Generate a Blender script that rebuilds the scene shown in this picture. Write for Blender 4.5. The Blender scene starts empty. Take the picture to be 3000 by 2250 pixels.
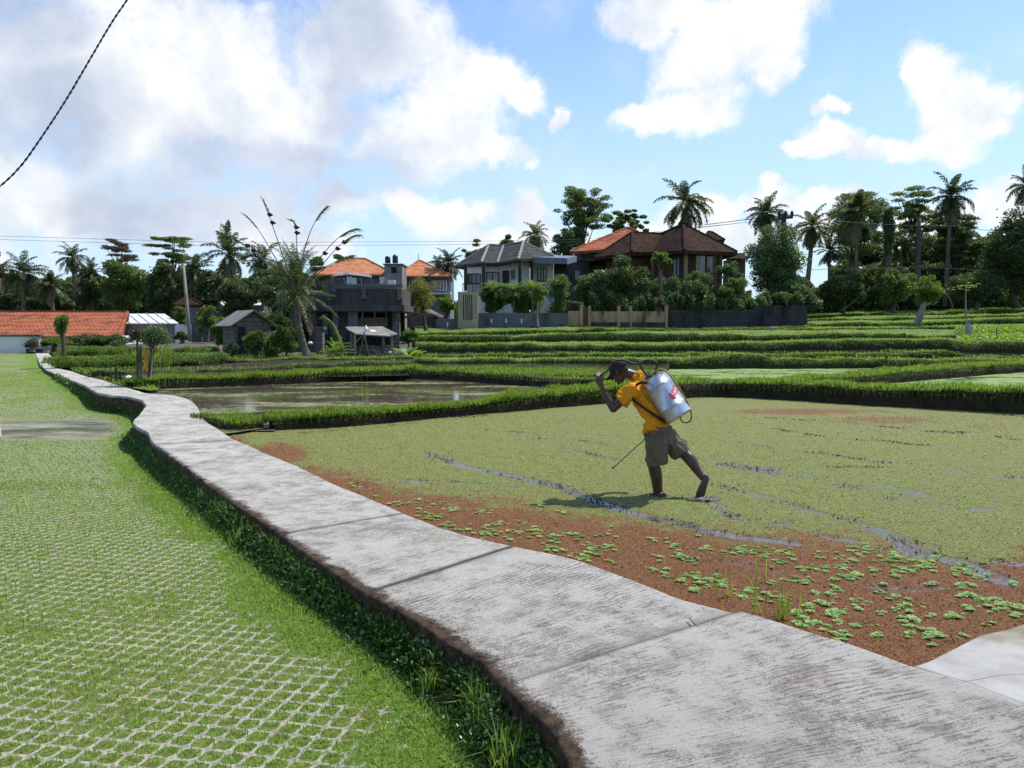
import bpy, math, random
import numpy as np
from mathutils import Vector, Matrix
random.seed(7); RNG=np.random.default_rng(11)
SC=bpy.context.scene; COL=SC.collection
F=2266.0; CX=1500.0; CY=1125.0; HZ=955.0; CAMZ=1.75
TH=math.atan((CY-HZ)/F)
FW=np.array([0,math.cos(TH),-math.sin(TH)]); UP=np.array([0,math.sin(TH),math.cos(TH)]); RT=np.array([1.0,0,0])
CAM=np.array([0,0,CAMZ])
def ray(px,py):
    return RT*((px-CX)/F)+UP*(-(py-CY)/F)+FW
def P(px,py,Y):
    d=ray(px,py); return CAM+d*(Y/d[1])
def G(px,py,z):
    d=ray(px,py); return CAM+d*((z-CAMZ)/d[2])
def proj(x,y,z):
    x=np.asarray(x,float);y=np.asarray(y,float);z=np.asarray(z,float)-CAMZ
    dep=y*FW[1]+z*FW[2]; up=y*UP[1]+z*UP[2]
    dep=np.maximum(dep,1e-3)
    return CX+F*x/dep, CY-F*up/dep
# ---------- noise
def _h(i,j,s):
    n=(i*374761393+j*668265263+s*982451653)&0xffffffff
    n=((n^(n>>13))*1274126177)&0xffffffff
    return ((n^(n>>16))&0xffff)/65535.0
def vnoise(x,y,sc=1.0,seed=0):
    x=np.asarray(x,float)/sc+1000;y=np.asarray(y,float)/sc+1000
    i=np.floor(x).astype(np.int64);j=np.floor(y).astype(np.int64)
    fx=x-i;fy=y-j;fx=fx*fx*(3-2*fx);fy=fy*fy*(3-2*fy)
    return (_h(i,j,seed)*(1-fx)+_h(i+1,j,seed)*fx)*(1-fy)+(_h(i,j+1,seed)*(1-fx)+_h(i+1,j+1,seed)*fx)*fy
def fbm(x,y,sc=1.0,seed=0,o=3):
    r=0;a=.5;t=0
    for k in range(o):
        r=r+a*vnoise(x,y,sc/2**k,seed+k);t+=a;a*=.5
    return r/t
# ---------- materials
def mat_new(name):
    m=bpy.data.materials.new(name); m.use_nodes=True
    nt=m.node_tree; nt.nodes.clear(); return m,nt
class NB:
    def __init__(s,nt): s.nt=nt
    def n(s,t,**kw):
        nd=s.nt.nodes.new(t)
        for k,v in kw.items(): setattr(nd,k,v)
        return nd
    def link(s,a,b): s.nt.links.new(a,b)
    def inp(s,nd,i,v):
        if isinstance(v,bpy.types.NodeSocket): s.link(v,nd.inputs[i])
        elif v is not None:
            if isinstance(v,(tuple,list)) and len(v)==3 and nd.inputs[i].type=='RGBA': v=(*v,1)
            nd.inputs[i].default_value=v
    def m(s,op,a,b=None,c=None,clamp=False):
        nd=s.n('ShaderNodeMath',operation=op,use_clamp=clamp); s.inp(nd,0,a); s.inp(nd,1,b); s.inp(nd,2,c); return nd.outputs[0]
    def vm(s,op,a,b=None,scale=None):
        nd=s.n('ShaderNodeVectorMath',operation=op); s.inp(nd,0,a); s.inp(nd,1,b)
        if scale is not None: s.inp(nd,3,scale)
        return nd.outputs['Value'] if op in('LENGTH','DOT_PRODUCT','DISTANCE') else nd.outputs[0]
    def noise(s,vec,scale,detail=3,rough=.55,dist=0):
        nd=s.n('ShaderNodeTexNoise'); s.inp(nd,'Vector',vec); nd.inputs['Scale'].default_value=scale
        nd.inputs['Detail'].default_value=detail; nd.inputs['Roughness'].default_value=rough; nd.inputs['Distortion'].default_value=dist
        return nd.outputs['Fac']
    def vor(s,vec,scale,out='Distance',feature='F1'):
        nd=s.n('ShaderNodeTexVoronoi',feature=feature); s.inp(nd,'Vector',vec); nd.inputs['Scale'].default_value=scale
        return nd.outputs[out]
    def mix(s,f,a,b,mode='MIX'):
        nd=s.n('ShaderNodeMix',data_type='RGBA',blend_type=mode); s.inp(nd,0,f); s.inp(nd,6,a); s.inp(nd,7,b); return nd.outputs[2]
    def ramp(s,f,lo,hi,a=0.0,b=1.0,smooth=True):
        nd=s.n('ShaderNodeMapRange',interpolation_type='SMOOTHSTEP' if smooth else 'LINEAR'); s.inp(nd,0,f)
        for i,v in ((1,lo),(2,hi),(3,a),(4,b)): s.inp(nd,i,v)
        return nd.outputs[0]
    def scl(s,vec,v):
        return s.vm('MULTIPLY',vec,v)
    def obj(s): return s.n('ShaderNodeTexCoord').outputs['Object']
    def attr(s,name,out='Fac'):
        nd=s.n('ShaderNodeAttribute',attribute_name=name); return nd.outputs[out]
    def bump(s,h,strength=.5,dist=.01,normal=None):
        nd=s.n('ShaderNodeBump'); s.inp(nd,'Height',h); nd.inputs['Strength'].default_value=strength; nd.inputs['Distance'].default_value=dist
        if normal: s.link(normal,nd.inputs['Normal'])
        return nd.outputs[0]
    def bsdf(s,col,rough=.8,bump=None,metal=0,spec=.5,**kw):
        nd=s.n('ShaderNodeBsdfPrincipled'); s.inp(nd,'Base Color',col); s.inp(nd,'Roughness',rough); s.inp(nd,'Metallic',metal)
        s.inp(nd,'Specular IOR Level',spec)
        if bump: s.link(bump,nd.inputs['Normal'])
        return nd.outputs[0]
    def out(s,sh):
        o=s.n('ShaderNodeOutputMaterial'); s.link(sh,o.inputs[0])
def simple(name,c1,c2=None,rough=.8,scale=3,metal=0,bump=.3,bscale=None,bdist=.02,spec=.4,stain=None,sscale=.6,streak=False):
    m,nt=mat_new(name); b=NB(nt); co=b.obj(); c2=c2 or tuple(x*.7 for x in c1)
    v=b.scl(co,(1,1,.25)) if streak else co
    f=b.ramp(b.noise(v,scale,6,.65),.35,.68)
    col=b.mix(f,c1,c2)
    if stain:
        g=b.ramp(b.noise(b.scl(co,(1,1,.3)) if streak else co,sscale,5,.7),.5,.68); col=b.mix(g,col,stain)
    h=b.noise(co,bscale or scale*8,5,.7)
    b.out(b.bsdf(col,rough,b.bump(h,bump,bdist),metal,spec)); return m
def leafmat(name,dark,light,scale=.5,trans=.35,rough=.5,yellow=None):
    m,nt=mat_new(name); b=NB(nt); t=b.attr('tint'); co=b.obj()
    f=b.m('ADD',b.m('MULTIPLY',t,.7),b.m('MULTIPLY',b.noise(co,scale,3,.6),.5))
    col=b.mix(b.ramp(f,.15,.95),dark,light)
    if yellow: col=b.mix(b.ramp(t,.9,.98),col,yellow)
    p=b.bsdf(col,rough,None,0,.3)
    tr=b.n('ShaderNodeBsdfTranslucent'); b.inp(tr,'Color',b.mix(.6,col,tuple(min(1,x*2.0) for x in (light[0],light[1],light[2]*.6))))
    mx=b.n('ShaderNodeMixShader'); mx.inputs[0].default_value=trans; b.link(p,mx.inputs[1]); b.link(tr.outputs[0],mx.inputs[2])
    b.out(mx.outputs[0]); return m
# ---------- mesh helpers
def mesh_np(name,V,Fc,mat=None,attrs=None,parent=None,smooth=False,mats=None,midx=None):
    V=np.asarray(V,np.float32); me=bpy.data.meshes.new(name)
    if isinstance(Fc,np.ndarray):
        n,k=Fc.shape; me.vertices.add(len(V)); me.vertices.foreach_set('co',V.ravel())
        me.loops.add(n*k); me.loops.foreach_set('vertex_index',Fc.astype(np.int32).ravel())
        me.polygons.add(n); me.polygons.foreach_set('loop_start',np.arange(0,n*k,k,dtype=np.int32))
        try: me.polygons.foreach_set('loop_total',np.full(n,k,np.int32))
        except Exception: pass
        me.update(calc_edges=True)
    else:
        me.from_pydata([tuple(map(float,v)) for v in V],[],Fc); me.update()
    if attrs:
        for k,(dom,a) in attrs.items():
            if dom=='UV':
                uv=me.uv_layers.new(name=k); li=np.empty(len(me.loops),np.int32); me.loops.foreach_get('vertex_index',li)
                uv.data.foreach_set('uv',np.asarray(a,np.float32)[li].ravel())
            else:
                at=me.attributes.new(k,'FLOAT',dom); at.data.foreach_set('value',np.asarray(a,np.float32))
    if mats:
        for q in mats: me.materials.append(q)
        if midx is not None: me.polygons.foreach_set('material_index',np.asarray(midx,np.int32))
    elif mat: me.materials.append(mat)
    if smooth: me.polygons.foreach_set('use_smooth',np.ones(len(me.polygons),bool))
    o=bpy.data.objects.new(name,me); COL.objects.link(o)
    if parent: o.parent=parent
    return o
def tag(o,label=None,cat=None,group=None,kind=None):
    if label: o['label']=label
    if cat: o['category']=cat
    if group: o['group']=group
    if kind: o['kind']=kind
    return o
def thing(name,label,cat,loc=(0,0,0),group=None,rz=0):
    o=bpy.data.objects.new(name,None); COL.objects.link(o); o.location=tuple(map(float,loc)); o.rotation_euler=(0,0,rz)
    o.empty_display_size=.3
    return tag(o,label,cat,group)
class MB:
    """collects shapes in world coordinates; build() subtracts the parent's location"""
    def __init__(s): s.v=[];s.f=[]
    def add(s,V,Fc):
        k=len(s.v); s.v+= [tuple(map(float,p)) for p in V]; s.f+=[tuple(i+k for i in f) for f in Fc]; return s
    def box(s,x0,x1,y0,y1,z0,z1):
        return s.add([(x0,y0,z0),(x1,y0,z0),(x1,y1,z0),(x0,y1,z0),(x0,y0,z1),(x1,y0,z1),(x1,y1,z1),(x0,y1,z1)],
            [(0,3,2,1),(4,5,6,7),(0,1,5,4),(1,2,6,5),(2,3,7,6),(3,0,4,7)])
    def pbox(s,a,b,c,d,zt,zb):
        """prism over four ground points"""
        pts=[a,b,c,d]; V=[(p[0],p[1],zb) for p in pts]+[(p[0],p[1],zt) for p in pts]
        return s.add(V,[(0,3,2,1),(4,5,6,7),(0,1,5,4),(1,2,6,5),(2,3,7,6),(3,0,4,7)])
    def wall(s,a,b,t,z0,z1):
        a=np.array(a[:2],float);b=np.array(b[:2],float);d=(b-a)/np.linalg.norm(b-a);n=np.array([-d[1],d[0]])*t
        return s.pbox(a,b,b+n,a+n,z1,z0)
    def bar(s,a,b,w,h=None):
        a=np.array(a,float);b=np.array(b,float);h=h or w;d=b-a;d/=np.linalg.norm(d)
        u=np.cross(d,[0,0,1.]); 
        if np.linalg.norm(u)<1e-3: u=np.array([1.,0,0])
        u/=np.linalg.norm(u);v=np.cross(u,d)
        V=[]
        for p in (a,b):
            for su,sv in((-1,-1),(1,-1),(1,1),(-1,1)): V.append(p+u*su*w/2+v*sv*h/2)
        return s.add(V,[(0,3,2,1),(4,5,6,7),(0,1,5,4),(1,2,6,5),(2,3,7,6),(3,0,4,7)])
    def tube(s,pts,rad,seg=8,caps=True):
        pts=[np.array(p,float) for p in pts]; n=len(pts); rad=[rad]*n if np.isscalar(rad) else rad
        V=[];Fc=[];pu=None
        for i in range(n):
            d=pts[min(i+1,n-1)]-pts[max(i-1,0)]; d/=max(np.linalg.norm(d),1e-9)
            if pu is None:
                r=np.array([0,0,1.]) if abs(d[2])<.9 else np.array([1.,0,0]); u=np.cross(d,r)
            else: u=pu-d*np.dot(pu,d)
            u/=max(np.linalg.norm(u),1e-9); pu=u; v=np.cross(d,u)
            for k in range(seg):
                a=2*math.pi*k/seg; V.append(pts[i]+(u*math.cos(a)+v*math.sin(a))*rad[i])
        for i in range(n-1):
            for k in range(seg):
                k2=(k+1)%seg; Fc.append((i*seg+k,i*seg+k2,(i+1)*seg+k2,(i+1)*seg+k))
        if caps: Fc.append(tuple(range(seg-1,-1,-1))); Fc.append(tuple((n-1)*seg+k for k in range(seg)))
        return s.add(V,Fc)
    def lathe(s,c,prof,seg=16,caps=True):
        c=np.array(c,float);V=[];Fc=[]
        for r,z in prof:
            for k in range(seg):
                a=2*math.pi*k/seg; V.append((c[0]+r*math.cos(a),c[1]+r*math.sin(a),c[2]+z))
        n=len(prof)
        for i in range(n-1):
            for k in range(seg):
                k2=(k+1)%seg; Fc.append((i*seg+k,i*seg+k2,(i+1)*seg+k2,(i+1)*seg+k))
        if caps: Fc.append(tuple(range(seg-1,-1,-1))); Fc.append(tuple((n-1)*seg+k for k in range(seg)))
        return s.add(V,Fc)
    def slab(s,pts,t=.12):
        """thick sheet below a polygon of 3-d points"""
        n=len(pts);V=[tuple(p) for p in pts]+[(p[0],p[1],p[2]-t) for p in pts]
        Fc=[tuple(range(n)),tuple(range(2*n-1,n-1,-1))]+[(i,i+n,(i+1)%n+n,(i+1)%n) for i in range(n)]
        return s.add(V,Fc)
    def build(s,name,mat,parent=None,smooth=False,bevel=0):
        off=np.array(parent_world(parent)) if parent else np.zeros(3)
        o=mesh_np(name,np.array(s.v)-off,s.f,mat,parent=parent,smooth=smooth)
        if bevel:
            md=o.modifiers.new('b','BEVEL'); md.width=bevel; md.segments=2; md.limit_method='ANGLE'
        return o
def parent_world(p):
    v=Vector((0,0,0))
    while p: v+=p.location; p=p.parent
    return v
def resample(pts,step):
    pts=np.array(pts,float); d=np.r_[0,np.cumsum(np.linalg.norm(np.diff(pts,axis=0),axis=1))]
    n=max(2,int(d[-1]/step)+1); t=np.linspace(0,d[-1],n)
    return np.stack([np.interp(t,d,pts[:,k]) for k in range(pts.shape[1])],1)
def smoothline(pts,it=2):
    pts=np.array(pts,float)
    for _ in range(it):
        q=[pts[0]]
        for a,b in zip(pts[:-1],pts[1:]): q+= [a*.75+b*.25,a*.25+b*.75]
        q.append(pts[-1]); pts=np.array(q)
    return pts
# blades: positions (n,3), heights, width, lean
def blades(name,pos,h,w,mat,lean=.35,parent=None,dirbias=None,kind=True,label=None,cat=None,curve=True):
    pos=np.asarray(pos,float);n=len(pos); h=np.broadcast_to(h,(n,)).astype(float); w=np.broadcast_to(w,(n,)).astype(float)
    a=RNG.uniform(0,2*np.pi,n); side=np.stack([np.cos(a),np.sin(a),np.zeros(n)],1)*w[:,None]/2
    b=RNG.uniform(0,2*np.pi,n); L=np.abs(RNG.normal(0,lean,n))
    ln=np.stack([np.cos(b),np.sin(b),np.zeros(n)],1)*(L*h)[:,None]
    if dirbias is not None: ln=ln+np.asarray(dirbias)*h[:,None]
    up=np.zeros((n,3));up[:,2]=h
    m=pos+ln*.35+up*.6; t=pos+ln*1.0+up*np.clip(1-L*.35,.4,1)[:,None]
    V=np.stack([pos-side,pos+side,m+side*.7,m-side*.7,t],1).reshape(-1,3)
    i=np.arange(n)*5
    T=np.concatenate([np.stack([i,i+1,i+2],1),np.stack([i,i+2,i+3],1),np.stack([i+3,i+2,i+4],1)])
    tint=RNG.uniform(0,1,n); tt=np.concatenate([tint]*3)
    o=mesh_np(name,V,T,mat,{'tint':('FACE',tt)},parent=parent)
    if kind: tag(o,label,cat,kind='stuff')
    return o
def leafquads(pos,size,flat=0.0,aspect=.6,droop=None):
    """returns V,F,tint of rhombic leaves, random orientation; flat 0..1 biases normals up"""
    n=len(pos); size=np.broadcast_to(size,(n,))
    nr=RNG.normal(0,1,(n,3)); nr[:,2]=nr[:,2]*(1-flat)+flat*2.2*np.sign(RNG.uniform(-.1,1,n)); nr/=np.linalg.norm(nr,axis=1)[:,None]
    r=RNG.normal(0,1,(n,3)); u=np.cross(nr,r); u/=np.linalg.norm(u,axis=1)[:,None]
    if droop is not None: u[:,2]-=droop; u/=np.linalg.norm(u,axis=1)[:,None]
    v=np.cross(nr,u)
    s=size[:,None]
    V=np.stack([pos-u*s*.5,pos+v*s*.5*aspect,pos+u*s*.5,pos-v*s*.5*aspect],1).reshape(-1,3)
    i=np.arange(n)*4; Fq=np.stack([i,i+1,i+2,i+3],1)
    return V,Fq,RNG.uniform(0,1,n)
# ================= camera
cam=bpy.data.cameras.new('camera'); co_=bpy.data.objects.new('camera',cam); COL.objects.link(co_); SC.camera=co_
cam.sensor_width=36; cam.lens=36*F/3000; cam.clip_end=5000; cam.clip_start=.05
co_.location=(0,0,CAMZ); co_.rotation_euler=(math.pi/2-TH,0,0)
# ================= light
SUN=Vector((.54,.38,1)).normalized(); EL=math.asin(SUN.z); AZ=math.atan2(SUN.x,SUN.y)
sl=bpy.data.lights.new('sun','SUN'); sl.energy=5.0; sl.angle=math.radians(.53); sl.color=(1,.955,.88)
so=bpy.data.objects.new('sun',sl); COL.objects.link(so); so.rotation_euler=SUN.to_track_quat('Z','Y').to_euler()
SC.view_settings.view_transform='Standard'; SC.view_settings.look='None'; SC.view_settings.exposure=.15; SC.view_settings.gamma=1; SC.cycles.max_bounces=7; SC.cycles.diffuse_bounces=3; SC.cycles.transmission_bounces=3
w=bpy.data.worlds.new('World'); SC.world=w; w.use_nodes=True; w.node_tree.nodes.clear(); b=NB(w.node_tree)
sky=b.n('ShaderNodeTexSky',sky_type='NISHITA'); sky.sun_disc=False; sky.sun_elevation=EL; sky.sun_rotation=AZ; sky.air_density=1.0; sky.dust_density=.6; sky.ozone_density=1.6
dirv=b.n('ShaderNodeTexCoord').outputs['Generated']
sep=b.n('ShaderNodeSeparateXYZ'); b.link(dirv,sep.inputs[0])
az=b.m('ARCTAN2',sep.outputs[0],sep.outputs[1]); el=b.m('ARCSINE',sep.outputs[2])
cmb=b.n('ShaderNodeCombineXYZ'); b.link(az,cmb.inputs[0]); b.link(el,cmb.inputs[1])
def azel(px,py):
    d=ray(px,py); d=d/np.linalg.norm(d); return math.atan2(d[0],d[1]),math.asin(d[2])
wv=b.n('ShaderNodeTexNoise'); b.link(dirv,wv.inputs['Vector']); wv.inputs['Scale'].default_value=9; wv.inputs['Detail'].default_value=8; wv.inputs['Roughness'].default_value=.62
wob=b.vm('MULTIPLY',b.vm('SUBTRACT',wv.outputs['Color'],(.5,.5,.5)),(.12,.10,0))
pos2=b.vm('ADD',cmb.outputs[0],wob)
def field(lst,k=.25):
    acc=None
    for (cx,cy,rx,ry) in lst:
        a,e=azel(cx,cy); a1,_=azel(cx+rx,cy); _,e1=azel(cx,cy-ry)
        sx=1/max(abs(a1-a),1e-3); sy=1/max(abs(e1-e),1e-3)
        mp=b.n('ShaderNodeMapping'); b.link(pos2,mp.inputs[0]); mp.inputs['Scale'].default_value=(sx,sy,0); mp.inputs['Location'].default_value=(-a*sx,-e*sy,0)
        v=b.m('SUBTRACT',1.0,b.vm('LENGTH',mp.outputs[0]))
        acc=v if acc is None else b.m('SMOOTH_MAX',acc,v,k)
    return acc
CL=[(480,250,900,420),(-300,500,700,420),(1090,120,250,330),(1440,215,170,95),(1540,250,110,70),(1330,260,200,140),(1240,400,290,150),(1430,440,150,60),
 (1560,470,30,30),(1655,320,32,45),(200,640,420,120),(620,640,420,100),(980,610,150,60),(1330,655,150,75),(1240,620,90,45),(1420,640,60,60),(1560,655,75,75),(1500,720,300,40),(780,700,420,70),
 (1960,40,220,120),(2200,10,330,170),(2060,180,180,150),(1900,345,130,50),(2060,310,170,90),(2270,190,70,85),(2230,120,140,110),
 (2700,190,80,90),(2760,290,130,140),(2740,400,120,70),(2915,265,100,65),(2900,340,80,50),(2830,300,170,120),(2640,430,130,55),(2780,430,130,60),(2540,415,90,40),(2440,400,85,50),(2350,430,50,24),(2440,315,45,28),
 (2075,610,120,75),(2160,680,300,55),(2265,530,55,40),(2230,590,140,50),(2560,660,420,80),(2900,600,300,90),(1950,690,200,40),(2440,580,120,35),
 (3400,300,260,260),(3700,650,500,120),(-900,300,500,500)]
fld=field(CL)
fine=b.noise(dirv,13,12,.62,.2)
F2=b.m('ADD',fld,b.m('MULTIPLY',b.m('SUBTRACT',fine,.5),1.9))
cover=b.ramp(F2,-.12,.58)
thin=b.ramp(b.noise(dirv,5,6,.6),.45,.8,0,.35)
cover=b.m('MAXIMUM',cover,thin)
dark=field([(900,520,420,110),(560,600,350,160),(1020,90,230,170),(120,330,300,190),(480,690,250,60),(700,480,250,90),(1000,300,100,190),(60,60,200,90)],.3)
dk=b.ramp(b.m('ADD',dark,b.m('MULTIPLY',b.m('SUBTRACT',b.noise(dirv,7,7,.55),.5),1.3)),-.40,.58)
lumv=b.noise(dirv,11,8,.6)
white=b.mix(b.ramp(lumv,.30,.62),(7.0,7.6,8.5),(9.8,9.8,9.9))
grey=b.mix(b.ramp(b.noise(dirv,10,7,.6),.3,.7),(4.8,5.5,6.9),(6.6,7.2,8.4))
ccol=b.mix(dk,white,grey)
skyc=b.mix(1.0,sky.outputs[0],(1.2,1.44,1.76),'MULTIPLY')
lowpale=b.ramp(el,.02,.46,.78,0.06)
skyc=b.mix(lowpale,skyc,(6.1,8.1,9.8))
# away from the view the sky is plain deep blue with broken cloud
# ground half of the dome: dull green bounce
final=b.mix(b.m('MULTIPLY',cover,b.ramp(el,.6,1.0,1.0,.25)),skyc,ccol)
bg=b.n('ShaderNodeBackground'); b.link(final,bg.inputs[0]); bg.inputs[1].default_value=.1
wo=b.n('ShaderNodeOutputWorld'); b.link(bg.outputs[0],wo.inputs[0])
w.cycles.sampling_method='MANUAL'; w.cycles.sample_map_resolution=1024

# ================= materials
M={}
def concrete_path():
    m,nt=mat_new('brushed_concrete'); b=NB(nt); uvn=b.n('ShaderNodeUVMap',uv_map='UVMap').outputs[0]; co=b.obj()
    jit=b.vm('MULTIPLY',b.vm('SUBTRACT',b.n('ShaderNodeTexNoise').outputs['Color'],(.5,.5,.5)),(0,0,0))
    # grooves run across the walk (v), so high frequency along u
    wn=b.noise(uvn,3.0,3,.5); wsh=b.n('ShaderNodeCombineXYZ'); b.link(b.m('MULTIPLY',b.m('SUBTRACT',wn,.5),.05),wsh.inputs[0])
    uv2=b.vm('ADD',uvn,wsh.outputs[0])
    g1=b.noise(b.scl(uv2,(88,4.5,1)),1,2,.5); g2=b.noise(b.scl(uv2,(110,16,1)),1,3,.6)
    fine=b.noise(co,95,6,.85); mid=b.noise(co,34,5,.7); big=b.noise(co,1.6,5,.6); big2=b.noise(co,5.5,5,.65)
    g=b.m('ADD',b.m('MULTIPLY',g1,.44),b.m('MULTIPLY',g2,.25))
    su=b.n('ShaderNodeSeparateXYZ'); b.link(uv2,su.inputs[0])
    wph=b.m('ADD',b.m('MULTIPLY',su.outputs[0],2*math.pi/.031),b.m('MULTIPLY',b.noise(b.scl(uvn,(7,3.5,1)),1,4,.65),17.0))
    wave=b.m('MULTIPLY',b.m('SINE',wph),b.ramp(b.noise(b.scl(uvn,(.8,.8,1)),1,4,.6),.48,.66,.0,.10))
    g=b.m('ADD',g,wave)
    g=b.m('ADD',g,b.m('MULTIPLY',mid,.25)); g=b.m('ADD',g,b.m('MULTIPLY',b.m('SUBTRACT',fine,.5),.85))
    # smooth worn patches
    wear=b.m('ADD',b.ramp(big,.35,.65,-.05,.05),b.ramp(big2,.35,.65,-.035,.035))
    f=b.ramp(b.m('SUBTRACT',b.m('ADD',g,.0),wear),.335,.49)
    pale=b.mix(b.ramp(big2,.4,.7),(.53,.50,.45),(.39,.365,.32)); dk_=b.mix(big,(.13,.105,.082),(.24,.22,.19))
    col=b.mix(f,dk_,pale)
    brown=b.ramp(b.noise(co,2.3,6,.7),.56,.74); col=b.mix(b.m('MULTIPLY',brown,.55),col,(.23,.15,.10))
    spots=b.ramp(b.vor(co,9),.0,.10,1,0); col=b.mix(b.m('MULTIPLY',spots,b.ramp(b.noise(co,6,2),.5,.6)),col,(.12,.10,.09))
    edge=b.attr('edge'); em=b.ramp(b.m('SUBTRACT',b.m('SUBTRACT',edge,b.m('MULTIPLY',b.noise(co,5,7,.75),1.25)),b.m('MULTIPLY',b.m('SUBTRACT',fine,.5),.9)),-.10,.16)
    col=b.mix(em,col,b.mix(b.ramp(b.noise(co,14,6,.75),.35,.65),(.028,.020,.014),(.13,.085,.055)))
    jn=b.attr('joint'); col=b.mix(b.m('MULTIPLY',jn,.95),col,(.07,.06,.05))
    h=b.m('ADD',b.m('MULTIPLY',g,1.0),b.m('MULTIPLY',fine,.5))
    b.out(b.bsdf(col,.85,b.bump(h,.9,.014),0,.1)); return m
M['path']=concrete_path()
def white_slab():
    m,nt=mat_new('smooth_pale_concrete'); b=NB(nt); co=b.obj()
    col=b.mix(b.ramp(b.noise(co,2.2,6,.65),.35,.7),(.38,.37,.345),(.25,.24,.215))
    st=b.attr('edge'); col=b.mix(b.ramp(b.m('SUBTRACT',st,b.m('MULTIPLY',b.noise(co,6,6,.7),.7)),.0,.4),col,(.16,.13,.07))
    wv=b.scl(co,(1,1,1)); v=b.vor(b.vm('ADD',co,b.scl(b.n('ShaderNodeTexNoise').outputs['Color'],(.3,.3,0))),1.1,'Distance','DISTANCE_TO_EDGE')
    col=b.mix(b.ramp(v,.0,.006,.8,0),col,(.08,.07,.06))
    sp=b.ramp(b.noise(co,40,4,.7),.62,.7); col=b.mix(b.m('MULTIPLY',sp,.4),col,(.2,.19,.18))
    b.out(b.bsdf(col,.7,b.bump(b.noise(co,60,6,.7),.3,.006),0,.3)); return m
M['slab']=white_slab()
# ---- lawn pavers
LAT=np.array([[.113,.027],[-.020,.102]])*.90; LI=np.linalg.inv(LAT)
def paver():
    m,nt=mat_new('grass_pavers'); b=NB(nt); co=b.obj()
    u=b.vm('DOT_PRODUCT',co,(LI[0,0],LI[0,1],0)); v=b.vm('DOT_PRODUCT',co,(LI[1,0],LI[1,1],0))
    # rows shift sideways like the photo's diagonal rows
    fu=b.m('ABSOLUTE',b.m('SUBTRACT',b.m('FRACT',u),.5)); fv=b.m('ABSOLUTE',b.m('SUBTRACT',b.m('FRACT',v),.5))
    d=b.m('POWER',b.m('ADD',b.m('POWER',fu,5.5),b.m('POWER',fv,5.5)),.1818)
    d=b.m('ADD',d,b.m('MULTIPLY',b.m('SUBTRACT',b.noise(co,38,4,.7),.5),.20))
    hole=b.ramp(d,.385,.425,1,0)
    wc=b.n('ShaderNodeTexWhiteNoise',noise_dimensions='2D'); wcc=b.n('ShaderNodeCombineXYZ'); b.link(b.m('FLOOR',b.m('ADD',u,.5)),wcc.inputs[0]); b.link(b.m('FLOOR',b.m('ADD',v,.5)),wcc.inputs[1]); b.link(wcc.outputs[0],wc.inputs[0])
    over=b.m('ADD',b.attr('over'),b.m('MULTIPLY',b.m('SUBTRACT',wc.outputs[0],.5),.30)); on=b.m('ADD',over,b.m('MULTIPLY',b.m('SUBTRACT',b.noise(co,17,6,.75),.5),1.3))
    grass=b.m('MAXIMUM',hole,b.ramp(on,.42,.60))
    bare=b.attr('bare')
    grass=b.m('MULTIPLY',grass,b.m('SUBTRACT',1.0,b.m('MULTIPLY',bare,.75)))
    gn=b.noise(co,28,6,.75); gl=b.noise(co,.9,4,.6); gf=b.noise(co,120,3,.7)
    gcol=b.mix(b.ramp(gn,.35,.68),(.065,.12,.016),(.23,.32,.06)); gcol=b.mix(b.m('MULTIPLY',b.ramp(gl,.4,.7),.55),gcol,(.24,.25,.085))
    gcol=b.mix(b.m('MULTIPLY',b.ramp(gf,.52,.72),.5),gcol,(.25,.33,.10)); gcol=b.mix(b.m('MULTIPLY',b.ramp(gf,.48,.3),.55),gcol,(.022,.05,.008))
    lush=b.attr('lush'); gcol=b.mix(b.m('MULTIPLY',b.ramp(b.noise(co,6,5,.7),.52,.68),.35),gcol,(.22,.14,.06)); gcol=b.mix(b.m('MULTIPLY',lush,.6),gcol,(.10,.22,.018))
    ccol=b.mix(b.ramp(b.noise(co,14,6,.7),.35,.65),(.37,.345,.285),(.24,.22,.18))
    pink=b.ramp(b.noise(co,2.2,4,.6),.55,.7); ccol=b.mix(b.m('MULTIPLY',pink,.5),ccol,(.36,.25,.17))
    ccol=b.mix(b.m('MULTIPLY',b.ramp(d,.50,.53),.6),ccol,(.10,.085,.06)) 
    ccol=b.mix(b.m('MULTIPLY',bare,b.ramp(b.noise(b.scl(co,(.5,2.2,1)),1.1,6,.75),.36,.56)),ccol,(.055,.05,.042))
    col=b.mix(grass,ccol,gcol)
    h=b.m('ADD',b.m('MULTIPLY',grass,b.m('MULTIPLY',gn,1.2)),b.m('MULTIPLY',b.m('SUBTRACT',1.0,grass),.5))
    b.out(b.bsdf(col,.85,b.bump(h,.9,.03),0,.15)); return m
M['paver']=paver()
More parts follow.
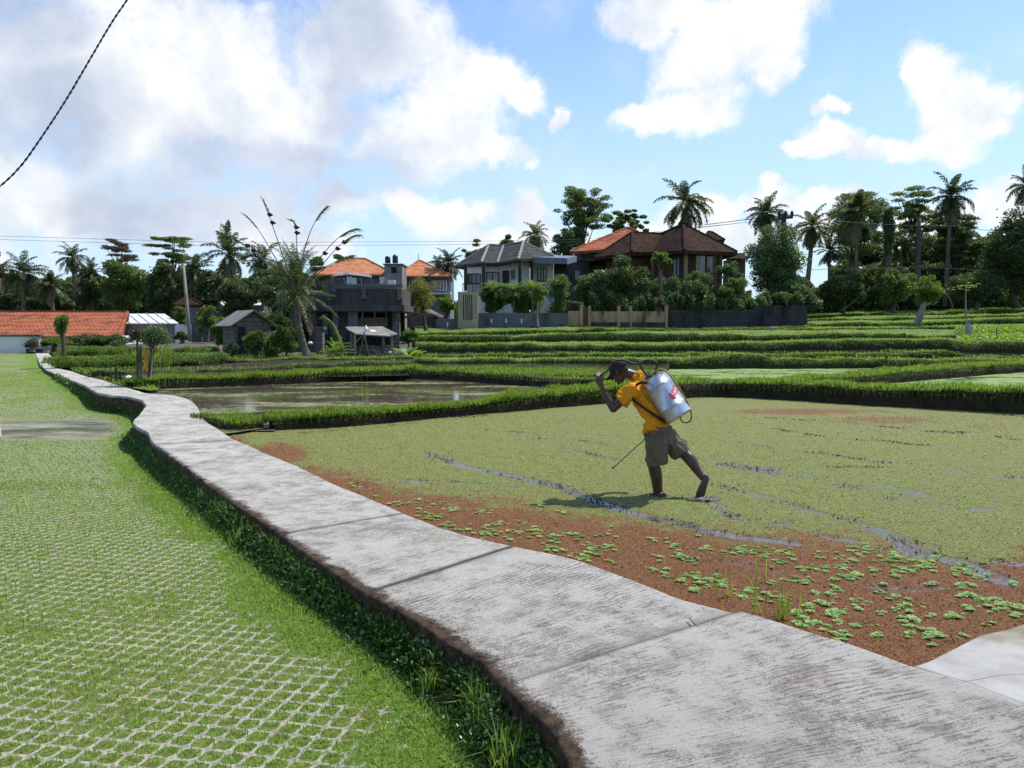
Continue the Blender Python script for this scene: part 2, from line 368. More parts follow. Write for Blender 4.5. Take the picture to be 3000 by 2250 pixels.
def azolla():
    m,nt=mat_new('floating_fern_on_mud'); b=NB(nt); co=b.obj()
    wet=b.attr('wet'); red=b.attr('red')
    n1=b.noise(co,60,5,.75); n2=b.noise(co,2.0,5,.6); n3=b.noise(b.scl(co,(1,1.0,1)),22,5,.7); vv=b.vor(co,75)
    green=b.mix(b.ramp(n1,.38,.62),(.115,.135,.030),(.33,.37,.10)); green=b.mix(b.m('MULTIPLY',b.ramp(n2,.4,.65),.6),green,(.27,.22,.075)); green=b.mix(b.m('MULTIPLY',b.ramp(b.noise(b.scl(co,(.7,1.3,1)),6,8,.8),.52,.66),.6),green,(.075,.075,.03)); green=b.mix(b.m('MULTIPLY',b.ramp(b.noise(co,11,7,.8),.56,.68),.55),green,(.16,.10,.045))
    green=b.mix(b.m('MULTIPLY',b.ramp(vv,.25,.7),.55),green,(.05,.06,.018))
    rc=b.mix(b.ramp(n1,.35,.65),(.12,.046,.016),(.31,.140,.050)); rc=b.mix(b.m('MULTIPLY',b.ramp(vv,.3,.75),.5),rc,(.045,.016,.01))
    rr=b.ramp(b.m('ADD',red,b.m('MULTIPLY',b.m('SUBTRACT',b.noise(co,3.2,8,.75),.5),1.3)),.32,.68)
    cov=b.mix(rr,green,rc)
    grain=b.noise(b.scl(co,(1,1.7,1)),9,9,.8)
    wm=b.ramp(b.m('ADD',wet,b.m('ADD',b.m('MULTIPLY',b.m('SUBTRACT',grain,.5),3.2),b.m('MULTIPLY',b.m('SUBTRACT',b.noise(b.scl(co,(1,1.5,1)),38,4,.7),.5),1.6))),.56,.70)
    mud=b.mix(b.ramp(b.noise(co,10,5,.7),.4,.65),(.045,.036,.030),(.11,.09,.075))
    sc=b.bsdf(cov,.75,b.bump(b.m('ADD',n1,b.m('MULTIPLY',n3,.8)),1.0,.018),0,.2)
    sw=b.bsdf(mud,b.ramp(n3,.35,.7,.10,.5),b.bump(b.noise(co,12,4,.6),.16,.01),0,.9)
    mx=b.n('ShaderNodeMixShader'); b.link(wm,mx.inputs[0]); b.link(sc,mx.inputs[1]); b.link(sw,mx.inputs[2]); b.out(mx.outputs[0]); return m
M['azolla']=azolla()
def pond(name,cover=.45,c1=(.20,.26,.07),c2=(.32,.36,.17),mudc=(.035,.028,.02),sx=1,sc=1.0,rough=.05):
    m,nt=mat_new(name); b=NB(nt); co=b.obj()
    n=b.noise(b.scl(co,(.35*sx,1,1)),.8*sc,8,.72,.6); n2=b.noise(co,7,6,.8)
    f=b.ramp(b.m('ADD',n,b.m('MULTIPLY',b.m('SUBTRACT',n2,.5),.5)),1-cover-.04,1-cover+.05)
    cc=b.mix(b.ramp(b.noise(co,3,6,.7),.35,.65),c1,c2)
    cc=b.mix(b.m('MULTIPLY',b.ramp(b.noise(co,30,4,.8),.45,.7),.5),cc,(.03,.04,.015))
    mud=b.mix(b.noise(co,5,4),mudc,tuple(x*2 for x in mudc))
    a=b.bsdf(cc,.8,b.bump(b.noise(co,25,5,.8),.7,.03),0,.2)
    ww=b.bsdf(mud,rough,b.bump(b.noise(b.scl(co,(.6,2,1)),5,4,.6),.12,.01),0,.6)
    mx=b.n('ShaderNodeMixShader'); b.link(f,mx.inputs[0]); b.link(ww,mx.inputs[1]); b.link(a,mx.inputs[2]); b.out(mx.outputs[0]); return m
M['pond']=pond('murky_pond',.45,(.12,.14,.05),(.24,.25,.13),mudc=(.06,.045,.032))
M['strip']=pond('flooded_field',.36,(.12,.13,.06),(.26,.26,.18),sc=1.6)
M['algae']=pond('bright_weed_water',.56,(.15,.24,.05),(.27,.37,.13),sc=1.3)
M['field']=simple('grassy_field',(.12,.20,.03),(.06,.10,.015),.9,1.2,bump=.8,bscale=14,bdist=.08,stain=(.20,.25,.05),sscale=.8)
M['earth']=simple('dark_wet_earth',(.030,.023,.016),(.06,.045,.03),.95,3,bump=.9,bscale=12,bdist=.08,spec=.1,stain=(.035,.05,.015),sscale=3)
M['face2']=leafmat('bank_grass',(.035,.07,.012),(.13,.21,.035),.8,.3,.7)  # darker copy of the terrace grass, shade of the faces put into colour
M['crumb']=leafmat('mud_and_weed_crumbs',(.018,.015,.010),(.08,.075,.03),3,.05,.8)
M['face']=leafmat('shaded_bank_grass',(.025,.05,.010),(.10,.17,.03),.8,.2,.7)  # darker copy of the bund grass, face shade painted into the colour
M['bank']=simple('overgrown_bank_earth',(.040,.052,.018),(.055,.05,.028),.95,3,bump=.9,bscale=10,bdist=.1,spec=.1,stain=(.045,.075,.016),sscale=2.2)  # dark green tone carries the shadow of the front faces
M['dirt']=simple('bare_earth',(.13,.10,.075),(.07,.055,.04),.95,2,bump=.6,bscale=10,bdist=.05,stain=(.06,.09,.02),sscale=.7)
M['ground']=simple('rough_ground',(.05,.075,.02),(.03,.045,.015),.95,.4,bump=.6,bscale=3,bdist=.1)
M['grass']=leafmat('grass_blades',(.030,.065,.008),(.20,.30,.035),.8,.45,.5,(.34,.34,.14))
M['lawn_grass']=leafmat('lawn_blades',(.075,.15,.016),(.29,.40,.075),.8,.35,.5,(.36,.38,.14))
M['weed']=leafmat('weed_leaves',(.025,.06,.012),(.09,.17,.03),1,.35,.5,(.4,.42,.3))
M['grass2']=leafmat('terrace_grass',(.05,.10,.012),(.24,.34,.05),.5,.4,.6,(.33,.30,.14))

# ================= ground
def plane_obj(name,pts,mat,kind='structure',label=None,cat=None):
    o=mesh_np(name,np.array(pts,float),[tuple(range(len(pts)))],mat); tag(o,label,cat,kind=kind); return o
plane_obj('ground',[(-1500,-300,-.75),(1500,-300,-.75),(1500,3000,-.75),(-1500,3000,-.75)],M['ground'],label='rough green ground reaching to the horizon',cat='ground')

# ---- path edges
ZP=.12
PAIRS=[((104,1035),(142,1035)),((118,1069),(172,1066)),((138,1085),(216,1090)),((175,1100),(250,1101)),((220,1118),(320,1119)),((252,1130),(372,1136)),((285,1151),(430,1152)),
((325,1158),(480,1155)),((378,1161),(515,1158)),((419,1173),(555,1170)),((428,1189),(575,1186)),((407,1212),(588,1209)),((389,1234),(604,1234)),((397,1248),(625,1249)),((431,1268),(660,1270)),
((452,1301),(692,1289)),((541,1366),(785,1330)),((610,1423),(900,1378)),((692,1480),(1002,1428)),((815,1565),(1185,1501)),((900,1627),(1300,1548)),((990,1686),(1400,1578)),((1075,1740),(1510,1600)),
((1216,1817),(1700,1640)),((1307,1880),(1850,1692)),((1411,1935),(2014,1758)),((1474,2016),(2165,1795)),((1533,2084),(2350,1850)),((1605,2142),(2520,1897)),((1646,2201),(2676,1955)),((1668,2250),(2845,2007)),((1715,2400),(3000,2067)),((1760,2700),(3500,2300))]
JOINTS=[15,19,22,26]
Lw=[G(*a,ZP) for a,_ in PAIRS]; Rw=[G(*c,ZP) for _,c in PAIRS]
Lw+=[np.array([.35,1.2,ZP]),np.array([.6,-1.5,ZP])]; Rw+=[np.array([2.9,1.9,ZP]),np.array([3.2,-1.5,ZP])]
Lw=np.array(Lw);Rw=np.array(Rw)
MID=(Lw+Rw)/2; sraw=np.r_[0,np.cumsum(np.linalg.norm(np.diff(MID,axis=0),axis=1))]
STOT=sraw[-1]
# sample s: fine near the camera
ss=[0]; 
while ss[-1]<STOT:
    y=np.interp(ss[-1],sraw,MID[:,1]); ss.append(ss[-1]+max(.02,min(.25,y*.007)))
ss=np.array(ss[:-1]+[STOT]); ss=np.unique(np.r_[ss,sraw[JOINTS],sraw[JOINTS]-.009,sraw[JOINTS]+.009,sraw[JOINTS]-.022,sraw[JOINTS]+.022])
def ev(A,s):
    x=np.stack([np.interp(s,sraw,A[:,k]) for k in range(3)],1)
    # light smoothing along s
    for _ in range(2): 
        y=x.copy(); y[1:-1]=(x[:-2]+2*x[1:-1]+x[2:])/4; x=y
    return x
LE=ev(Lw,ss);RE=ev(Rw,ss)
wob=(fbm(ss,ss*0,.8,3)-.5)*.05; LE[:,0]+=wob*.8; RE[:,0]+=(fbm(ss,ss*0,.6,9)-.5)*.035
tt=np.r_[np.array([0,.003,.008,.014,.03,.06]),np.linspace(.09,.94,26),np.array([.97,.985,1.0])]
ns,ntt=len(ss),len(tt)
X=LE[:,None,:]*(1-tt[None,:,None])+RE[:,None,:]*tt[None,:,None]
wid=np.linalg.norm(RE-LE,axis=1)
dl=tt[None,:]*wid[:,None]; dr=(1-tt)[None,:]*wid[:,None]
rnd=lambda d,r:np.where(d<r,-(r-np.sqrt(np.maximum(r*r-(r-d)**2,0))),0)
Z=ZP+rnd(dl,.022)+rnd(dr,.015)+(fbm(X[...,0],X[...,1],.9,5)-.5)*.02+(fbm(X[...,0],X[...,1],.12,6)-.5)*.006
jd=np.min(np.abs(ss[:,None]-sraw[JOINTS][None,:]),1)
Z-=np.where(jd<.010,.016,0)[:,None]
# slabs sit at slightly different heights
Z+=np.where(ss[:,None]>sraw[26]+.005,.022,0)
X[...,2]=Z
botL=LE.copy();botL[:,2]=-.62; botL[:,0]+=.03; midL=X[:,0].copy(); midL[:,2]-=.06; midL[:,0]-=.0
midL2=X[:,0].copy(); midL2[:,2]-=.13; midL2[:,0]+=(fbm(ss,ss*0,.15,8)-.3)*.05
botR=RE.copy();botR[:,2]=-.5
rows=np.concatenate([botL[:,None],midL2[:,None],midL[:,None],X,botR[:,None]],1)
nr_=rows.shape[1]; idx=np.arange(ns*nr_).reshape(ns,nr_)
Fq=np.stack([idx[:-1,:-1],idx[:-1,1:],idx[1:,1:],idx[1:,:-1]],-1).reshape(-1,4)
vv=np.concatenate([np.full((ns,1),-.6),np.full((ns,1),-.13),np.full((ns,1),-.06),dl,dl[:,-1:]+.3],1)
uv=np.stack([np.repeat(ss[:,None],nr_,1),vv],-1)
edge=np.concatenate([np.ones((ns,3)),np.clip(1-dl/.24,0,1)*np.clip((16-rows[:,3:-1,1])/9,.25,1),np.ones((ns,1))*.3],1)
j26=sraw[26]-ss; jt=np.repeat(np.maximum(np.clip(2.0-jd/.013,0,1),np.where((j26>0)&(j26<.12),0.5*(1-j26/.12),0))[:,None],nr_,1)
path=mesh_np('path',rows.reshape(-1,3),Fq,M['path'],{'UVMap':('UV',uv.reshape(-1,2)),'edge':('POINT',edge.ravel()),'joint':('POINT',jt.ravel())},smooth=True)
tag(path,'raised pale brushed concrete footpath winding from the foreground to the far left','path',kind='structure')
# ---- pale slab on the right
sp=[G(2676,1955,ZP),G(2720,1940,ZP),G(2795,1902,ZP),G(2870,1863,ZP),G(2944,1848,ZP),G(3150,1780,ZP),np.array([6,4.6,ZP]),np.array([6,1.5,ZP]),np.array([3.05,1.5,ZP]),G(3000,2067,ZP),G(2845,2007,ZP)]
m_=MB(); n=len(sp)
cen=np.mean(sp[:5]+sp[8:],axis=0)
m_.add([(p[0],p[1],ZP+.007) for p in sp]+[(p[0],p[1],-.5) for p in sp],[tuple(range(n-1,-1,-1))]+[(i,(i+1)%n,(i+1)%n+n,i+n) for i in range(n)])
sl_=m_.build('side_slab',M['slab'],bevel=.012); tag(sl_,'smooth white concrete slab joining the footpath at the right edge','pavement',kind='structure')
at=sl_.data.attributes.new('edge','FLOAT','POINT'); at.data.foreach_set('value',[.0,.1,.25,.6,.7,.6,.2,0,0,0,.0]*2)

# path centre as function of Y
mo=np.argsort(MID[:,1]); YC=MID[mo,1]; XC=MID[mo,0]
def xpath(y): return np.interp(y,YC,XC)
def lawnz(y): return np.interp(y,[0,7,11,15,18,22,25,44,60],[-.13,-.13,-.22,-.30,-.30,-.16,-.04,.10,.10])
# ---- lawn
yr=[1.2]
while yr[-1]<47.5: yr.append(yr[-1]*1.012+.004)
yr=np.array(yr); nc=170
t=np.linspace(0,1,nc)[None,:]; xl=-(yr*.72+2.5)[:,None]; xr=xpath(yr)[:,None]
Xl=xl*(1-t)+xr*t; Yl=np.repeat(yr[:,None],nc,1)
def over_fn(x,y):
    o=fbm(x,y,1.0,21,4)*1.25-.44
    d=xedge(y)-x   # metres from the path edge
    return np.clip(o+np.clip(1.0-d/.8,0,1)*.9+np.clip((y-15)/16,0,.4),0,1.4)
ml=np.argsort(Lw[:,1]); 
def xedge(y): return np.interp(y,Lw[ml,1],Lw[ml,0])
ov=over_fn(Xl,Yl)
pxl,pyl=proj(Xl,Yl,lawnz(Yl))
bare=np.clip(1-np.abs(pyl-1258+ (pxl-150)*.03)/34,0,1)*np.clip((360-pxl)/90,0,1); bare=np.clip(bare*2.2,0,1)
lush=np.clip(1-(xedge(Yl)-Xl)/ (.9),0,1)
ov=np.where(bare>.3,ov-.5,ov)
Zl=lawnz(Yl)+(fbm(Xl,Yl,1.6,30)-.5)*.035+np.clip(1-(xedge(Yl)-Xl)/.3,0,1)*.0
idx=np.arange(Xl.size).reshape(Xl.shape); Fq=np.stack([idx[:-1,:-1],idx[:-1,1:],idx[1:,1:],idx[1:,:-1]],-1).reshape(-1,4)
lawn=mesh_np('lawn',np.stack([Xl,Yl,Zl],-1).reshape(-1,3),Fq,M['paver'],{'over':('POINT',ov.ravel()),'bare':('POINT',bare.ravel()),'lush':('POINT',lush.ravel())},smooth=True)
tag(lawn,'green lawn grown through concrete grid pavers left of the footpath','lawn',kind='structure')
# blades in cells
def cells(y0,y1):
    us=np.arange(-145,45);vs=np.arange(-5,122); U,V_=np.meshgrid(us,vs); return U.ravel()+.5,V_.ravel()+.5
U,V_=cells(0,0)
# u'=u+.3 v ; u=(x ca + y sa)/p ; v=((-sa-.25)x+ca y)/p
cx_=LAT[0,0]*U+LAT[0,1]*V_; cy_=LAT[1,0]*U+LAT[1,1]*V_
k=(cy_>2.2)&(cy_<9.5)&(cx_<xedge(cy_)-.02)&(cx_>-cy_*.72-.4); cx_=cx_[k];cy_=cy_[k]
nb=(40*np.clip(4.0/cy_,.35,1.2)*RNG.uniform(.5,1.15,len(cx_))).astype(int)
rx=np.repeat(cx_,nb);ry=np.repeat(cy_,nb); n=len(rx); a=RNG.uniform(0,2*np.pi,n); r=np.sqrt(RNG.uniform(0,1,n))*.050
rx=rx+r*np.cos(a);ry=ry+r*np.sin(a)
# overgrowth everywhere
n2=int(75000); yy=2.3*np.exp(RNG.uniform(0,math.log(11/2.3),n2)); xx=RNG.uniform(-.72,.35,n2)*yy; xx=np.minimum(xx,xedge(yy)-RNG.exponential(.45,n2)*(RNG.uniform(0,1,n2)<.5))
o=over_fn(xx,yy); kk=(o+RNG.normal(0,.14,n2)>.53)&(xx<xedge(yy)); xx=xx[kk];yy=yy[kk]
X2=np.r_[rx,xx];Y2=np.r_[ry,yy]; hh=RNG.uniform(.012,.036,len(X2))*(1+.5*np.clip(1-(xedge(Y2)-X2)/.5,0,1)); 
Z2=lawnz(Y2)+(fbm(X2,Y2,1.6,30)-.5)*.035-.003
blades('lawn_grass',np.stack([X2,Y2,Z2],1),hh,.0035+.0006*Y2,M['lawn_grass'],.7,label='short bright grass growing in the paver cells',cat='grass')
# distant tufts
n3=60000; yy=9*np.exp(RNG.uniform(0,math.log(30/9),n3)); xx=RNG.uniform(-.72,.05,n3)*yy; kk=(xx<xedge(yy)-.02); xx=xx[kk];yy=yy[kk]; px_,py_=proj(xx,yy,lawnz(yy)); kk=~((abs(py_-1258)<30)&(px_<320)); xx=xx[kk];yy=yy[kk]
blades('far_lawn_grass',np.stack([xx,yy,lawnz(yy)+(fbm(xx,yy,1.6,30)-.5)*.035-.004],1),RNG.uniform(.015,.035,len(xx)),.006+.0008*yy,M['lawn_grass'],.8,label='short lawn grass further along the footpath',cat='grass')

# ---- main field
def s5(p):return (900+p[0]/2.458,1200+p[1]/2.458)
def s6(p):return (2100+p[0]/2.458,1000+p[1]/2.458)
def s4(p):return (1900+p[0]/2.011,1450+p[1]/2.011)
def sA(p):return (1650+p[0]/3.016,1000+p[1]/3.016)
ST=[([s5(p) for p in[(850,320),(960,350),(1100,400),(1250,440),(1450,480),(1600,510),(1750,540),(1880,580),(2000,630),(2212,710)]]+[sA(p) for p in[(250,1410),(400,1460),(600,1510),(770,1565),(900,1600),(1080,1630)]]+[s4(p) for p in [(150,170),(330,215),(500,245),(700,275),(830,290)]],.085,1.0),
([s4(p) for p in[(740,170),(840,185)]],.06,.9),([s4(p) for p in[(1070,258),(1210,268)]],.06,1.),([s4(p) for p in[(1180,300),(1400,325)]],.05,.6),([s4(p) for p in[(940,205),(975,215)]],.05,.8),
([s6(p) for p in[(0,1040),(200,1090),(350,1130),(600,1190),(800,1250),(1000,1300),(1150,1340),(1250,1380),(1400,1440),(1500,1475)]],.09,.72),
([s4(p) for p in[(1350,200),(1450,240),(1550,310),(1620,360),(1800,390),(1950,450),(2080,510)]],.09,.95),([s4(p) for p in[(2040,395),(2212,410)]],.06,.9),([s4(p) for p in[(1500,340),(1600,330)]],.07,.8),
([s4(p) for p in[(280,390),(550,410),(720,440)]],.05,.6),([s4(p) for p in[(1250,530),(1350,545),(1600,560),(1700,540)]],.07,.62),([s4(p) for p in[(380,105),(560,150)]],.06,.85),
([s6(p) for p in[(0,885),(150,900),(350,940),(420,950)]],.12,.95),([s6(p) for p in[(550,970),(720,990)]],.09,.8),([s6(p) for p in[(870,1050),(1240,1055)]],.10,.72),([s6(p) for p in[(1310,1070),(1440,1110)]],.12,.85),
([s6(p) for p in[(1190,1135),(1300,1140)]],.08,.75),([s6(p) for p in[(1430,1160),(1650,1190)]],.07,.75),([s6(p) for p in[(1840,1215),(1980,1220)]],.07,.95),([s6(p) for p in[(2060,985),(2212,990)]],.09,.8),([s6(p) for p in[(1700,940),(1820,960)]],.10,.8),
([s6(p) for p in[(270,750),(500,790),(800,815),(1000,850),(1150,880),(1400,880)]],.06,.7),([s6(p) for p in[(400,630),(700,680),(920,710),(1230,720),(1400,750),(1650,750),(1900,800),(2060,825)]],.06,.68),
([s6(p) for p in[(330,550),(730,580),(1070,605),(1500,650),(1850,660),(2100,690)]],.07,.66),([s6(p) for p in[(1500,650),(1950,680),(2212,720)]],.06,.6),([s6(p) for p in [(1100,500),(1300,520)]],.12,.7),([s6(p) for p in [(600,920),(1000,905),(1200,915)]],.04,.6),
([s5(p) for p in[(1250,145),(1500,165),(1720,190)]],.06,.66),([s5(p) for p in[(1810,260),(1950,295),(2100,340),(2212,360)]],.07,.75),([s5(p) for p in[(690,515),(830,530)]],.09,.85),([s5(p) for p in[(1000,520),(1250,545),(1500,570)]],.08,.62),([s5(p) for p in[(1650,210),(1900,215),(2212,270)]],.06,.6),
([s5(p) for p in[(330,550),(400,565)]],.06,.7),
([(840,1275),(1000,1262),(1200,1240),(1500,1210),(1745,1190)],.10,.45),([(2700,1200),(2900,1212),(3000,1222)],.15,.7),
([sA(p) for p in[(1150,1400),(1300,1430),(1400,1470)]],.07,.95),([sA(p) for p in[(1340,1500),(1450,1550),(1590,1580)]],.07,.9),([(1905,1452),(1950,1456)],.05,.9),([(2130,1360),(2180,1375),(2260,1372)],.10,.9)]
yr=[3.0]
while yr[-1]<23: yr.append(yr[-1]*1.0045+.002)
yr=np.array(yr); nc=430; t=np.linspace(0,1,nc)[None,:]
xl=xpath(yr)[:,None]; xr=(yr*.80+1.2)[:,None]; Xf=xl*(1-t)+xr*t; Yf=np.repeat(yr[:,None],nc,1)
def segdist(x,y,pl):
    d=np.full(x.shape,1e9)
    for a,c in zip(pl[:-1],pl[1:]):
        v=c-a; L=(v**2).sum(); 
        q=np.clip(((x-a[0])*v[0]+(y-a[1])*v[1])/max(L,1e-9),0,1); d=np.minimum(d,np.hypot(x-a[0]-q*v[0],y-a[1]-q*v[1]))
    return d
wet=np.zeros(Xf.shape)
wx=(fbm(Xf,Yf,.5,61)-.5)*.16; wy=(fbm(Xf,Yf,.5,62)-.5)*.16
for pl,wd,s_ in ST:
    W=np.array([G(*p,0)[:2] for p in pl]); x0,x1=W[:,0].min()-1,W[:,0].max()+1; y0,y1=W[:,1].min()-1,W[:,1].max()+1
    k=(Xf>x0)&(Xf<x1)&(Yf>y0)&(Yf<y1)
    if not k.any(): continue
    d=segdist(Xf[k]+wx[k],Yf[k]+wy[k],W); wet[k]=np.maximum(wet[k],s_*np.clip(1.1-d/(wd*1.8),0,.80))
RB=np.array([(500,1150),(640,1262),(700,1283),(790,1338),(900,1369),(1083,1403),(1144,1432),(1246,1448),(1347,1460),(1510,1477),(1592,1493),(1714,1509),(1849,1527),(2000,1550),(2198,1569),(2397,1572),(2596,1600),(2745,1640),(2850,1660),(2920,1650),(3000,1620),(3400,1560)],float)
pxf,pyf=proj(Xf,Yf,0*Xf)
dd=(pyf-np.interp(pxf,RB[:,0],RB[:,1]))/ (pyf-955)*3.4
red=np.clip(.5+dd,0,1)
def blob(cx,cy,rx,ry,s): return s*np.clip(1.3-np.hypot((pxf-cx)/rx,(pyf-cy)/ry),0,1)
for q in[(820,1330,120,45,.8),(2350,1207,330,14,.7),(2600,1232,300,22,.55),(1660,1235,130,20,.35),(2500,1380,200,30,.3),(2900,1250,150,25,.4),(2350,1345,200,30,.3),(1000,1420,160,30,.6)]: red=np.maximum(red,blob(*q))
Zf=(fbm(Xf,Yf,.25,71)-.5)*.012+np.where(wet>.45,-.006,.004)+.004
idx=np.arange(Xf.size).reshape(Xf.shape); Fq=np.stack([idx[:-1,:-1],idx[:-1,1:],idx[1:,1:],idx[1:,:-1]],-1).reshape(-1,4)
paddy=mesh_np('paddy_field',np.stack([Xf,Yf,Zf],-1).reshape(-1,3),Fq,M['azolla'],{'wet':('POINT',wet.ravel()),'red':('POINT',red.ravel())},smooth=True)
tag(paddy,'flooded paddy field under a carpet of green and rust red floating fern','field',kind='structure')
# small floating leaves for grain
def fernmat(name,a,c):
    m=leafmat(name,a,c,3,.25,.6); return m
n=60000; yy=3.6*np.exp(RNG.uniform(0,math.log(15/3.6),n)); xx=RNG.uniform(-.5,.74,n)*yy
k=(xx>xpath(yy)+.5); xx=xx[k];yy=yy[k]
px_,py_=proj(xx,yy,0*xx); ii=np.clip(np.searchsorted(yr,yy),0,len(yr)-1); xl_=xpath(yy); tx=np.clip(((xx-xl_)/(yy*.80+1.2-xl_)*(nc-1)).astype(int),0,nc-1)
wq=wet[ii,tx]; rq=red[ii,tx]+RNG.normal(0,.18,len(xx)); k=(wq<.4)&(yy<19); xx=xx[k];yy=yy[k];rq=rq[k]
for nm,sel,mt,lb in(('green_floating_fern',rq<.5,fernmat('green_fern',(.03,.04,.010),(.40,.47,.12)),'fine green floating fern covering the paddy'),('red_floating_fern',rq>=.5,fernmat('red_fern',(.07,.028,.010),(.33,.155,.06)),'fine rust red floating fern along the footpath')):
    q=np.stack([xx[sel],yy[sel],np.full(sel.sum(),.014)],1); V,Fc,tn=leafquads(q,RNG.uniform(.006,.016,len(q))*(.7+.08*q[:,1]),.35,.8)
    tag(mesh_np(nm,V,Fc,mt,{'tint':('FACE',tn)}),lb,'floating plants',kind='stuff')

# dark churned mud crumbs and torn weed along the wading trails
ps=[];pg=[]
for pl,wd,s_ in ST:
    W=np.array([G(*p,0)[:2] for p in pl]); L=np.linalg.norm(np.diff(W,axis=0),axis=1).sum(); m=int(L*110); q=resample(W,max(L/400,.01)); i=RNG.integers(0,len(q),m); p=q[i]+RNG.normal(0,wd*.8,(m,2)); c=fbm(p[:,0],p[:,1],.3,33); k=c>.5; ps.append(p[k])
    i=RNG.integers(0,len(q),m//3); p=q[i]+RNG.normal(0,wd*1.6,(m//3,2)); pg.append(p)
p=np.concatenate(ps); p=p[(p[:,1]>3.8)&(p[:,0]>xpath(p[:,1])+.8)&(p[:,1]<np.where(True,15.2,0))]; V,Fc,tn=leafquads(np.c_[p,RNG.uniform(.006,.018,len(p))],RNG.uniform(.008,.027,len(p))*(.7+.06*p[:,1]),.8,.9)
tag(mesh_np('mud_crumbs',V,Fc,M['crumb'],{'tint':('FACE',tn)}),'dark mud crumbs churned up along the wading trails','mud',kind='stuff')
# ================= bunds (ridges of earth with grass)
GR={'near':[],'mid':[],'far':[],'near_face':[],'mid_face':[]}   # grass positions collected
def addgrass(key,pos,h,w): GR[key].append((np.asarray(pos),np.asarray(h),np.asarray(w)))
def bund(name,label,px,z0,zt,width,dens=1100,h=(.05,.13),key='near',face=.5):
    W=np.array([np.r_[G(q[0],q[1],z0)[:2],(q[2] if len(q)>2 else width),(q[3] if len(q)>3 else zt)] for q in px])
    W=resample(smoothline(W,1),.12); n=len(W)
    d=np.gradient(W[:,:2],axis=0); d/=np.linalg.norm(d,axis=1)[:,None]; nb=np.stack([-d[:,1],d[:,0]],1)
    if nb[:,1].mean()<0: nb=-nb
    s=np.arange(n)*.12; wob=(fbm(s,s*0,.5,hash(name)%97)-.5)*.16; wh=(fbm(s,s*0,.7,hash(name)%89)-.5)*.10
    prof=[(-.04,-.15,1),(.0,.0,.8),(.05,.45,1),(.09,.85,.5),(.2,1.0,.2)]
    rows=[]
    for o,z,k in prof:
        off=o+wob*k+(fbm(s,s*0+o*9,.25,5)-.5)*.06; zz=z0+(W[:,3]+wh-z0)*z if z>0 else np.full(n,z0+z)
        rows.append(np.stack([W[:,0]+nb[:,0]*off,W[:,1]+nb[:,1]*off,zz],1))
    for o,z in((-.12,1.0),(.0,.7),(.06,-.3)):
        off=W[:,2]+o; zz=z0+(W[:,3]+wh-z0)*z if z>0 else np.full(n,z0+z); rows.append(np.stack([W[:,0]+nb[:,0]*off,W[:,1]+nb[:,1]*off,zz],1))
    R=np.stack(rows,1); k=R.shape[1]; idx=np.arange(n*k).reshape(n,k)
    Fq=np.stack([idx[:-1,:-1],idx[:-1,1:],idx[1:,1:],idx[1:,:-1]],-1).reshape(-1,4)
    o=mesh_np(name,R.reshape(-1,3),Fq,M['earth'],smooth=True); tag(o,label,'earth bank',kind='structure')
    L=n*.12; m=int(L*W[:,2].mean()*dens); i=RNG.integers(0,n,m); wv=RNG.uniform(.03,1,m)*W[i,2]; j=RNG.uniform(-.06,.06,m)
    P_=np.stack([W[i,0]+nb[i,0]*wv+d[i,0]*j,W[i,1]+nb[i,1]*wv+d[i,1]*j,W[i,3]+wh[i]-.02],1)
    cl=fbm(P_[:,0],P_[:,1],.35,77)+.6*(vnoise(P_[:,0],P_[:,1],.8,78)-.5); hh=RNG.uniform(*h,m)*np.clip(.15+1.8*cl,.2,2.2)*np.where(wv<.3,1.2,1)
    addgrass(key,P_,hh,.007+.0007*P_[:,1])
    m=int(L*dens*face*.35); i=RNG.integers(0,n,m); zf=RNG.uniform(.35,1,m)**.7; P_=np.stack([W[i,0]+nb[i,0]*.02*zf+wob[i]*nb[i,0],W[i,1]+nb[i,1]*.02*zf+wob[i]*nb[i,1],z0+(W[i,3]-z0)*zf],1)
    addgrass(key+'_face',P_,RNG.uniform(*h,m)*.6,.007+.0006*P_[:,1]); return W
B1a=[(560,1240,.35),(621,1253,.5),(671,1271,.6),(752,1266,.6),(786,1258,.5)]
B1=[(806,1263,.5,.2),(870,1259,.5,.2),(1000,1253,.45,.2),(1150,1241,.5,.22),(1300,1226,.5,.22),(1500,1207,.6,.25),(1745,1186,.9,.3),(1900,1173,1.3,.33),(2080,1163,1.6,.36),(2300,1172,1.3,.38),(2507,1187,1.1,.40),(2750,1200,1.0,.42),(3000,1214,1.0,.44),(3400,1240,1.0,.44)]
bund('paddy_bund','low grassy mud bund beside the footpath left of the water gap',B1a,0,.16,.5)
W1=bund('paddy_bund','long grassy bund along the back of the fern covered paddy',B1,0,.3,.7,dens=1700)
bund('paddy_bund','bare dark mud ridge at the near edge of the murky pond',[(596,1228,.3),(680,1229,.3),(800,1226,.3),(930,1222,.3)],.05,.13,.3,dens=200,h=(.04,.08))
BB=[(395,1143,.5,.28),(440,1140,.8,.3),(600,1134,.9,.3),(752,1129,.9,.3),(978,1119,1.2,.32),(1200,1108,1.6,.33),(1323,1114,2.6,.33),(1453,1125,3.4,.33),(1561,1132,3.9,.33),(1742,1142,4.2,.33),(1860,1146,4.4,.33),(1960,1128,3.0,.33)]
bund('paddy_bund','broad bright grassy bund behind the murky pond',BB,.05,.32,1,dens=650,h=(.05,.13),key='mid')
bund('paddy_bund','diagonal bright grassy bund rising to the right frame edge',[(2330,1143,.7,.3),(2446,1136,.9,.33),(2600,1124,1.0,.35),(2800,1106,1.0,.36),(3000,1090,1.0,.36),(3250,1075,1.0,.36)],.05,.34,1,dens=700,key='mid')
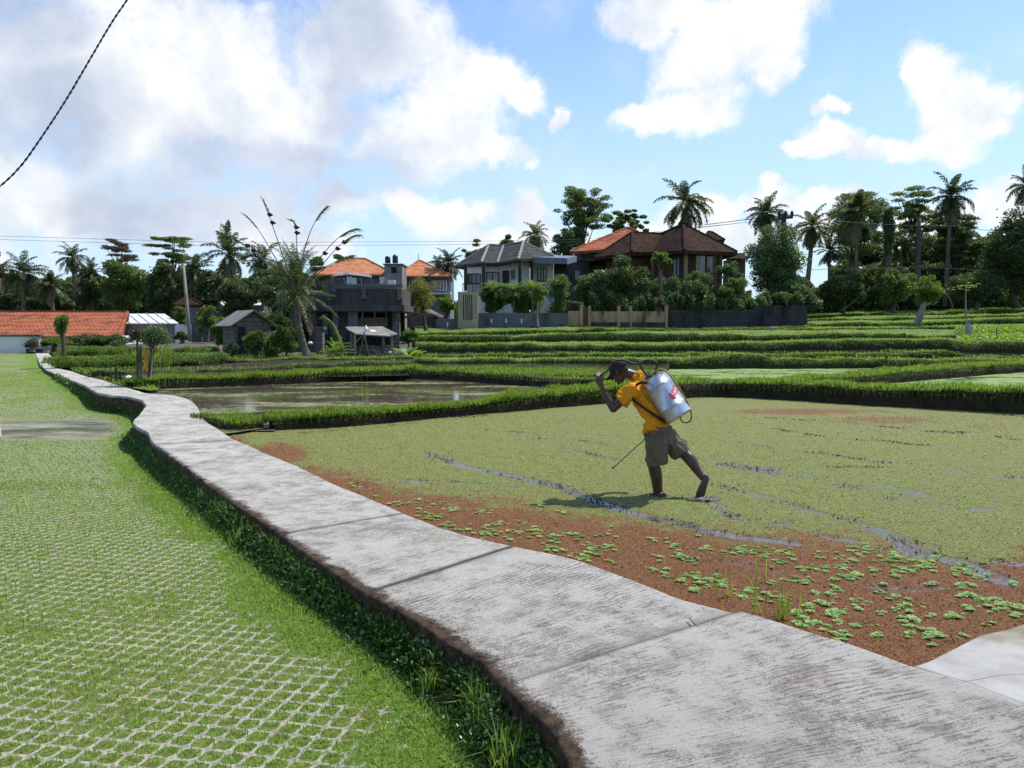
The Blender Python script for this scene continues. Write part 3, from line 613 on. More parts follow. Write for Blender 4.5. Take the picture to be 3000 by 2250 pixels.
# water sheets
def sheet(name,pts,mat,label,cat='water'):
    return plane_obj(name,pts,mat,label=label,cat=cat)
b1c=[(p[0],p[1]) for p in resample(W1[:,:2],1.0)]
pc=[(xpath(y),y) for y in np.arange(11.3,24.6,1.0)]
i0=[i for i,p in enumerate(b1c)]
left=[p for p in b1c if p[0]<3.6]; right=[p for p in b1c if p[0]>=3.4]
off=lambda L,dy:[(x,y+dy) for x,y in L]
sheet('pond',[(x,y,.05) for x,y in ([(pc[0][0],pc[0][1]+.5)]+off(left,.3)+[(3.6,30),(-13.5,30)]+[(x,y) for x,y in pc[::-1]][:-1])],M['pond'],'murky pond with broken floating weed beside the footpath')
sheet('weed_pond',[(x,y,.046) for x,y in (off(right,.3)+[(34,30),(34,31.6),(3.0,31.6),(3.0,19)])],M['algae'],'flooded field under bright green floating weed','field')
sheet('flooded_strip',[tuple(G(x,y,.27)) for x,y in((1190,1084),(1960,1086),(1960,1060),(1190,1060))],M['strip'],'pale strip of shallow water behind the broad bund')
sheet('flooded_strip',[tuple(G(x,y,.22)) for x,y in((425,1112),(1200,1100),(1200,1062),(300,1078),(330,1104))],M['strip'],'narrow dark strip of water left of the palm')
# ================= terrace steps
def lerp(tab,x): tab=np.array(tab,float); return np.interp(x,tab[:,0],tab[:,1])
def terrace(prefix,xs0,lines,end,mats,gd,xm=None):
    prev=None; xs=xs0
    for li,(bot,top,Y) in enumerate(lines):
        xs=np.maximum(xs0,xm[li]) if xm else xs0
        pb=lerp(bot,xs)+(fbm(xs/60,xs*0,1,li+3)-.5)*6; pt=lerp(top,xs)+(fbm(xs/35,xs*0,1,li+9)-.5)*10+(vnoise(xs/110,xs*0,1,li+19)>.72)*4; Yv=lerp(Y,xs) if isinstance(Y,list) else np.full(len(xs),float(Y))
        Yv=Yv+(fbm(xs/120,xs*0,1,li+13)-.5)*1.2; pt=np.minimum(pt,pb-2)
        Bt=np.array([P(x,y,q) for x,y,q in zip(xs,pb,Yv)]); Tp=np.array([P(x,y,q+.15) for x,y,q in zip(xs,pt,Yv)]); Bk=Tp.copy(); Bk[:,1]+=.8; Bk[:,2]-=.02
        if prev is not None: quadstrip(prefix+'_field',prev,Bt,mats[li],'terraced field level',li)
        Bl=Bt.copy();Bl[:,2]-=.5; Bs=(Bt+Tp)/2; Bs[:,1]+=(fbm(xs/12,xs*0,1,li)-.5)*.25-.05
        R=np.stack([Bl,Bt,Bs,Tp,Bk],1);n=len(xs);k=5; idx=np.arange(n*k).reshape(n,k)
        Fq=np.stack([idx[:-1,:-1],idx[:-1,1:],idx[1:,1:],idx[1:,:-1]],-1).reshape(-1,4)
        o=mesh_np(prefix+'_bank',R.reshape(-1,3),Fq,M['bank'],smooth=True); tag(o,'dark earth step of the rice terraces','earth bank',kind='structure')
        L=np.linalg.norm(np.diff(Tp,axis=0),axis=1).sum(); m=int(L*gd)
        i=RNG.uniform(0,n-1.001,m); i0=i.astype(int); f=(i-i0)[:,None]; q=Tp[i0]*(1-f)+Tp[i0+1]*f; bk=RNG.exponential(.7,m); q=q+np.stack([0*bk,bk,0*bk-.03],1)
        cl=fbm(q[:,0],q[:,1],.9,li+50); addgrass('far',q,RNG.uniform(.04,.13,m)*(.2+1.3*cl),.013+.0008*q[:,1])
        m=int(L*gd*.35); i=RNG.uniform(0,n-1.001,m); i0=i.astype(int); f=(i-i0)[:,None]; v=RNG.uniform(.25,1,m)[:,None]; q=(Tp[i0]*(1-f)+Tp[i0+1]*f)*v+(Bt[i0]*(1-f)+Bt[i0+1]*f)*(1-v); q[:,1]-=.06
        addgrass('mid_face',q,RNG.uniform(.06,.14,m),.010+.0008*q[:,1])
        prev=Bk
        if mats[li+1] in ('G',): pass
    ex,ey,eY=end; E=np.array([P(x,y,q) for x,y,q in zip(xs,lerp(ey,xs),lerp(eY,xs))])
    quadstrip(prefix+'_field',prev,E,mats[len(lines)],'terraced field level',9); return E
def quadstrip(name,A,Bq,mat,label,li):
    n=len(A); q=5; R=np.stack([A*(1-t)+Bq*t for t in np.linspace(0,1,q)],1)
    idx=np.arange(n*q).reshape(n,q); Fq=np.stack([idx[:-1,:-1],idx[:-1,1:],idx[1:,1:],idx[1:,:-1]],-1).reshape(-1,4)
    m={'F':M['field'],'W':M['strip'],'A':M['algae'],'D':M['dirt'],'E':M['earth']}[mat]
    o=mesh_np(name,R.reshape(-1,3),Fq,m); tag(o,{'F':'grass covered terrace level','W':'shallow flooded terrace level','A':'bright green planted terrace level','D':'bare earth yard ground','E':'dark bare earth level'}[mat],'field',kind='structure')
    if mat in 'FA':
        ar=np.linalg.norm(A[-1]-A[0])*abs((Bq[:,1]-A[:,1]).mean()); m_=int(min(ar*22,16000)); i=RNG.uniform(0,n-1.001,m_); i0=i.astype(int); f=(i-i0)[:,None]; v=RNG.uniform(0,1,m_)[:,None]
        p=(A[i0]*(1-f)+A[i0+1]*f)*(1-v)+(Bq[i0]*(1-f)+Bq[i0+1]*f)*v; cl=fbm(p[:,0],p[:,1],1.5,li+70)
        addgrass('far',p-np.array([0,0,.02]),RNG.uniform(.05,.16,m_)*(.3+1.2*cl),.012+.0009*p[:,1])
xs=np.arange(1215,3260,7.0)
LR=[([(1230,1063),(1930,1063),(1990,1076),(2400,1077),(3100,1084)],[(1230,1054),(1900,1053),(2000,1056),(2130,1040),(2200,1038),(2260,1051),(3100,1057)],31),
([(1230,1048),(2100,1046),(2300,1053),(2780,1050),(3100,1053)],[(1230,1041),(2100,1036),(2200,1038),(2300,1041),(2780,1028),(2850,1046),(3100,1048)],34.5),
([(1230,1034),(1500,1030),(1800,1026),(2000,1029),(2400,1026),(2780,1022),(2800,1034),(3100,1036)],[(1230,1009),(1560,1008),(1580,1013),(1800,1011),(2000,1009),(2400,1000),(2780,997),(2800,1003),(3100,1003)],39),
([(1230,1003),(1480,1003),(1560,1001),(1800,1002),(2100,1000),(2400,994),(2830,990),(2860,975),(3100,972)],[(1230,988),(1480,985),(1570,983),(1700,980),(1800,976),(2100,980),(2400,978),(2830,979),(2860,972),(3100,969)],46),
([(1230,984),(1480,982),(1520,979),(1700,975),(1800,970),(2000,968),(2400,966),(3100,960)],[(1230,974),(1480,972),(1520,963),(1700,963),(1800,966),(2000,966),(2400,964),(3100,957)],52),
([(1230,961),(1660,958),(1950,965),(2360,962),(2370,957),(2700,955),(3100,945)],[(1230,960),(1660,957),(1950,964),(2360,958),(2380,949),(2700,944),(3100,928)],57.5),
([(1230,958),(2360,950),(2370,941),(2700,937),(3100,925)],[(1230,956),(2360,946),(2370,936),(2700,932),(3100,920)],62.5),
([(1230,956),(2360,935),(2500,926),(2700,924),(3100,916)],[(1230,954),(2360,930),(2500,920),(2700,914),(3100,903)],69)]
ER=terrace('terrace',xs,LR,(0,[(1230,950),(2360,918),(2500,910),(3100,899)],[(1230,85),(3100,78)]),['F','F','W','F','F','F','F','F','F'],260)
xs2=np.arange(150,1222,7.0)
LLft=[([(150,1090),(436,1093),(752,1084),(888,1078),(1000,1073),(1230,1066)],[(150,1088),(436,1087),(752,1078),(888,1069),(1000,1061),(1230,1060)],[(150,25),(436,25),(888,28),(1230,31)]),
([(150,1078),(510,1073),(700,1062),(860,1054),(1230,1053)],[(150,1050),(440,1046),(510,1044),(640,1044),(700,1057),(860,1049),(1230,1047)],33.5),
([(150,1044),(415,1041),(600,1034),(700,1046),(860,1046),(1230,1043)],[(150,1022),(415,1018),(600,1018),(640,1040),(860,1044),(1230,1041)],40)]
EL_=terrace('yard',xs2,LLft,(0,[(150,1002),(600,1000),(1230,962)],[(150,75),(600,75),(1230,62)]),['F','E','F','D'],90,[268,200,168])
# far ground behind
def strip_far(name,E,label):
    A=E.copy(); B_=A.copy(); B_[:,0]*=4; B_[:,1]=400; B_[:,2]=A[:,2]+3
    n=len(A); V=np.concatenate([A,B_]); i=np.arange(n-1); Fq=np.stack([i,i+1,i+1+n,i+n],1); tag(mesh_np(name,V,Fq,M['ground']),label,'ground',kind='structure')
strip_far('hill_ground',ER,'rising ground under the trees on the right'); strip_far('yard_ground',EL_,'ground under the trees on the left')
# left verge: strip right of the far path, and ground left behind the wall
vg=[(118,1066),(172,1062),(216,1088),(250,1099),(320,1117),(372,1134),(440,1145),(470,1140),(420,1120),(436,1090),(160,1076),(130,1050)]
VP=[P(x,y,1.63*2266/(y-955)) for x,y in vg]
o=mesh_np('verge',np.array([(p[0],p[1],.125) for p in VP]),[tuple(range(len(vg)))],M['field']); tag(o,'bright grass verge on the right of the far footpath','grass verge',kind='structure')
def inpoly(x,y,poly):
    c=np.zeros(x.shape,bool); n=len(poly)
    for i in range(n):
        x1,y1=poly[i];x2,y2=poly[(i+1)%n]; c^=((y1>y)!=(y2>y))&(x<(x2-x1)*(y-y1)/(y2-y1+1e-12)+x1)
    return c
pl=[(p[0],p[1]) for p in VP]; X=RNG.uniform(-30,-7,60000); Y=RNG.uniform(18,46,60000); k=inpoly(X,Y,pl); X=X[k];Y=Y[k]
addgrass('mid',np.stack([X,Y,0*X+.11],1),RNG.uniform(.04,.16,len(X)),.008+.0008*Y)
plane_obj('back_ground',[(-130,47.6,.06),(P(170,1035,47.6)[0],47.6,.06),(P(170,1000,80)[0],80,.06),(-130,80,.06)],M['dirt'],label='bare ground behind the lawn',cat='ground')
for key,mt,lb,nm in(('near',M['grass'],'grass tufts on the bunds around the fern covered paddy','bund_grass'),('mid',M['grass'],'bright grass on the bunds around the ponds and verge','verge_grass'),('far',M['grass2'],'grass on the rice terraces in the middle distance','terrace_grass'),('near_face',M['face'],'grass hanging down the near bund faces, coloured dark as in shade','face_grass'),('mid_face',M['face2'],'grass on the faces of banks and terraces, coloured darker as in shade','face_grass')):
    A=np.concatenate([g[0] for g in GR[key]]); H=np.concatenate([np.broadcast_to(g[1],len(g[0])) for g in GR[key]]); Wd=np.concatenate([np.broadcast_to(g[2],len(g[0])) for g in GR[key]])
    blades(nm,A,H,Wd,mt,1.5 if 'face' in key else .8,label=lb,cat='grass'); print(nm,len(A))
# ---- weeds along the left side of the path
n=26000; s=RNG.uniform(0,1,n); yy=2.4*np.exp(s*math.log(24/2.4)); cl=fbm(yy*3,yy*0,1,91); d=np.abs(RNG.normal(0,.09,n))+.0; xx=xedge(yy)-d+.02
hh=RNG.uniform(.03,.12,n)*(.5+cl*1.3)*np.clip(1.2-d*3,.3,1); zb=lawnz(yy)+RNG.uniform(0,.13,n)*(d<.08)
k=(yy<9)|(yy>10); blades('edge_weeds',np.stack([xx,yy,zb],1),hh,.004+.0007*yy,M['weed'],.6,label='dark grass weeds growing against the footpath side',cat='weeds')
n=30000; s=RNG.uniform(0,1,n); yy=2.4*np.exp(s*math.log(26/2.4)); cl=vnoise(yy*2.2,yy*0,1,92); k=RNG.uniform(0,1,n)<cl*1.3; yy=yy[k]; n=len(yy); d=np.abs(RNG.normal(0,.10,n))+.0; xx=xedge(yy)-d; zz=lawnz(yy)+RNG.uniform(.01,.22,n)*np.clip(1.05-d*4.5,.1,1)
V,Fc,tn=leafquads(np.stack([xx,yy,zz],1),RNG.uniform(.015,.045,n)*(.7+.05*yy),.35,.65)
tag(mesh_np('edge_leaves',V,Fc,M['weed'],{'tint':('FACE',tn)}),'small leafy weeds growing against the footpath side','weeds',kind='stuff')
# taller sprigs catching the sun
SPR=[(1260,1990,.16),(1330,1975,.20),(1395,2070,.22),(1420,2105,.2),(1130,1845,.12),(1010,1700,.14),(960,1650,.16),(640,1440,.22),(700,1560,.2),(560,1390,.18),(1480,2230,.25)]
for i,(x,y,h) in enumerate(SPR):
    g=G(x,y+30,-.1); g[2]=-.12; m=60
    pp=g+np.stack([RNG.normal(0,.03,m),RNG.normal(0,.03,m),np.zeros(m)],1)
    o=blades('weed_plant',pp,RNG.uniform(.4,1.1,m)*h,.006,M['lawn_grass'],.5,kind=False)
    V=np.array([v.co for v in o.data.vertices])-g; o.data.vertices.foreach_set('co',V.astype(np.float32).ravel()); o.location=g
    tag(o,['spiky grass sprig beside the footpath edge near the bottom','tall light green sprig under the footpath edge','bright bamboo-like sprig against the footpath side','leafy sprig just below the bright bamboo-like one','small sprig at the shaded footpath side','pale sprig beside the second joint of the footpath','small tuft left of the second footpath joint','thin upright grass beside the narrow part of the footpath','grass tuft in the shade of the footpath middle','small tuft beside the far shaded footpath side','wispy weed at the bottom frame edge by the footpath'][i],'weed','weeds along the footpath side')
# ================= building materials
def tiles(name,c1,c2,c3,sx=.22,sz=.28,rough=.8):
    m,nt=mat_new(name); b=NB(nt); co=b.obj(); sp=b.n('ShaderNodeSeparateXYZ'); b.link(co,sp.inputs[0])
    row=b.m('DIVIDE',sp.outputs[2],sz*.55); rf=b.m('FRACT',row); ri=b.m('FLOOR',row)
    x=b.m('ADD',sp.outputs[0],b.m('MULTIPLY',sp.outputs[1],.9)); cf=b.m('FRACT',b.m('ADD',b.m('DIVIDE',x,sx),b.m('MULTIPLY',ri,.5)))
    wn=b.n('ShaderNodeTexWhiteNoise',noise_dimensions='2D'); cc=b.n('ShaderNodeCombineXYZ'); b.link(b.m('FLOOR',b.m('DIVIDE',x,sx)),cc.inputs[0]); b.link(ri,cc.inputs[1]); b.link(cc.outputs[0],wn.inputs[0])
    col=b.mix(wn.outputs[0],c1,c2); col=b.mix(b.ramp(b.noise(b.scl(co,(.5,1,2.2)),1.3,7,.8),.50,.58),col,c3)
    col=b.mix(b.m('MULTIPLY',b.ramp(rf,.0,.35,1,0),.7),col,tuple(v*.3 for v in c1)); col=b.mix(b.m('MULTIPLY',b.ramp(b.noise(co,2.6,6,.75),.45,.7),.5),col,tuple(v*1.5 for v in c2))
    h=b.m('ADD',rf,b.m('MULTIPLY',b.m('ABSOLUTE',b.m('SUBTRACT',cf,.5)),-.9))
    b.out(b.bsdf(col,.97,b.bump(h,.8,.05),0,.04)); return m
M['orange']=tiles('orange_roof_tiles',(.50,.19,.09),(.56,.25,.13),(.36,.13,.07),.3,.5)
M['orange_old']=tiles('weathered_orange_tiles',(.40,.135,.070),(.33,.105,.055),(.13,.06,.045),.3,.5)
M['grey_t']=tiles('dark_grey_tiles',(.06,.056,.058),(.09,.085,.086),(.045,.042,.042),.3,.62)
M['brown_t']=tiles('brown_shingles',(.040,.023,.017),(.065,.036,.026),(.022,.016,.013),.3,.5)
M['white']=simple('white_plaster',(.72,.72,.70),(.60,.60,.585),.8,1.2,stain=(.42,.40,.37),sscale=.8,streak=True)
M['greywall']=simple('grey_render',(.13,.135,.15),(.09,.09,.10),.85,1.0,stain=(.05,.05,.052),sscale=.9,streak=True)
M['bluegrey']=simple('blue_grey_board',(.16,.19,.25),(.10,.12,.17),.7,2,streak=True)
M['tan']=simple('tan_plaster',(.42,.29,.16),(.27,.185,.105),.85,1.3,stain=(.07,.05,.035),sscale=1.4,streak=True)
M['tanp']=simple('pale_tan_stone',(.42,.34,.23),(.30,.245,.17),.8,4,stain=(.2,.16,.11))
M['darkblock']=simple('dark_stained_block',(.085,.075,.068),(.045,.040,.038),.9,2.0,stain=(.022,.02,.02),sscale=.7,streak=True)
def blockwork(name,c1,c2,mort,bw=.5,bh=.22):
    m,nt=mat_new(name); b=NB(nt); co=b.obj(); sp=b.n('ShaderNodeSeparateXYZ'); b.link(co,sp.inputs[0]); cc=b.n('ShaderNodeCombineXYZ'); b.link(b.m('ADD',sp.outputs[0],sp.outputs[1]),cc.inputs[0]); b.link(sp.outputs[2],cc.inputs[1])
    t=b.n('ShaderNodeTexBrick'); b.link(cc.outputs[0],t.inputs['Vector']); t.inputs['Scale'].default_value=1; t.inputs['Brick Width'].default_value=bw; t.inputs['Row Height'].default_value=bh; t.inputs['Mortar Size'].default_value=.02
    t.inputs['Color1'].default_value=(*c1,1);t.inputs['Color2'].default_value=(*c2,1);t.inputs['Mortar'].default_value=(*mort,1)
    col=b.mix(b.ramp(b.noise(b.scl(co,(1,1,.35)),.9,6,.7),.45,.7),t.outputs[0],tuple(v*.35 for v in c2))
    b.out(b.bsdf(col,.9,b.bump(b.noise(co,14,5,.7),.4,.03),0,.2)); return m
M['block']=blockwork('grey_blockwork',(.20,.18,.165),(.14,.13,.12),(.07,.065,.06))
M['stonewall']=blockwork('dark_stone_blocks',(.075,.07,.072),(.05,.048,.05),(.03,.03,.03))
M['wood']=simple('weathered_wood',(.17,.13,.09),(.09,.065,.045),.85,6,streak=True)
M['darkwood']=simple('dark_wood',(.035,.022,.018),(.02,.014,.012),.7,4)
M['glass']=simple('dark_window_glass',(.03,.04,.05),(.02,.025,.03),.12,2,bump=0,spec=.8)
M['curtain']=simple('pale_curtain',(.35,.36,.38),(.25,.26,.28),.8,5)
M['painted_void']=simple('painted_interior_shade',(.012,.011,.011),(.02,.018,.016),.9,3)  # near-black colour stands in for shade inside openings
M['metalroof']=simple('white_metal_sheet',(.66,.66,.66),(.58,.58,.58),.6,1.2,bump=.1,stain=(.48,.47,.45),sscale=1.5)
M['asbestos']=simple('grey_fibre_sheet',(.24,.23,.21),(.16,.15,.14),.85,2.5,stain=(.09,.085,.08),sscale=1.4)
M['corr']=simple('galvanised_sheet',(.22,.25,.29),(.15,.17,.2),.6,2,stain=(.1,.09,.09))
M['plastic']=simple('black_plastic',(.015,.015,.018),(.02,.02,.022),.35,2,bump=.05,spec=.6)
M['pole']=simple('weathered_pole',(.30,.27,.23),(.20,.18,.15),.85,3,stain=(.1,.09,.07),streak=True)
M['bark']=simple('tree_bark',(.12,.095,.07),(.06,.048,.036),.9,4,bump=.8,bscale=10,bdist=.03,stain=(.17,.15,.12),sscale=2)
M['palmbark']=simple('palm_bark',(.20,.165,.125),(.10,.08,.06),.9,3,bump=.7,bscale=9,bdist=.03,stain=(.05,.04,.03),sscale=5)
M['metal_dark']=simple('dark_metal',(.03,.03,.035),(.02,.02,.02),.5,3,metal=.3)
M['whiteplastic']=simple('white_plastic',(.75,.78,.8),(.6,.63,.66),.5,5,bump=.2)
def wx(px,Y): return P(px,950,Y)[0]
def wz(py,Y): return P(1500,py,Y)[2]
def pb(mb,x0,x1,yt,yb,Y,dep):
    """box whose front face spans the given extent at distance Y"""
    return mb.box(wx(x0,Y),wx(x1,Y),Y,Y+dep,wz(yb,Y),wz(yt,Y))
def hiproof(parent,eave,ridge,mat,name='roof',thick=.16,ridgecap=True,capmat=None):
    """eave: 4 corners (front-left, front-right, back-right, back-left), ridge: 2 points"""
    e=[np.array(p,float) for p in eave]; r=[np.array(p,float) for p in ridge]
    m=MB(); V=e+r; m.add(V,[(0,1,5,4),(1,2,5),(2,3,4,5),(3,0,4)])
    lo=[p-np.array([0,0,thick]) for p in e]; m.add(e+lo,[(0,4,5,1),(1,5,6,2),(2,6,7,3),(3,7,4,0),(4,7,6,5)])
    o=m.build(name,mat,parent)
    if ridgecap:
        c=MB()
        for a,q in((e[0],r[0]),(e[1],r[1]),(e[2],r[1]),(e[3],r[0]),(r[0],r[1])):
            if np.linalg.norm(a-q)>.2: c.tube([a,(a+q)/2-np.array([0,0,.0]),q],.11,6)
        c.build('ridge_cap',capmat or mat,o)
    return o
def window(parent,x0,x1,yt,yb,Y,frame=None,bars=1,curt=False,t=.08):
    X0,X1,Z0,Z1=wx(x0,Y),wx(x1,Y),wz(yb,Y),wz(yt,Y)
    f=MB(); w_=t
    f.box(X0,X1,Y-.05,Y+.02,Z1-w_,Z1); f.box(X0,X1,Y-.05,Y+.02,Z0,Z0+w_); f.box(X0,X0+w_,Y-.05,Y+.02,Z0+w_,Z1-w_); f.box(X1-w_,X1,Y-.05,Y+.02,Z0+w_,Z1-w_)
    for i in range(bars):
        xm=X0+(X1-X0)*(i+1)/(bars+1); f.box(xm-w_/2,xm+w_/2,Y-.045,Y+.02,Z0+w_,Z1-w_)
    fo=f.build('window',frame or M['darkwood'],parent)
    g=MB(); g.box(X0+w_,X1-w_,Y-.01,Y+.01,Z0+w_,Z1-w_); g.build('pane',M['glass'],fo)
    if curt: c=MB(); c.box(X0+(X1-X0)*.55,X1-w_,Y-.018,Y-.012,Z0+w_,Z1-w_); c.build('curtain',M['curtain'],fo)
    return fo
def loc0(px,py,Y): p=P(px,py,Y); return p
# ---- white boundary wall + long orange roof
t=thing('boundary_wall','low white plastered wall at the far end of the lawn','wall',P(30,1035,47.5))
m=MB(); m.box(-60,wx(112,47.5),47.5,47.75,.0,wz(986,47.5)); m.build('wall_panel',M['white'],t); m=MB(); m.box(-60,wx(113,47.4),47.42,47.83,wz(986,47.5)+.002,wz(980,47.5)); m.build('coping',M['greywall'],t)
t=thing('long_house','long low building with a weathered orange tiled roof beyond the lawn','building',P(150,1000,56))
m=MB(); m.box(-70,wx(345,56),56.3,64,-.6,wz(986,56)); m.build('wall',M['white'],t)
a=P(385,985,55);hiproof(t,[(-75,55,a[2]),(wx(345,55),55,a[2]),(wx(372,66),66,a[2]),(-75,66,a[2])],[(-68,60.5,wz(912,60.5)),(wx(375,60.5),60.5,wz(914,60.5))],M['orange_old'])
m=MB(); m.add([P(330,909,66),P(383,909,66),P(383,917,64),P(330,917,64)],[(0,1,2,3)]); 
# ---- blue grey shed with white roof
Y=62; t=thing('metal_shed','small blue grey shed under a bright white metal roof','shed',P(430,1005,Y))
m=MB(); m.box(wx(362,Y),wx(512,Y),Y,Y+3.2,wz(1008,Y),wz(950,Y)); X0=wx(362,Y)
m.add([(X0,Y,wz(950,Y)),(X0,Y+3.2,wz(950,Y)),(wx(345,Y),Y+3.2,wz(950,Y)+.75),(wx(345,Y),Y+3.1,wz(1008,Y)),(X0,Y,wz(1008,Y))],[(0,1,2,3,4)])
m.build('wall',M['bluegrey'],t)
m=MB(); m.slab([P(352,947,Y-.4),P(524,947,Y-.4),P(482,919,Y+4),P(322,919,Y+4)],.07); r=m.build('roof',M['metalroof'],t)
m=MB()
for i in range(1,6):
    q=i/6; A=P(352+172*q,947,Y-.4);B_=P(322+160*q,919,Y+4); m.bar(A+[0,0,.04],B_+[0,0,.04],.05,.04)
m.build('seam',M['metalroof'],r)
m=MB(); m.add([P(362,951,Y-.05),P(512,951,Y-.05),P(512,990,Y-.05),P(362,990,Y-.05)],[(0,1,2,3)])
m=MB(); pb(m,452,474,958,1004,Y-.06,.05); m.build('door',M['bluegrey'],t)
m=MB(); pb(m,480,504,975,1003,Y-.05,.04); m.build('panel',M['corr'],t)
# ---- block hut with gable roof
Y=41; t=thing('block_hut','small grey block hut with a pitched sheet roof','hut',P(700,1040,Y))
xa,xb,xc=wx(650,Y),wx(690,Y+0),wx(790,Y); zb=wz(1046,Y); ze=wz(947,Y); zr=wz(908,Y)
m=MB(); fl=P(652,1040,Y); fm=P(690,1040,Y-1.2); 
# side wall (left) and gable wall facing right/front
a=np.array([wx(652,Y+1.2),Y+1.2]);c=np.array([wx(690,Y-.6),Y-.6]);d=np.array([wx(788,Y+.4),Y+.4]); e=a+(d-c)
m.add([(*a,zb),(*c,zb),(*d,zb),(*e,zb),(*a,ze),(*c,ze),(*d,ze),(*e,ze)],[(0,1,5,4),(1,2,6,5),(2,3,7,6),(3,0,4,7),(4,5,6,7)])
gm=(c+d)/2; gm2=(a+e)/2; m.add([(*c,ze),(*d,ze),(*gm,zr-.12),(*a,ze),(*e,ze),(*gm2,zr-.12)],[(0,1,2),(4,3,5)])
m.build('wall',M['block'],t)
m=MB(); k=.45; dc=(d-c)/np.linalg.norm(d-c)*.35; ac=(c-a)/np.linalg.norm(c-a)*.35
m.slab([(*(a-dc-ac),ze-.12),(*(c-dc+ac),ze-.12),(*(gm+ac),zr),(*(gm2-ac),zr)],.06); m.slab([(*(gm+ac),zr+.002),(*(d+dc+ac),ze-.12),(*(e+dc-ac),ze-.12),(*(gm2-ac),zr+.002)],.06)
m.build('roof',M['asbestos'],t)
m=MB(); m.wall(c+(d-c)*.08+[0,-.03],c+(d-c)*.28+[0,-.03],.02,zb,ze-.2); m.build('doorway',M['painted_void'],t)
# timber leaning beside hut
for i,(p,q) in enumerate([((705,992,39.2),(860,958,40)),((720,983,39.6),(850,965,40.2))]):
    m=MB(); A=P(*p);B_=P(*q); o=thing('timber_plank',['long pale plank lying over the bushes beside the block hut','shorter plank just behind the long pale one'][i],'plank',A); m.bar(A,B_,.12,.05); m.build('board',M['pole'],o)
# ---- unfinished dark house
Y=45; t=thing('unfinished_house','dark unfinished two storey concrete house with flat open upper floor','building',P(1020,1040,Y))
m=MB(); pb(m,850,1185,893,912,Y-.4,7.5); m.build('floor_slab',M['darkblock'],t)
m=MB(); pb(m,985,1178,846,892.6,Y-.15,.2); pb(m,860,985,855,892.6,Y-.15,.2); m.box(wx(1172,Y),wx(1178,Y),Y+.08,Y+6,wz(892.6,Y),wz(846,Y)); m.box(wx(860,Y),wx(864,Y),Y+.08,Y+6,wz(892.6,Y),wz(855,Y)); m.build('parapet',M['darkblock'],t)
m=MB(); pb(m,962,1180,833,843,Y-.25,.35); m.build('beam',M['block'],t)
for x0,x1,yt,yb in((1060,1072,836,876),(1165,1178,838,878),(962,970,836,880)): m=MB(); pb(m,x0,x1,yt,yb,Y-.34,.18); pb(m,x0-3,x1+3,yb-7,yb,Y-.42,.24); m.build('post',M['block'],t)
for x0,x1 in((852,862),(905,925),(1150,1170)):
    m=MB(); pb(m,x0,x1,912.5,1040,Y+.1,.45); m.build('column',M['block'],t)
m=MB(); pb(m,925,1040,913,1040,Y+.5,.2); pb(m,1140,1150,913,1040,Y+.5,.2); pb(m,1040,1140,957,1040,Y+.5,.2); m.build('wall',M['darkblock'],t)
m=MB(); pb(m,862,905,913,1040,Y+2.2,.2); pb(m,850,1185,913,1040,Y+6,.2); m.build('rear_wall',M['painted_void'],t)  # near-black walls paint the shade inside the lower storey
m=MB(); pb(m,1042,1136,931,957,Y+.42,.06); m.build('plaster_band',M['tan'],t) if False else None
m=MB(); pb(m,1050,1136,930,957,Y+.42,.05); m.build('board_panel',simple('brown_board',(.15,.11,.07),(.10,.075,.05),.85,5),t)
for x in(1062,1098,1132):
    m=MB(); pb(m,x-1.5,x+1.5,897,931,Y+.38,.06); m.build('prop',M['pole'],t)
for i,(x0,x1,yt,yb) in enumerate(((1020,1048,905,960),(946,958,918,980),(975,990,905,960))):
    m=MB()
    for j in range(7):
        X0=wx(x0,Y+.2);X1=wx(x1,Y+.2); s=(X1-X0)/7; m.box(X0+j*s,X0+(j+.55)*s,Y+.2+(.0 if j%2 else .03),Y+.25,wz(yb,Y),wz(yt,Y)-.0)
    m.box(wx(x0,Y+.2),wx(x1,Y+.2),Y+.262,Y+.28,wz(yb,Y),wz(yt,Y)); m.build('metal_sheet',M['corr'],t)
m=MB()
for a_,b_ in(((972,808,Y+1),(972,833,Y+1)),((1025,805,Y+1),(1025,833,Y+1)),((1085,808,Y+1),(1085,833,Y+1)),((1130,815,Y+1),(1130,833,Y+1))): m=MB(); m.bar(P(*a_),P(*b_),.1); m.build('roof_post',M['wood'],t)
m=MB(); m.slab([P(972,809,Y),P(1000,806,Y),P(1026,795,Y+1.5),P(995,798,Y+1.5)],.04); m.slab([P(1020,803,Y),P(1090,812,Y),P(1086,805,Y+1.5),P(1022,797,Y+1.5)],.04); m.build('lean_roof',M['asbestos'],t)
m=MB(); pb(m,975,1010,812,833,Y+2,.1); m.build('hoarding',M['block'],t); m=MB(); pb(m,1030,1060,814,833,Y+2.2,.1); m.build('hoarding',M['block'],t)
m=MB(); pb(m,1136,1160,820,834,Y+.8,.1); m.build('screen',M['whiteplastic'],t)
# hanging laundry
for i,(x,y,c) in enumerate(((1015,822,(.5,.55,.7)),(1112,822,(.6,.58,.55)),(1120,826,(.35,.33,.3)),(1028,825,(.65,.63,.6)))):
    A=P(x,y,Y-.2); m=MB(); 
    for j in range(4): m.add([A+[j*.08,.02*(j%2),.22],A+[(j+1)*.08,.02*((j+1)%2),.22],A+[(j+1)*.08,.02*((j+1)%2),-.2-.04*(j%2)],A+[j*.08,.02*(j%2),-.2+.03*j]],[(0,1,2,3)])
    o=m.build('laundry',simple('cloth_%d'%i,c,tuple(v*.7 for v in c),.9,6)); o.location=(0,0,0)
    tag(o,['pale blue cloth hanging on the open upper floor','largest pale cloth on the right of the open upper floor','dark grey cloth beside the largest pale one','small white cloth between the upper floor posts'][i],'laundry','laundry on the unfinished house')
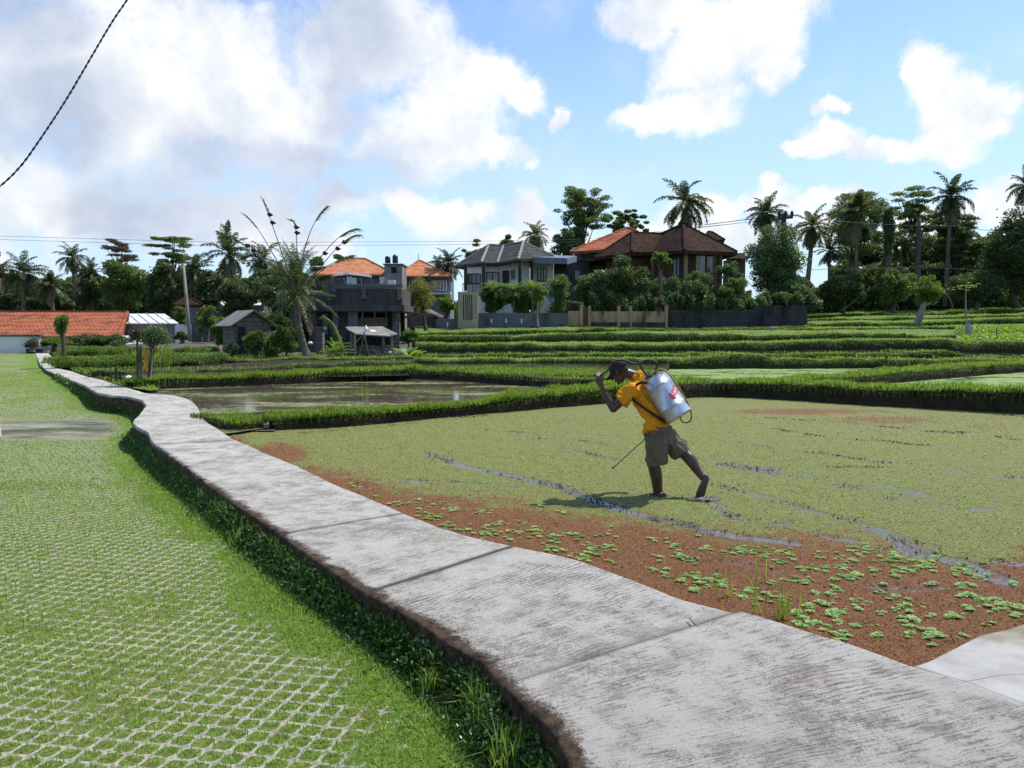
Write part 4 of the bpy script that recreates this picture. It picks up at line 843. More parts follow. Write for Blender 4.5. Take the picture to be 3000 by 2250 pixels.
# ---- lean-to in front
Y=40.5; t=thing('animal_shelter','open shelter with a sagging grey sheet roof on thin posts','shelter',P(1090,1045,Y))
m=MB(); m.slab([P(1012,957,Y+2.6),P(1120,956,Y+2.6),P(1166,978,Y-.3),P(1140,984,Y-.6),P(1090,984,Y-.6),P(1045,978,Y-.6),P(1020,966,Y+.6)],.06); r=m.build('roof',M['asbestos'],t); m=MB(); m.slab([P(1082,969,Y+1)+[0,0,.06],P(1098,970,Y+1)+[0,0,.06],P(1103,975,Y+.3)+[0,0,.06],P(1088,975,Y+.3)+[0,0,.06]],.02); m.build('patch',M['whiteplastic'],r)
for x,yt,yb,dy in((1040,978,1048,-.4),(1148,980,1036,-.4),(1122,975,1010,.9),(1030,975,1030,1.8)):
    m=MB(); m.tube([P(x,yt,Y+dy),P(x,yb,Y+dy)],.075,6); m.build('post',M['pole'],t)
m=MB(); m.bar(P(1042,1003,Y-.3),P(1062,983,Y-.3),.07); m.build('brace',M['pole'],t)
m=MB(); pb(m,1046,1150,1012,1050,Y+.6,.15); m.build('low_wall',M['block'],t); m=MB(); pb(m,1030,1150,960,1012,Y+3,.1); m.build('back_panel',M['painted_void'],t)  # near-black back panel paints the shade under the roof
m=MB(); t2=thing('bamboo_tripod','thin bamboo poles propped as an A frame before the shelter','poles',P(1070,1050,Y-1.2))
for a_,b_ in(((1068,973),(1051,1050)),((1066,973),(1082,1050))):
    m=MB(); m.tube([P(a_[0],a_[1],Y-1.2),P(b_[0],b_[1],Y-1.2)],.03,6); m.build('pole',M['wood'],t2)
m=MB(); m.bar(P(1060,1010,Y-1.2),P(1074,1010,Y-1.2),.03); m.build('crossbar',M['wood'],t2); m=MB(); m.lathe(P(1072,957,Y-1.2),[(.02,-.25),(.1,-.2),(.12,-.1),(.06,.0),(.01,.08)],8); m.build('bottle_cap',M['whiteplastic'],t2)
# stone pillar shrine between palm and shelter
Y=42; t=thing('stone_pillar','short stacked stone pillar between the leaning palm and the young palm','pillar',P(935,1045,Y)); m=MB(); pb(m,926,944,965,1045,Y,.5); pb(m,922,948,958,965,Y-.08,.66); pb(m,924,946,1030,1046,Y-.05,.6); m.build('shaft',M['block'],t)
# ---- orange hip roof houses
Y=76; t=thing('orange_roof_house','pale house with a bright orange hipped roof behind the unfinished house','house',P(1050,860,Y))
m=MB(); pb(m,955,1145,806,1000,Y+.8,7); m.build('wall',M['bluegrey'],t); z=wz(804,Y)
hiproof(t,[(wx(928,Y),Y-.3,z),(wx(1163,Y),Y-.3,z),(wx(1140,Y+9),Y+9,z),(wx(940,Y+9),Y+9,z)],[(wx(1016,Y+4),Y+4,wz(757,Y+4)),(wx(1072,Y+4),Y+4,wz(758,Y+4))],M['orange'])
window(t,1120,1140,812,835,Y+.8)
Y=80; t=thing('orange_roof_house','pale house with a small orange pyramid roof right of the water tanks','house',P(1250,860,Y))
m=MB(); pb(m,1180,1318,810,975,Y+.8,6); m.build('wall',M['bluegrey'],t); z=wz(808,Y)
hiproof(t,[(wx(1165,Y),Y-.3,z),(wx(1325,Y),Y-.3,z),(wx(1312,Y+8),Y+8,z),(wx(1172,Y+8),Y+8,z)],[(wx(1228,Y+4),Y+4,wz(763,Y+4)),(wx(1232,Y+4),Y+4,wz(763,Y+4))],M['orange'])
for x in(1200,1272): window(t,x,x+38,822,852,Y+.8,M['white'],3)
m=MB(); pb(m,1178,1320,856,862,Y-.6,1.3); m.build('balcony',M['white'],t)
m=MB(); m.tube([P(1226,765,Y+4),P(1226,742,Y+4)],.03,5); m.build('lightning_rod',M['metal_dark'],t)
# tank tower
Y=74; t=thing('tank_tower','grey masonry tower carrying the two black water tanks','tower',P(1155,860,Y)); m=MB(); pb(m,1128,1180,776,980,Y,3.0); m.build('shaft',blockwork('pale_blockwork',(.34,.31,.28),(.25,.23,.21),(.16,.15,.14)),t); m=MB(); pb(m,1124,1182,772,775.8,Y-.15,3.3); m.build('cap_slab',M['greywall'],t); m=MB(); pb(m,1148,1163,782,800,Y-.04,.05); m.build('opening',M['painted_void'],t)
for i,x in enumerate((1136,1158)):
    c=P(x,771,Y+1.2); h=.62+.12*i; R_=.27
    m=MB(); m.lathe(c,[(R_*.9,0),(R_,.04),(R_,h*.3),(R_*1.06,h*.33),(R_,h*.36),(R_,h*.62),(R_*1.06,h*.65),(R_,h*.68),(R_,h*.92),(R_*.75,h*1.02),(R_*.35,h*1.08),(R_*.35,h*1.15)],16)
    o=m.build('water_tank',M['plastic'],smooth=True); o.scale=(1,1,1); tag(o,['left and slightly shorter black water tank on the tower','right and slightly taller black water tank on the tower'][i],'water tank','black tanks on the tower')
# ---- white house with dark grey roof
t=thing('white_villa','two storey white house with a dark grey faceted roof and balcony','house',P(1500,900,64))
def zp(x,y,Y): return P(x,y,Y)
E=[zp(1334,779,69),zp(1410,768,63.5),zp(1457,770,63.5),zp(1518,759,61.5),zp(1622,750,67)]; Rg=[zp(1431,718,70),zp(1475,720,69),zp(1533,709,67)]
m=MB(); V=E+Rg+[zp(1400,770,78),zp(1640,760,78)]
m.add(V,[(0,1,5),(1,2,6,5),(2,3,7,6),(3,4,7),(5,6,7,9,8),(0,5,8),(4,9,7)])
lo=[p-np.array([0,0,.22]) for p in E]; m.add(E+lo,[(0,5,6,1),(1,6,7,2),(2,7,8,3),(3,8,9,4)]); m.add(lo+[lo[0]+[3,8,0],lo[4]+[0,6,0]],[(0,1,2,3,4,6,5)])
ro=m.build('roof',M['grey_t'],t); m=MB()
for a_,b_ in((1,5),(2,6),(3,7),(0,5),(4,7)): m.tube([V[a_],V[b_]],.12,6)
m.tube([V[5],V[6],V[7]],.12,6); m.build('ridge_cap',simple('pale_ridge',(.25,.25,.25),(.16,.16,.16),.8,3),ro)
def wallpx(mb,a,c,yt,yb): # vertical wall between two px columns at depths
    A=P(a[0],yt,a[1]);B_=P(c[0],yt,c[1]); zt=(A[2]+B_[2])/2; zb_=P(a[0],yb,a[1])[2]; mb.wall(A,B_,.2,zb_,zt)
m=MB(); wallpx(m,(1366,67),(1410,65),768,968); wallpx(m,(1410,65),(1470,64.6),766,968); wallpx(m,(1470,64.6),(1518,64.2),764,968); wallpx(m,(1518,64.2),(1552,65.5),760,968); m.build('wall',M['white'],t)
m=MB(); wallpx(m,(1556,66),(1622,66.5),766,968); m.build('porch_wall',M['white'],t)
for x0,x1,yt,yb,Y_,br,cu in((1369,1409,801,832,64.6,2,True),(1424,1462,796,826,64.3,1,True),(1574,1585,784,824,65.7,0,False),(1590,1601,785,825,65.7,0,False),(1498,1502,790,818,64,0,False),(1504,1508,790,818,64,0,False)): window(t,x0,x1,yt,yb,Y_,None,br,cu)
m=MB(); pb(m,1472,1491,792,870,64.2,.05); m.build('door',M['darkwood'],t)
m=MB(); m.slab([P(1531,752,64),P(1662,756,64),P(1690,750,70),P(1560,746,70)],.5); m.build('canopy',M['bluegrey'],t)
for x,yt,Y_ in((1364,775,62.8),(1417,768,62.6),(1523,760,61.6),(1558,765,63.8)):
    m=MB(); m.tube([P(x,yt,Y_),P(x,852,Y_)],.14,8); m.build('column',M['darkwood'],t)
m=MB(); pb(m,1354,1412,856,863,61.8,2.2); m.build('balcony_floor',M['greywall'],t)
m=MB()
for k_ in range(14): x=1356+k_*4; m.bar(P(x,832,61.9),P(x,856,61.9),.05)
m.bar(P(1354,832,61.9),P(1412,832,61.9),.08); m.build('railing',M['metal_dark'],t)
m=MB(); m.box(wx(1622,67),wx(1662,67),67,67.2,0.5,wz(768,67)); m.build('porch_shade_panel',M['darkwood'],t)  # dark panel stands in for the shade of the porch recess
m=MB()
for k_ in range(10):
    A=P(1588+k_*3.6,822+k_*5,62.5); m.bar(A,A-np.array([0,0,.9]),.05)
m.bar(P(1585,820,62.5),P(1624,872,62.5),.08); m.build('stair_railing',M['metal_dark'],t)
# gate pillar with slots
Y=57; t=thing('slotted_pillar','tall tan gate wall with five narrow dark vertical slots','pillar',P(1370,958,Y))
m=MB(); 
xs_=[1342,1357,1361,1365,1369.5,1373.5,1378,1382,1386.5]
slots=[(1357,1360),(1363.5,1366.5),(1369.5,1372.5),(1375.5,1378.5),(1381,1384)]
edges=[1342]+[v for s_ in slots for v in s_]+[1400]
for i in range(0,len(edges),2): pb(m,edges[i],edges[i+1],863,937,Y,.5)
pb(m,1342,1400,855,862.9,Y,.5); pb(m,1342,1400,937.1,962,Y,.5); m.build('slab',M['tanp'],t)
m=MB(); m.box(wx(1356,Y),wx(1385,Y),Y+.42,Y+.49,wz(937,Y),wz(863,Y)); m.build('slot_back',M['painted_void'],t)
# compound walls
t=thing('compound_wall','grey rendered wall in front of the white house','wall',P(1530,958,57.5)); m=MB(); pb(m,1400.5,1664,917,966,57.5,.25); m.build('panel',M['greywall'],t)
for x in(1440,1483,1528):
    m=MB(); pb(m,x-2,x+2,934,946,57.47,.05); m.build('vent',M['white'],t)
t=thing('compound_wall','short grey wall left of the slotted tan pillar','wall',P(1310,965,57.5)); m=MB(); pb(m,1278,1341.5,934,968,57.5,.25); m.build('panel',M['greywall'],t); m=MB(); pb(m,1309,1313,944,958,57.47,.05); m.build('vent',M['white'],t)
Y=58; t=thing('compound_wall','stained tan plaster wall with pilasters right of the wooden gate','wall',P(1840,960,Y)); m=MB(); pb(m,1724,1955,912,962,Y,.25); m.build('panel',M['tan'],t)
for i,x in enumerate((1727,1813,1848,1953)):
    m=MB(); pb(m,x-4,x+4,896,962,Y-.12,.4); m.build('pilaster',M['tan'],t)
m=MB(); pb(m,1728,1950,944,962,Y-.06,.1); m.build('plinth',M['stonewall'],t)
t=thing('wooden_gate','red brown wooden gate between tan posts','gate',P(1713,960,Y)); m=MB(); pb(m,1709,1721,905,955,Y+.05,.08); m.build('leaf',simple('red_brown_wood',(.14,.06,.03),(.09,.04,.02),.7,5),t)
m=MB(); pb(m,1699,1708,893,962,Y-.15,.45); m.build('post',M['tan'],t)
t=thing('compound_wall','short tan wall piece left of the wooden gate','wall',P(1680,960,Y)); m=MB(); pb(m,1664.5,1698.5,911,962,Y,.25); m.build('panel',M['tan'],t)
Y=59; t=thing('compound_wall','dark stained stone wall under the big tree','wall',P(2160,968,Y)); m=MB(); pb(m,1960,2208,907,974,Y,.3); pb(m,2208.1,2364,895,974,Y+.02,.3); m.build('panel',M['stonewall'],t); m=MB(); pb(m,2296,2362,897,974,Y-.03,.05); m.build('patch',M['stonewall'],t)
m=MB(); A=wx(2364,Y); m.box(A-.28,A,Y+.33,Y+14,0,wz(895,Y)); m.build('return_wall',M['stonewall'],t)
# small shrine box at wall foot
t=thing('offering_box','small pale box on the grass before the dark wall','box',P(2268,970,55)); m=MB(); pb(m,2259,2277,957,960,55,.5); m.build('lid',M['whiteplastic'],t); m=MB(); pb(m,2262,2274,960.2,970,55.05,.4); m.build('body',M['block'],t)
# grey house + orange roof
Y=72; t=thing('grey_house','dark grey house with a red orange tiled roof','house',P(1720,900,Y)); m=MB(); m.wall(P(1655,760,70),P(1790,760,76),.3,0,wz(756,70)); m.build('wall',M['greywall'],t); m=MB(); m.wall(P(1684,740,73),P(1800,740,77),.3,wz(756,70),wz(728,74)); m.build('upper_band',M['white'],t)
window(t,1681,1700,790,823,69.6,M['metal_dark'],0,True)
e0=P(1670,737,71.5);e1=P(1815,700,80); r0=P(1838,667,79); r1=P(1868,678,76)
m=MB(); A=P(1670,737,71); B_=P(1830,708,71); m.add([A,B_+[0,0,-.6],P(1900,715,76),r1,r0,P(1760,730,90)],[(0,1,4),(1,2,3,4),(0,4,5)]); ro=m.build('roof',M['orange_old'],t)
m=MB(); m.tube([A,r0],.13,6); m.tube([r0,r1],.13,6); m.tube([r0,r0-[0,0,.5]],.25,6); m.bar(A-[0,0,.12],B_-[0,0,.72],.15,.25); m.build('ridge_cap',M['orange_old'],ro)
# brown villa
t=thing('brown_villa','house with broad dark brown shingle roofs above the garden','house',P(1990,900,66))
E=[P(1740,754,68),P(1851,738,64.5),P(1912,738,66.5),P(2006,733,61.5),P(2160,738,68),P(2090,740,76)]; R1=P(1852,681,70);R2=P(1939,685,71);Pk=P(2002,656,68)
m=MB(); V=E+[R1,R2,Pk,P(1800,745,80)]
m.add(V,[(0,1,6),(1,2,7,6),(2,3,8,7),(3,4,8),(4,5,8),(5,9,6,7,8),(9,0,6)]); lo=[p-[0,0,.3] for p in E[:5]]; m.add(E[:5]+lo,[(0,5,6,1),(1,6,7,2),(2,7,8,3),(3,8,9,4)]); m.add(lo+[lo[4]+[0,9,0],lo[0]+[0,9,0]],[(0,1,2,3,4,5,6)])
ro=m.build('roof',M['brown_t'],t); m=MB()
for a_,b_ in((1,6),(3,8),(0,6),(4,8),(6,7),(7,8)): m.tube([V[a_],V[b_]],.13,6)
m.lathe(Pk,[(.5,-.3),(.45,.1),(.3,.25),(.1,.6)],8); m.build('ridge_cap',M['brown_t'],ro)
brn=simple('brown_wall',(.16,.10,.065),(.11,.07,.045),.85,2,streak=True)
m=MB(); wallpx(m,(1775,69),(1851,66.5),748,968); wallpx(m,(1851,66.5),(1912,68),746,968); wallpx(m,(1912,68),(2006,64.5),744,968); wallpx(m,(2006,64.5),(2112,67.5),744,968); m.build('wall',brn,t)
for x,Y_ in((1804,66.2),(1910,66),(2007,63.2),(2088,65.4),(2108,66)):
    m=MB(); pb(m,x-4,x+5,742,850,Y_,.4); m.build('column',M['tan'] if x==2007 else brn,t)
window(t,2036,2062,750,800,63.6,M['tan'],1,True); window(t,2068,2084,752,800,63.9,M['tan'],0,True); window(t,1968,1990,750,810,64.2,M['darkwood'],1,True)
t=thing('small_pavilion','small brown roofed pavilion peeking out right of the brown villa','building',P(2090,760,80)); z=wz(702,80); m=MB(); pb(m,2065,2108,702,968,81,3); m.build('wall',brn,t); hiproof(t,[(wx(2052,80),80,z),(wx(2118,80),80,z),(wx(2112,84),84,z),(wx(2056,84),84,z)],[(wx(2070,82),82,wz(678,82)),(wx(2082,82),82,wz(680,82))],M['brown_t'])
t=thing('low_annex','low brown roofed annex beside the big dark tree','building',P(2150,800,74)); m=MB(); pb(m,2140,2180,757,968,74,3); m.build('wall',brn,t); m=MB(); m.slab([P(2128,757,73),P(2190,757,73),P(2180,740,76),P(2145,742,76)],.15); m.build('roof',M['brown_t'],t)
# low huts behind shelter (x 1170-1280)
Y=58; t=thing('low_hut','low dark hut with a brown sheet roof behind the small yellow tree','hut',P(1225,965,Y)); m=MB(); pb(m,1200,1275,925,968,Y,3); m.build('wall',M['darkblock'],t); m=MB(); m.slab([P(1170,932,Y-.4),P(1240,908,Y+1),P(1262,906,Y+4),P(1195,928,Y+4)],.08); m.slab([P(1240,908,Y+1)+[0,0,.01],P(1290,930,Y-.4),P(1300,926,Y+4),P(1262,906,Y+4)+[0,0,.01]],.08); m.build('roof',simple('rust_sheet',(.14,.09,.07),(.09,.06,.05),.8,3),t)
# grey sheds & pale roof (x 600-760 y 880-915)
Y=80; t=thing('pale_roof_shed','long pale sheet roof glimpsed among the trees left of the palm','shed',P(690,915,Y)); m=MB(); pb(m,600,765,893,1002,Y,4); m.build('wall',M['block'],t); m=MB(); m.slab([P(590,895,Y-.3),P(770,893,Y-.3),P(760,880,Y+3),P(600,880,Y+3)],.1); m.build('roof',M['metalroof'],t)
Y=70; t=thing('brown_roof_hut','small hut with a brown hipped roof behind the utility pole','hut',P(550,930,Y)); m=MB(); pb(m,525,590,892,1005,Y,3); m.build('wall',M['block'],t); z=wz(893,Y); hiproof(t,[(wx(515,Y),Y-.3,z),(wx(600,Y),Y-.3,z),(wx(592,Y+4),Y+4,z),(wx(520,Y+4),Y+4,z)],[(wx(545,Y+2),Y+2,wz(872,Y+2)),(wx(560,Y+2),Y+2,wz(872,Y+2))],M['brown_t'])
t=thing('green_board','teal green hoarding panel behind the utility pole','panel',P(595,960,66)); m=MB(); pb(m,578,610,945,985,66,.1); m.build('board',simple('teal_board',(.05,.13,.12),(.04,.09,.08),.7,3),t)
# wall end planter by white wall
t=thing('planter','dark planter box at the end of the white boundary wall','planter',P(95,1035,47)); m=MB(); pb(m,72,122,1022,1036,46.9,.45); m.build('trough',M['stonewall'],t)
# kerb at left frame edge
t=thing('edge_kerb','white kerb end at the left frame edge of the lawn','kerb',(0,0,0)); a=G(-60,1212,-.25);c=G(0,1240,-.25);d=G(6,1290,-.25);e=G(-70,1300,-.25)
t.location=c; m=MB(); m.pbox(a,c,d,e,-.17,-.5); m.build('block',M['slab'],t,bevel=.02)
# concrete water channel piece near the gap
t=thing('channel_slab','thin grey concrete slab bridging the gap between the bunds','slab',G(690,1235,.05)); m=MB(); a=G(655,1238,.15);c=G(738,1234,.15);d=G(738,1230,.15); e=G(655,1234,.15); m.slab([a,c,d,e],.04); m.build('board',M['slab'],t)
o=mesh_np('channel_bed',[G(x,y,.03) for x,y in((742,1262),(806,1262),(806,1232),(742,1234))],[(0,1,2,3)],M['dirt']); tag(o,'grey silt bed of the gap between the bunds','ground',kind='structure')
# ---- poles and wires
t=thing('utility_pole','slightly leaning weathered pole beside the metal shed','utility pole',P(556,1000,52)); m=MB(); m.tube([P(557,1000,52),P(548,900,52.1),P(537,772,52.2)],[.13,.11,.08],10); m.build('shaft',M['pole'],t,smooth=True); m=MB(); m.tube([P(558,1000,52.3),P(551,930,52.3)],.05,6); m.build('stay',M['pole'],t)
t=thing('utility_pole','dark utility pole with crossarm above the big tree','utility pole',P(2297,900,64)); m=MB(); m.tube([P(2298,900,64),P(2296,626,64)],[.24,.2],10); m.build('shaft',M['metal_dark'],t); m=MB(); m.bar(P(2280,640,63.8),P(2322,636,63.8),.22); m.bar(P(2282,625,63.8),P(2303,640,63.8),.12); m.build('crossarm',M['metal_dark'],t)
for x in(2283,2320,2302): m=MB(); m.lathe(P(x,636,63.8),[(.08,0),(.14,.1),(.14,.35),(.06,.5)],8); m.build('insulator',M['metal_dark'],t)
def wire(label,pts,r,sag=0,mat='metal_dark',n=20,name='power_line'):
    A=[np.array(p) for p in pts]; Q=[]
    for a,c in zip(A[:-1],A[1:]):
        for k in range(n): f=k/n; Q.append(a*(1-f)+c*f-np.array([0,0,sag*4*f*(1-f)]))
    Q.append(A[-1]); m=MB(); m.tube(Q,r,5); o=m.build(name,M[mat]); tag(o,label,'cable','overhead wires'); return o
wire('uppermost thin power line crossing over the left treeline',[P(-60,690,72),P(640,710,72),P(1320,708,72),P(1700,702,76),P(2296,640,64)],.015,.0)
wire('second power line just below the uppermost one',[P(-60,700,72.2),P(640,721,72.2),P(1320,717,72.2),P(1700,708,76),P(2283,640,64)],.015,.0)
wire('thick power line rising to the dark crossarm pole',[P(2062,659,72),P(2180,644,68),P(2320,630,64)],.03,0)
wire('faint power line running right from the crossarm pole',[P(2320,630,64),P(2480,650,66),P(2800,662,70),P(3060,690,72)],.02,.1)
wire('lower faint power line among the right hand palms',[P(2330,785,64),P(2420,788,66),P(2700,780,70),P(3060,800,72)],.02,.1)
# black braided cable near top left
A=np.array([P(-60,585,6.0),P(0,548,6.05),P(60,490,6.1),P(110,420,6.15),P(190,300,6.3),P(260,180,6.4),P(330,60,6.5),P(373,0,6.55),P(430,-90,6.6)])
Q=resample(smoothline(A,2),.012); s=np.arange(len(Q))*.012
d=np.gradient(Q,axis=0); d/=np.linalg.norm(d,axis=1)[:,None]; u=np.cross(d,[0,1,0]); u/=np.linalg.norm(u,axis=1)[:,None]; v=np.cross(d,u)
t=thing('braided_cable','black twisted overhead cable crossing the top left sky','cable',A[4])
for k_ in range(2):
    ph=s*2*math.pi/.10+k_*math.pi; R_=Q+u*(np.cos(ph)*.0042)[:,None]+v*(np.sin(ph)*.0042)[:,None]; m=MB(); m.tube(list(R_),.0042,6); m.build('strand',M['plastic'],t,smooth=True)
# ================= foliage materials
M['leaf_dark']=leafmat('dark_leaves',(.026,.046,.018),(.11,.155,.052),.35,.3,.45)  # colour lifted and greyed to stand in for haze
M['leaf_mid']=leafmat('mid_leaves',(.040,.072,.020),(.15,.22,.058),.35,.35,.45)
M['leaf_light']=leafmat('light_leaves',(.035,.075,.014),(.14,.22,.04),.4,.45,.5)
M['leaf_yellow']=leafmat('yellowish_leaves',(.07,.08,.02),(.22,.20,.05),.4,.4,.5)
M['leaf_brown']=leafmat('brownish_leaves',(.05,.045,.03),(.12,.10,.06),.4,.3,.6)
M['leaf_gloss']=leafmat('glossy_garden_leaves',(.028,.062,.018),(.14,.21,.075),.5,.3,.25,(.34,.38,.28))  # light end of the colour raised to stand for leaf highlights
M['palm_dark']=leafmat('dark_palm_fronds',(.016,.028,.012),(.070,.095,.036),.4,.3,.4)
M['palm_mid']=leafmat('palm_fronds',(.026,.044,.016),(.105,.14,.048),.4,.3,.4,(.22,.20,.08))
M['palm_light']=leafmat('bright_palm_fronds',(.05,.10,.012),(.20,.30,.04),.4,.5,.4)
M['palm_green']=leafmat('green_garden_palm',(.035,.075,.012),(.15,.24,.04),.4,.4,.4)
M['palm_dead']=leafmat('dry_palm_fronds',(.10,.075,.045),(.20,.16,.10),.5,.2,.8)
def frond(R,L,az,e0,curl,nl,ll,lw,droop=.5,bare=.12,rng=RNG):
    n=14; t=np.linspace(0,1,n); el_=e0-curl*t**1.4; seg=L/(n-1)
    dx=np.cos(el_)*seg; dz=np.sin(el_)*seg; r=np.r_[0,np.cumsum(dx[:-1])]; z=np.r_[0,np.cumsum(dz[:-1])]
    side=np.array([-math.sin(az),math.cos(az),0]); out=np.array([math.cos(az),math.sin(az),0])
    C=out[None]*r[:,None]+np.array([0,0,1.])[None]*z[:,None]+side[None]*(t**2*L*rng.normal(0,.06))[:,None]
    V=[];Fc=[];tn=[]
    w=np.linspace(.022,.005,n)*L*.5
    for i in range(n): V+= [C[i]-side*w[i],C[i]+side*w[i],C[i]-np.array([0,0,w[i]*1.5])]
    for i in range(n-1):
        a=i*3; Fc+=[(a,a+1,a+4,a+3),(a+1,a+2,a+5,a+4),(a+2,a,a+3,a+5)]; tn+=[.8]*3
    tt=np.linspace(bare,1,nl); 
    for s_ in (-1,1):
        for q in tt:
            q2=min(.999,max(0,q+rng.normal(0,.01))); c=np.array([np.interp(q2,t,C[:,k]) for k in range(3)]); e=np.interp(q2,t,el_)
            fwd=out*math.cos(e)+np.array([0,0,math.sin(e)]); up=np.cross(fwd,side) ; up=up if up[2]>0 else -up
            l=ll*(math.sin(math.pi*min(1,(q*.86+.12)))**.6)*rng.uniform(.8,1.15)
            d=side*s_*.75+fwd*.55+up*rng.uniform(-.15,.3); d/=np.linalg.norm(d)
            m_=c+d*l*.5; tip=m_+ (d*.5+np.array([0,0,-droop*rng.uniform(.6,1.3)]))*l*.55
            k=len(V); wv=fwd*lw; V+=[c-wv*.5,c+wv*.5,m_+wv*.5,m_-wv*.5,tip]; Fc+=[(k,k+1,k+2,k+3),(k+3,k+2,k+4)]; g=rng.uniform(0,1); tn+=[g,g]
    k=len(R[0]); R[0].extend(V); R[1].extend([tuple(i+k for i in f) for f in Fc]); R[2].extend(tn)
def crown_mesh(name,nf,L,seed,e_lo=-60,e_hi=82,curl=(1.0,1.7),nl=30,ll=.27,lw=.034,mat='palm_dark',droop=.55,dead=4,wind=None,ex=.8):
    rg=np.random.default_rng(seed); R=([],[],[]); mi=[]
    for i in range(nf):
        f=i/(nf-1); e0=math.radians(e_hi*(1-f**ex)+e_lo*f**ex+rg.normal(0,6)); az=i*2.399+rg.normal(0,.15)
        if wind is not None and rg.uniform()<.5: az=wind+rg.normal(0,.8)
        k=len(R[1]); frond(R,L*rg.uniform(.82,1.08),az,e0,rg.uniform(*curl)*(1 if f<.75 else .6),nl,ll*L,lw*L,droop,rng=rg)
        mi+=[1 if i>=nf-dead else 0]*(len(R[1])-k)
    me=bpy.data.meshes.new(name); me.from_pydata([tuple(map(float,v)) for v in R[0]],[],R[1]); me.materials.append(M[mat]); me.materials.append(M['palm_dead']); me.polygons.foreach_set('material_index',mi)
    at=me.attributes.new('tint','FLOAT','FACE'); at.data.foreach_set('value',np.array(R[2],np.float32)); return me
PV=[crown_mesh('palm_crown',32,1.0,s,mat=m,wind=wd,curl=c) for s,m,wd,c in((1,'palm_dark',None,(.8,1.5)),(2,'palm_mid',None,(1.0,1.7)),(3,'palm_dark',2.6,(.6,1.3)),(4,'palm_mid',.4,(.9,1.6)))]
PBIG=crown_mesh('palm_crown',42,1.0,9,mat='palm_mid',nl=38,ll=.20,lw=.012,curl=(.5,1.3),dead=1,ex=1.7,e_hi=88,e_lo=-30,droop=.5,wind=None)
PYOUNG=crown_mesh('palm_crown',14,1.0,12,mat='palm_light',nl=30,ll=.25,lw=.02,curl=(.7,1.4),dead=0,e_hi=85,e_lo=10)
PCY=crown_mesh('palm_crown',34,1.0,15,mat='palm_green',nl=22,ll=.3,lw=.03,curl=(1.0,2.0),dead=0,e_hi=80,e_lo=0,droop=.2)
def trunk_obj(parent,A,B,C,r0,r1,mat,name='trunk'):
    """curved trunk from A through B to C"""
    pts=[np.array(A)*(1-t)**2+2*np.array(B)*t*(1-t)+np.array(C)*t*t for t in np.linspace(0,1,12)]; rad=[r0*(1-t)+r1*t+(.35*r0 if t<.04 else 0) for t in np.linspace(0,1,12)]
    m=MB(); m.tube(pts,rad,8); return m.build(name,mat,parent,smooth=True)
def palm(label,cx,cy,rad,by,Y,lean=0,var=0,mesh=None,group='coconut palms on the skyline',tr=.16,sq=1.0):
    """crown centre, crown radius and foot height in picture units at distance Y"""
    C=P(cx,cy,Y); B=P(cx+lean,by,Y); t=thing('palm_tree',label,'palm tree',B,group)
    mid=(B+C)/2; mid[0]+=(C[0]-B[0])*.35
    trunk_obj(t,B,mid,C,tr*1.15,tr*.8,M['palmbark'])
    c=bpy.data.objects.new('crown',mesh or PV[var%4]); COL.objects.link(c); c.parent=t; c.location=Vector(C-B); L=rad*Y/F*1.2; c.scale=(L,L,L*sq); c.rotation_euler=(0,0,RNG.uniform(0,6.28)); return t
def inell(n,c,r):
    u=RNG.normal(0,1,(n,3)); u/=np.linalg.norm(u,axis=1)[:,None]; q=RNG.uniform(0,1,n)**.38; return c+u*r*q[:,None]
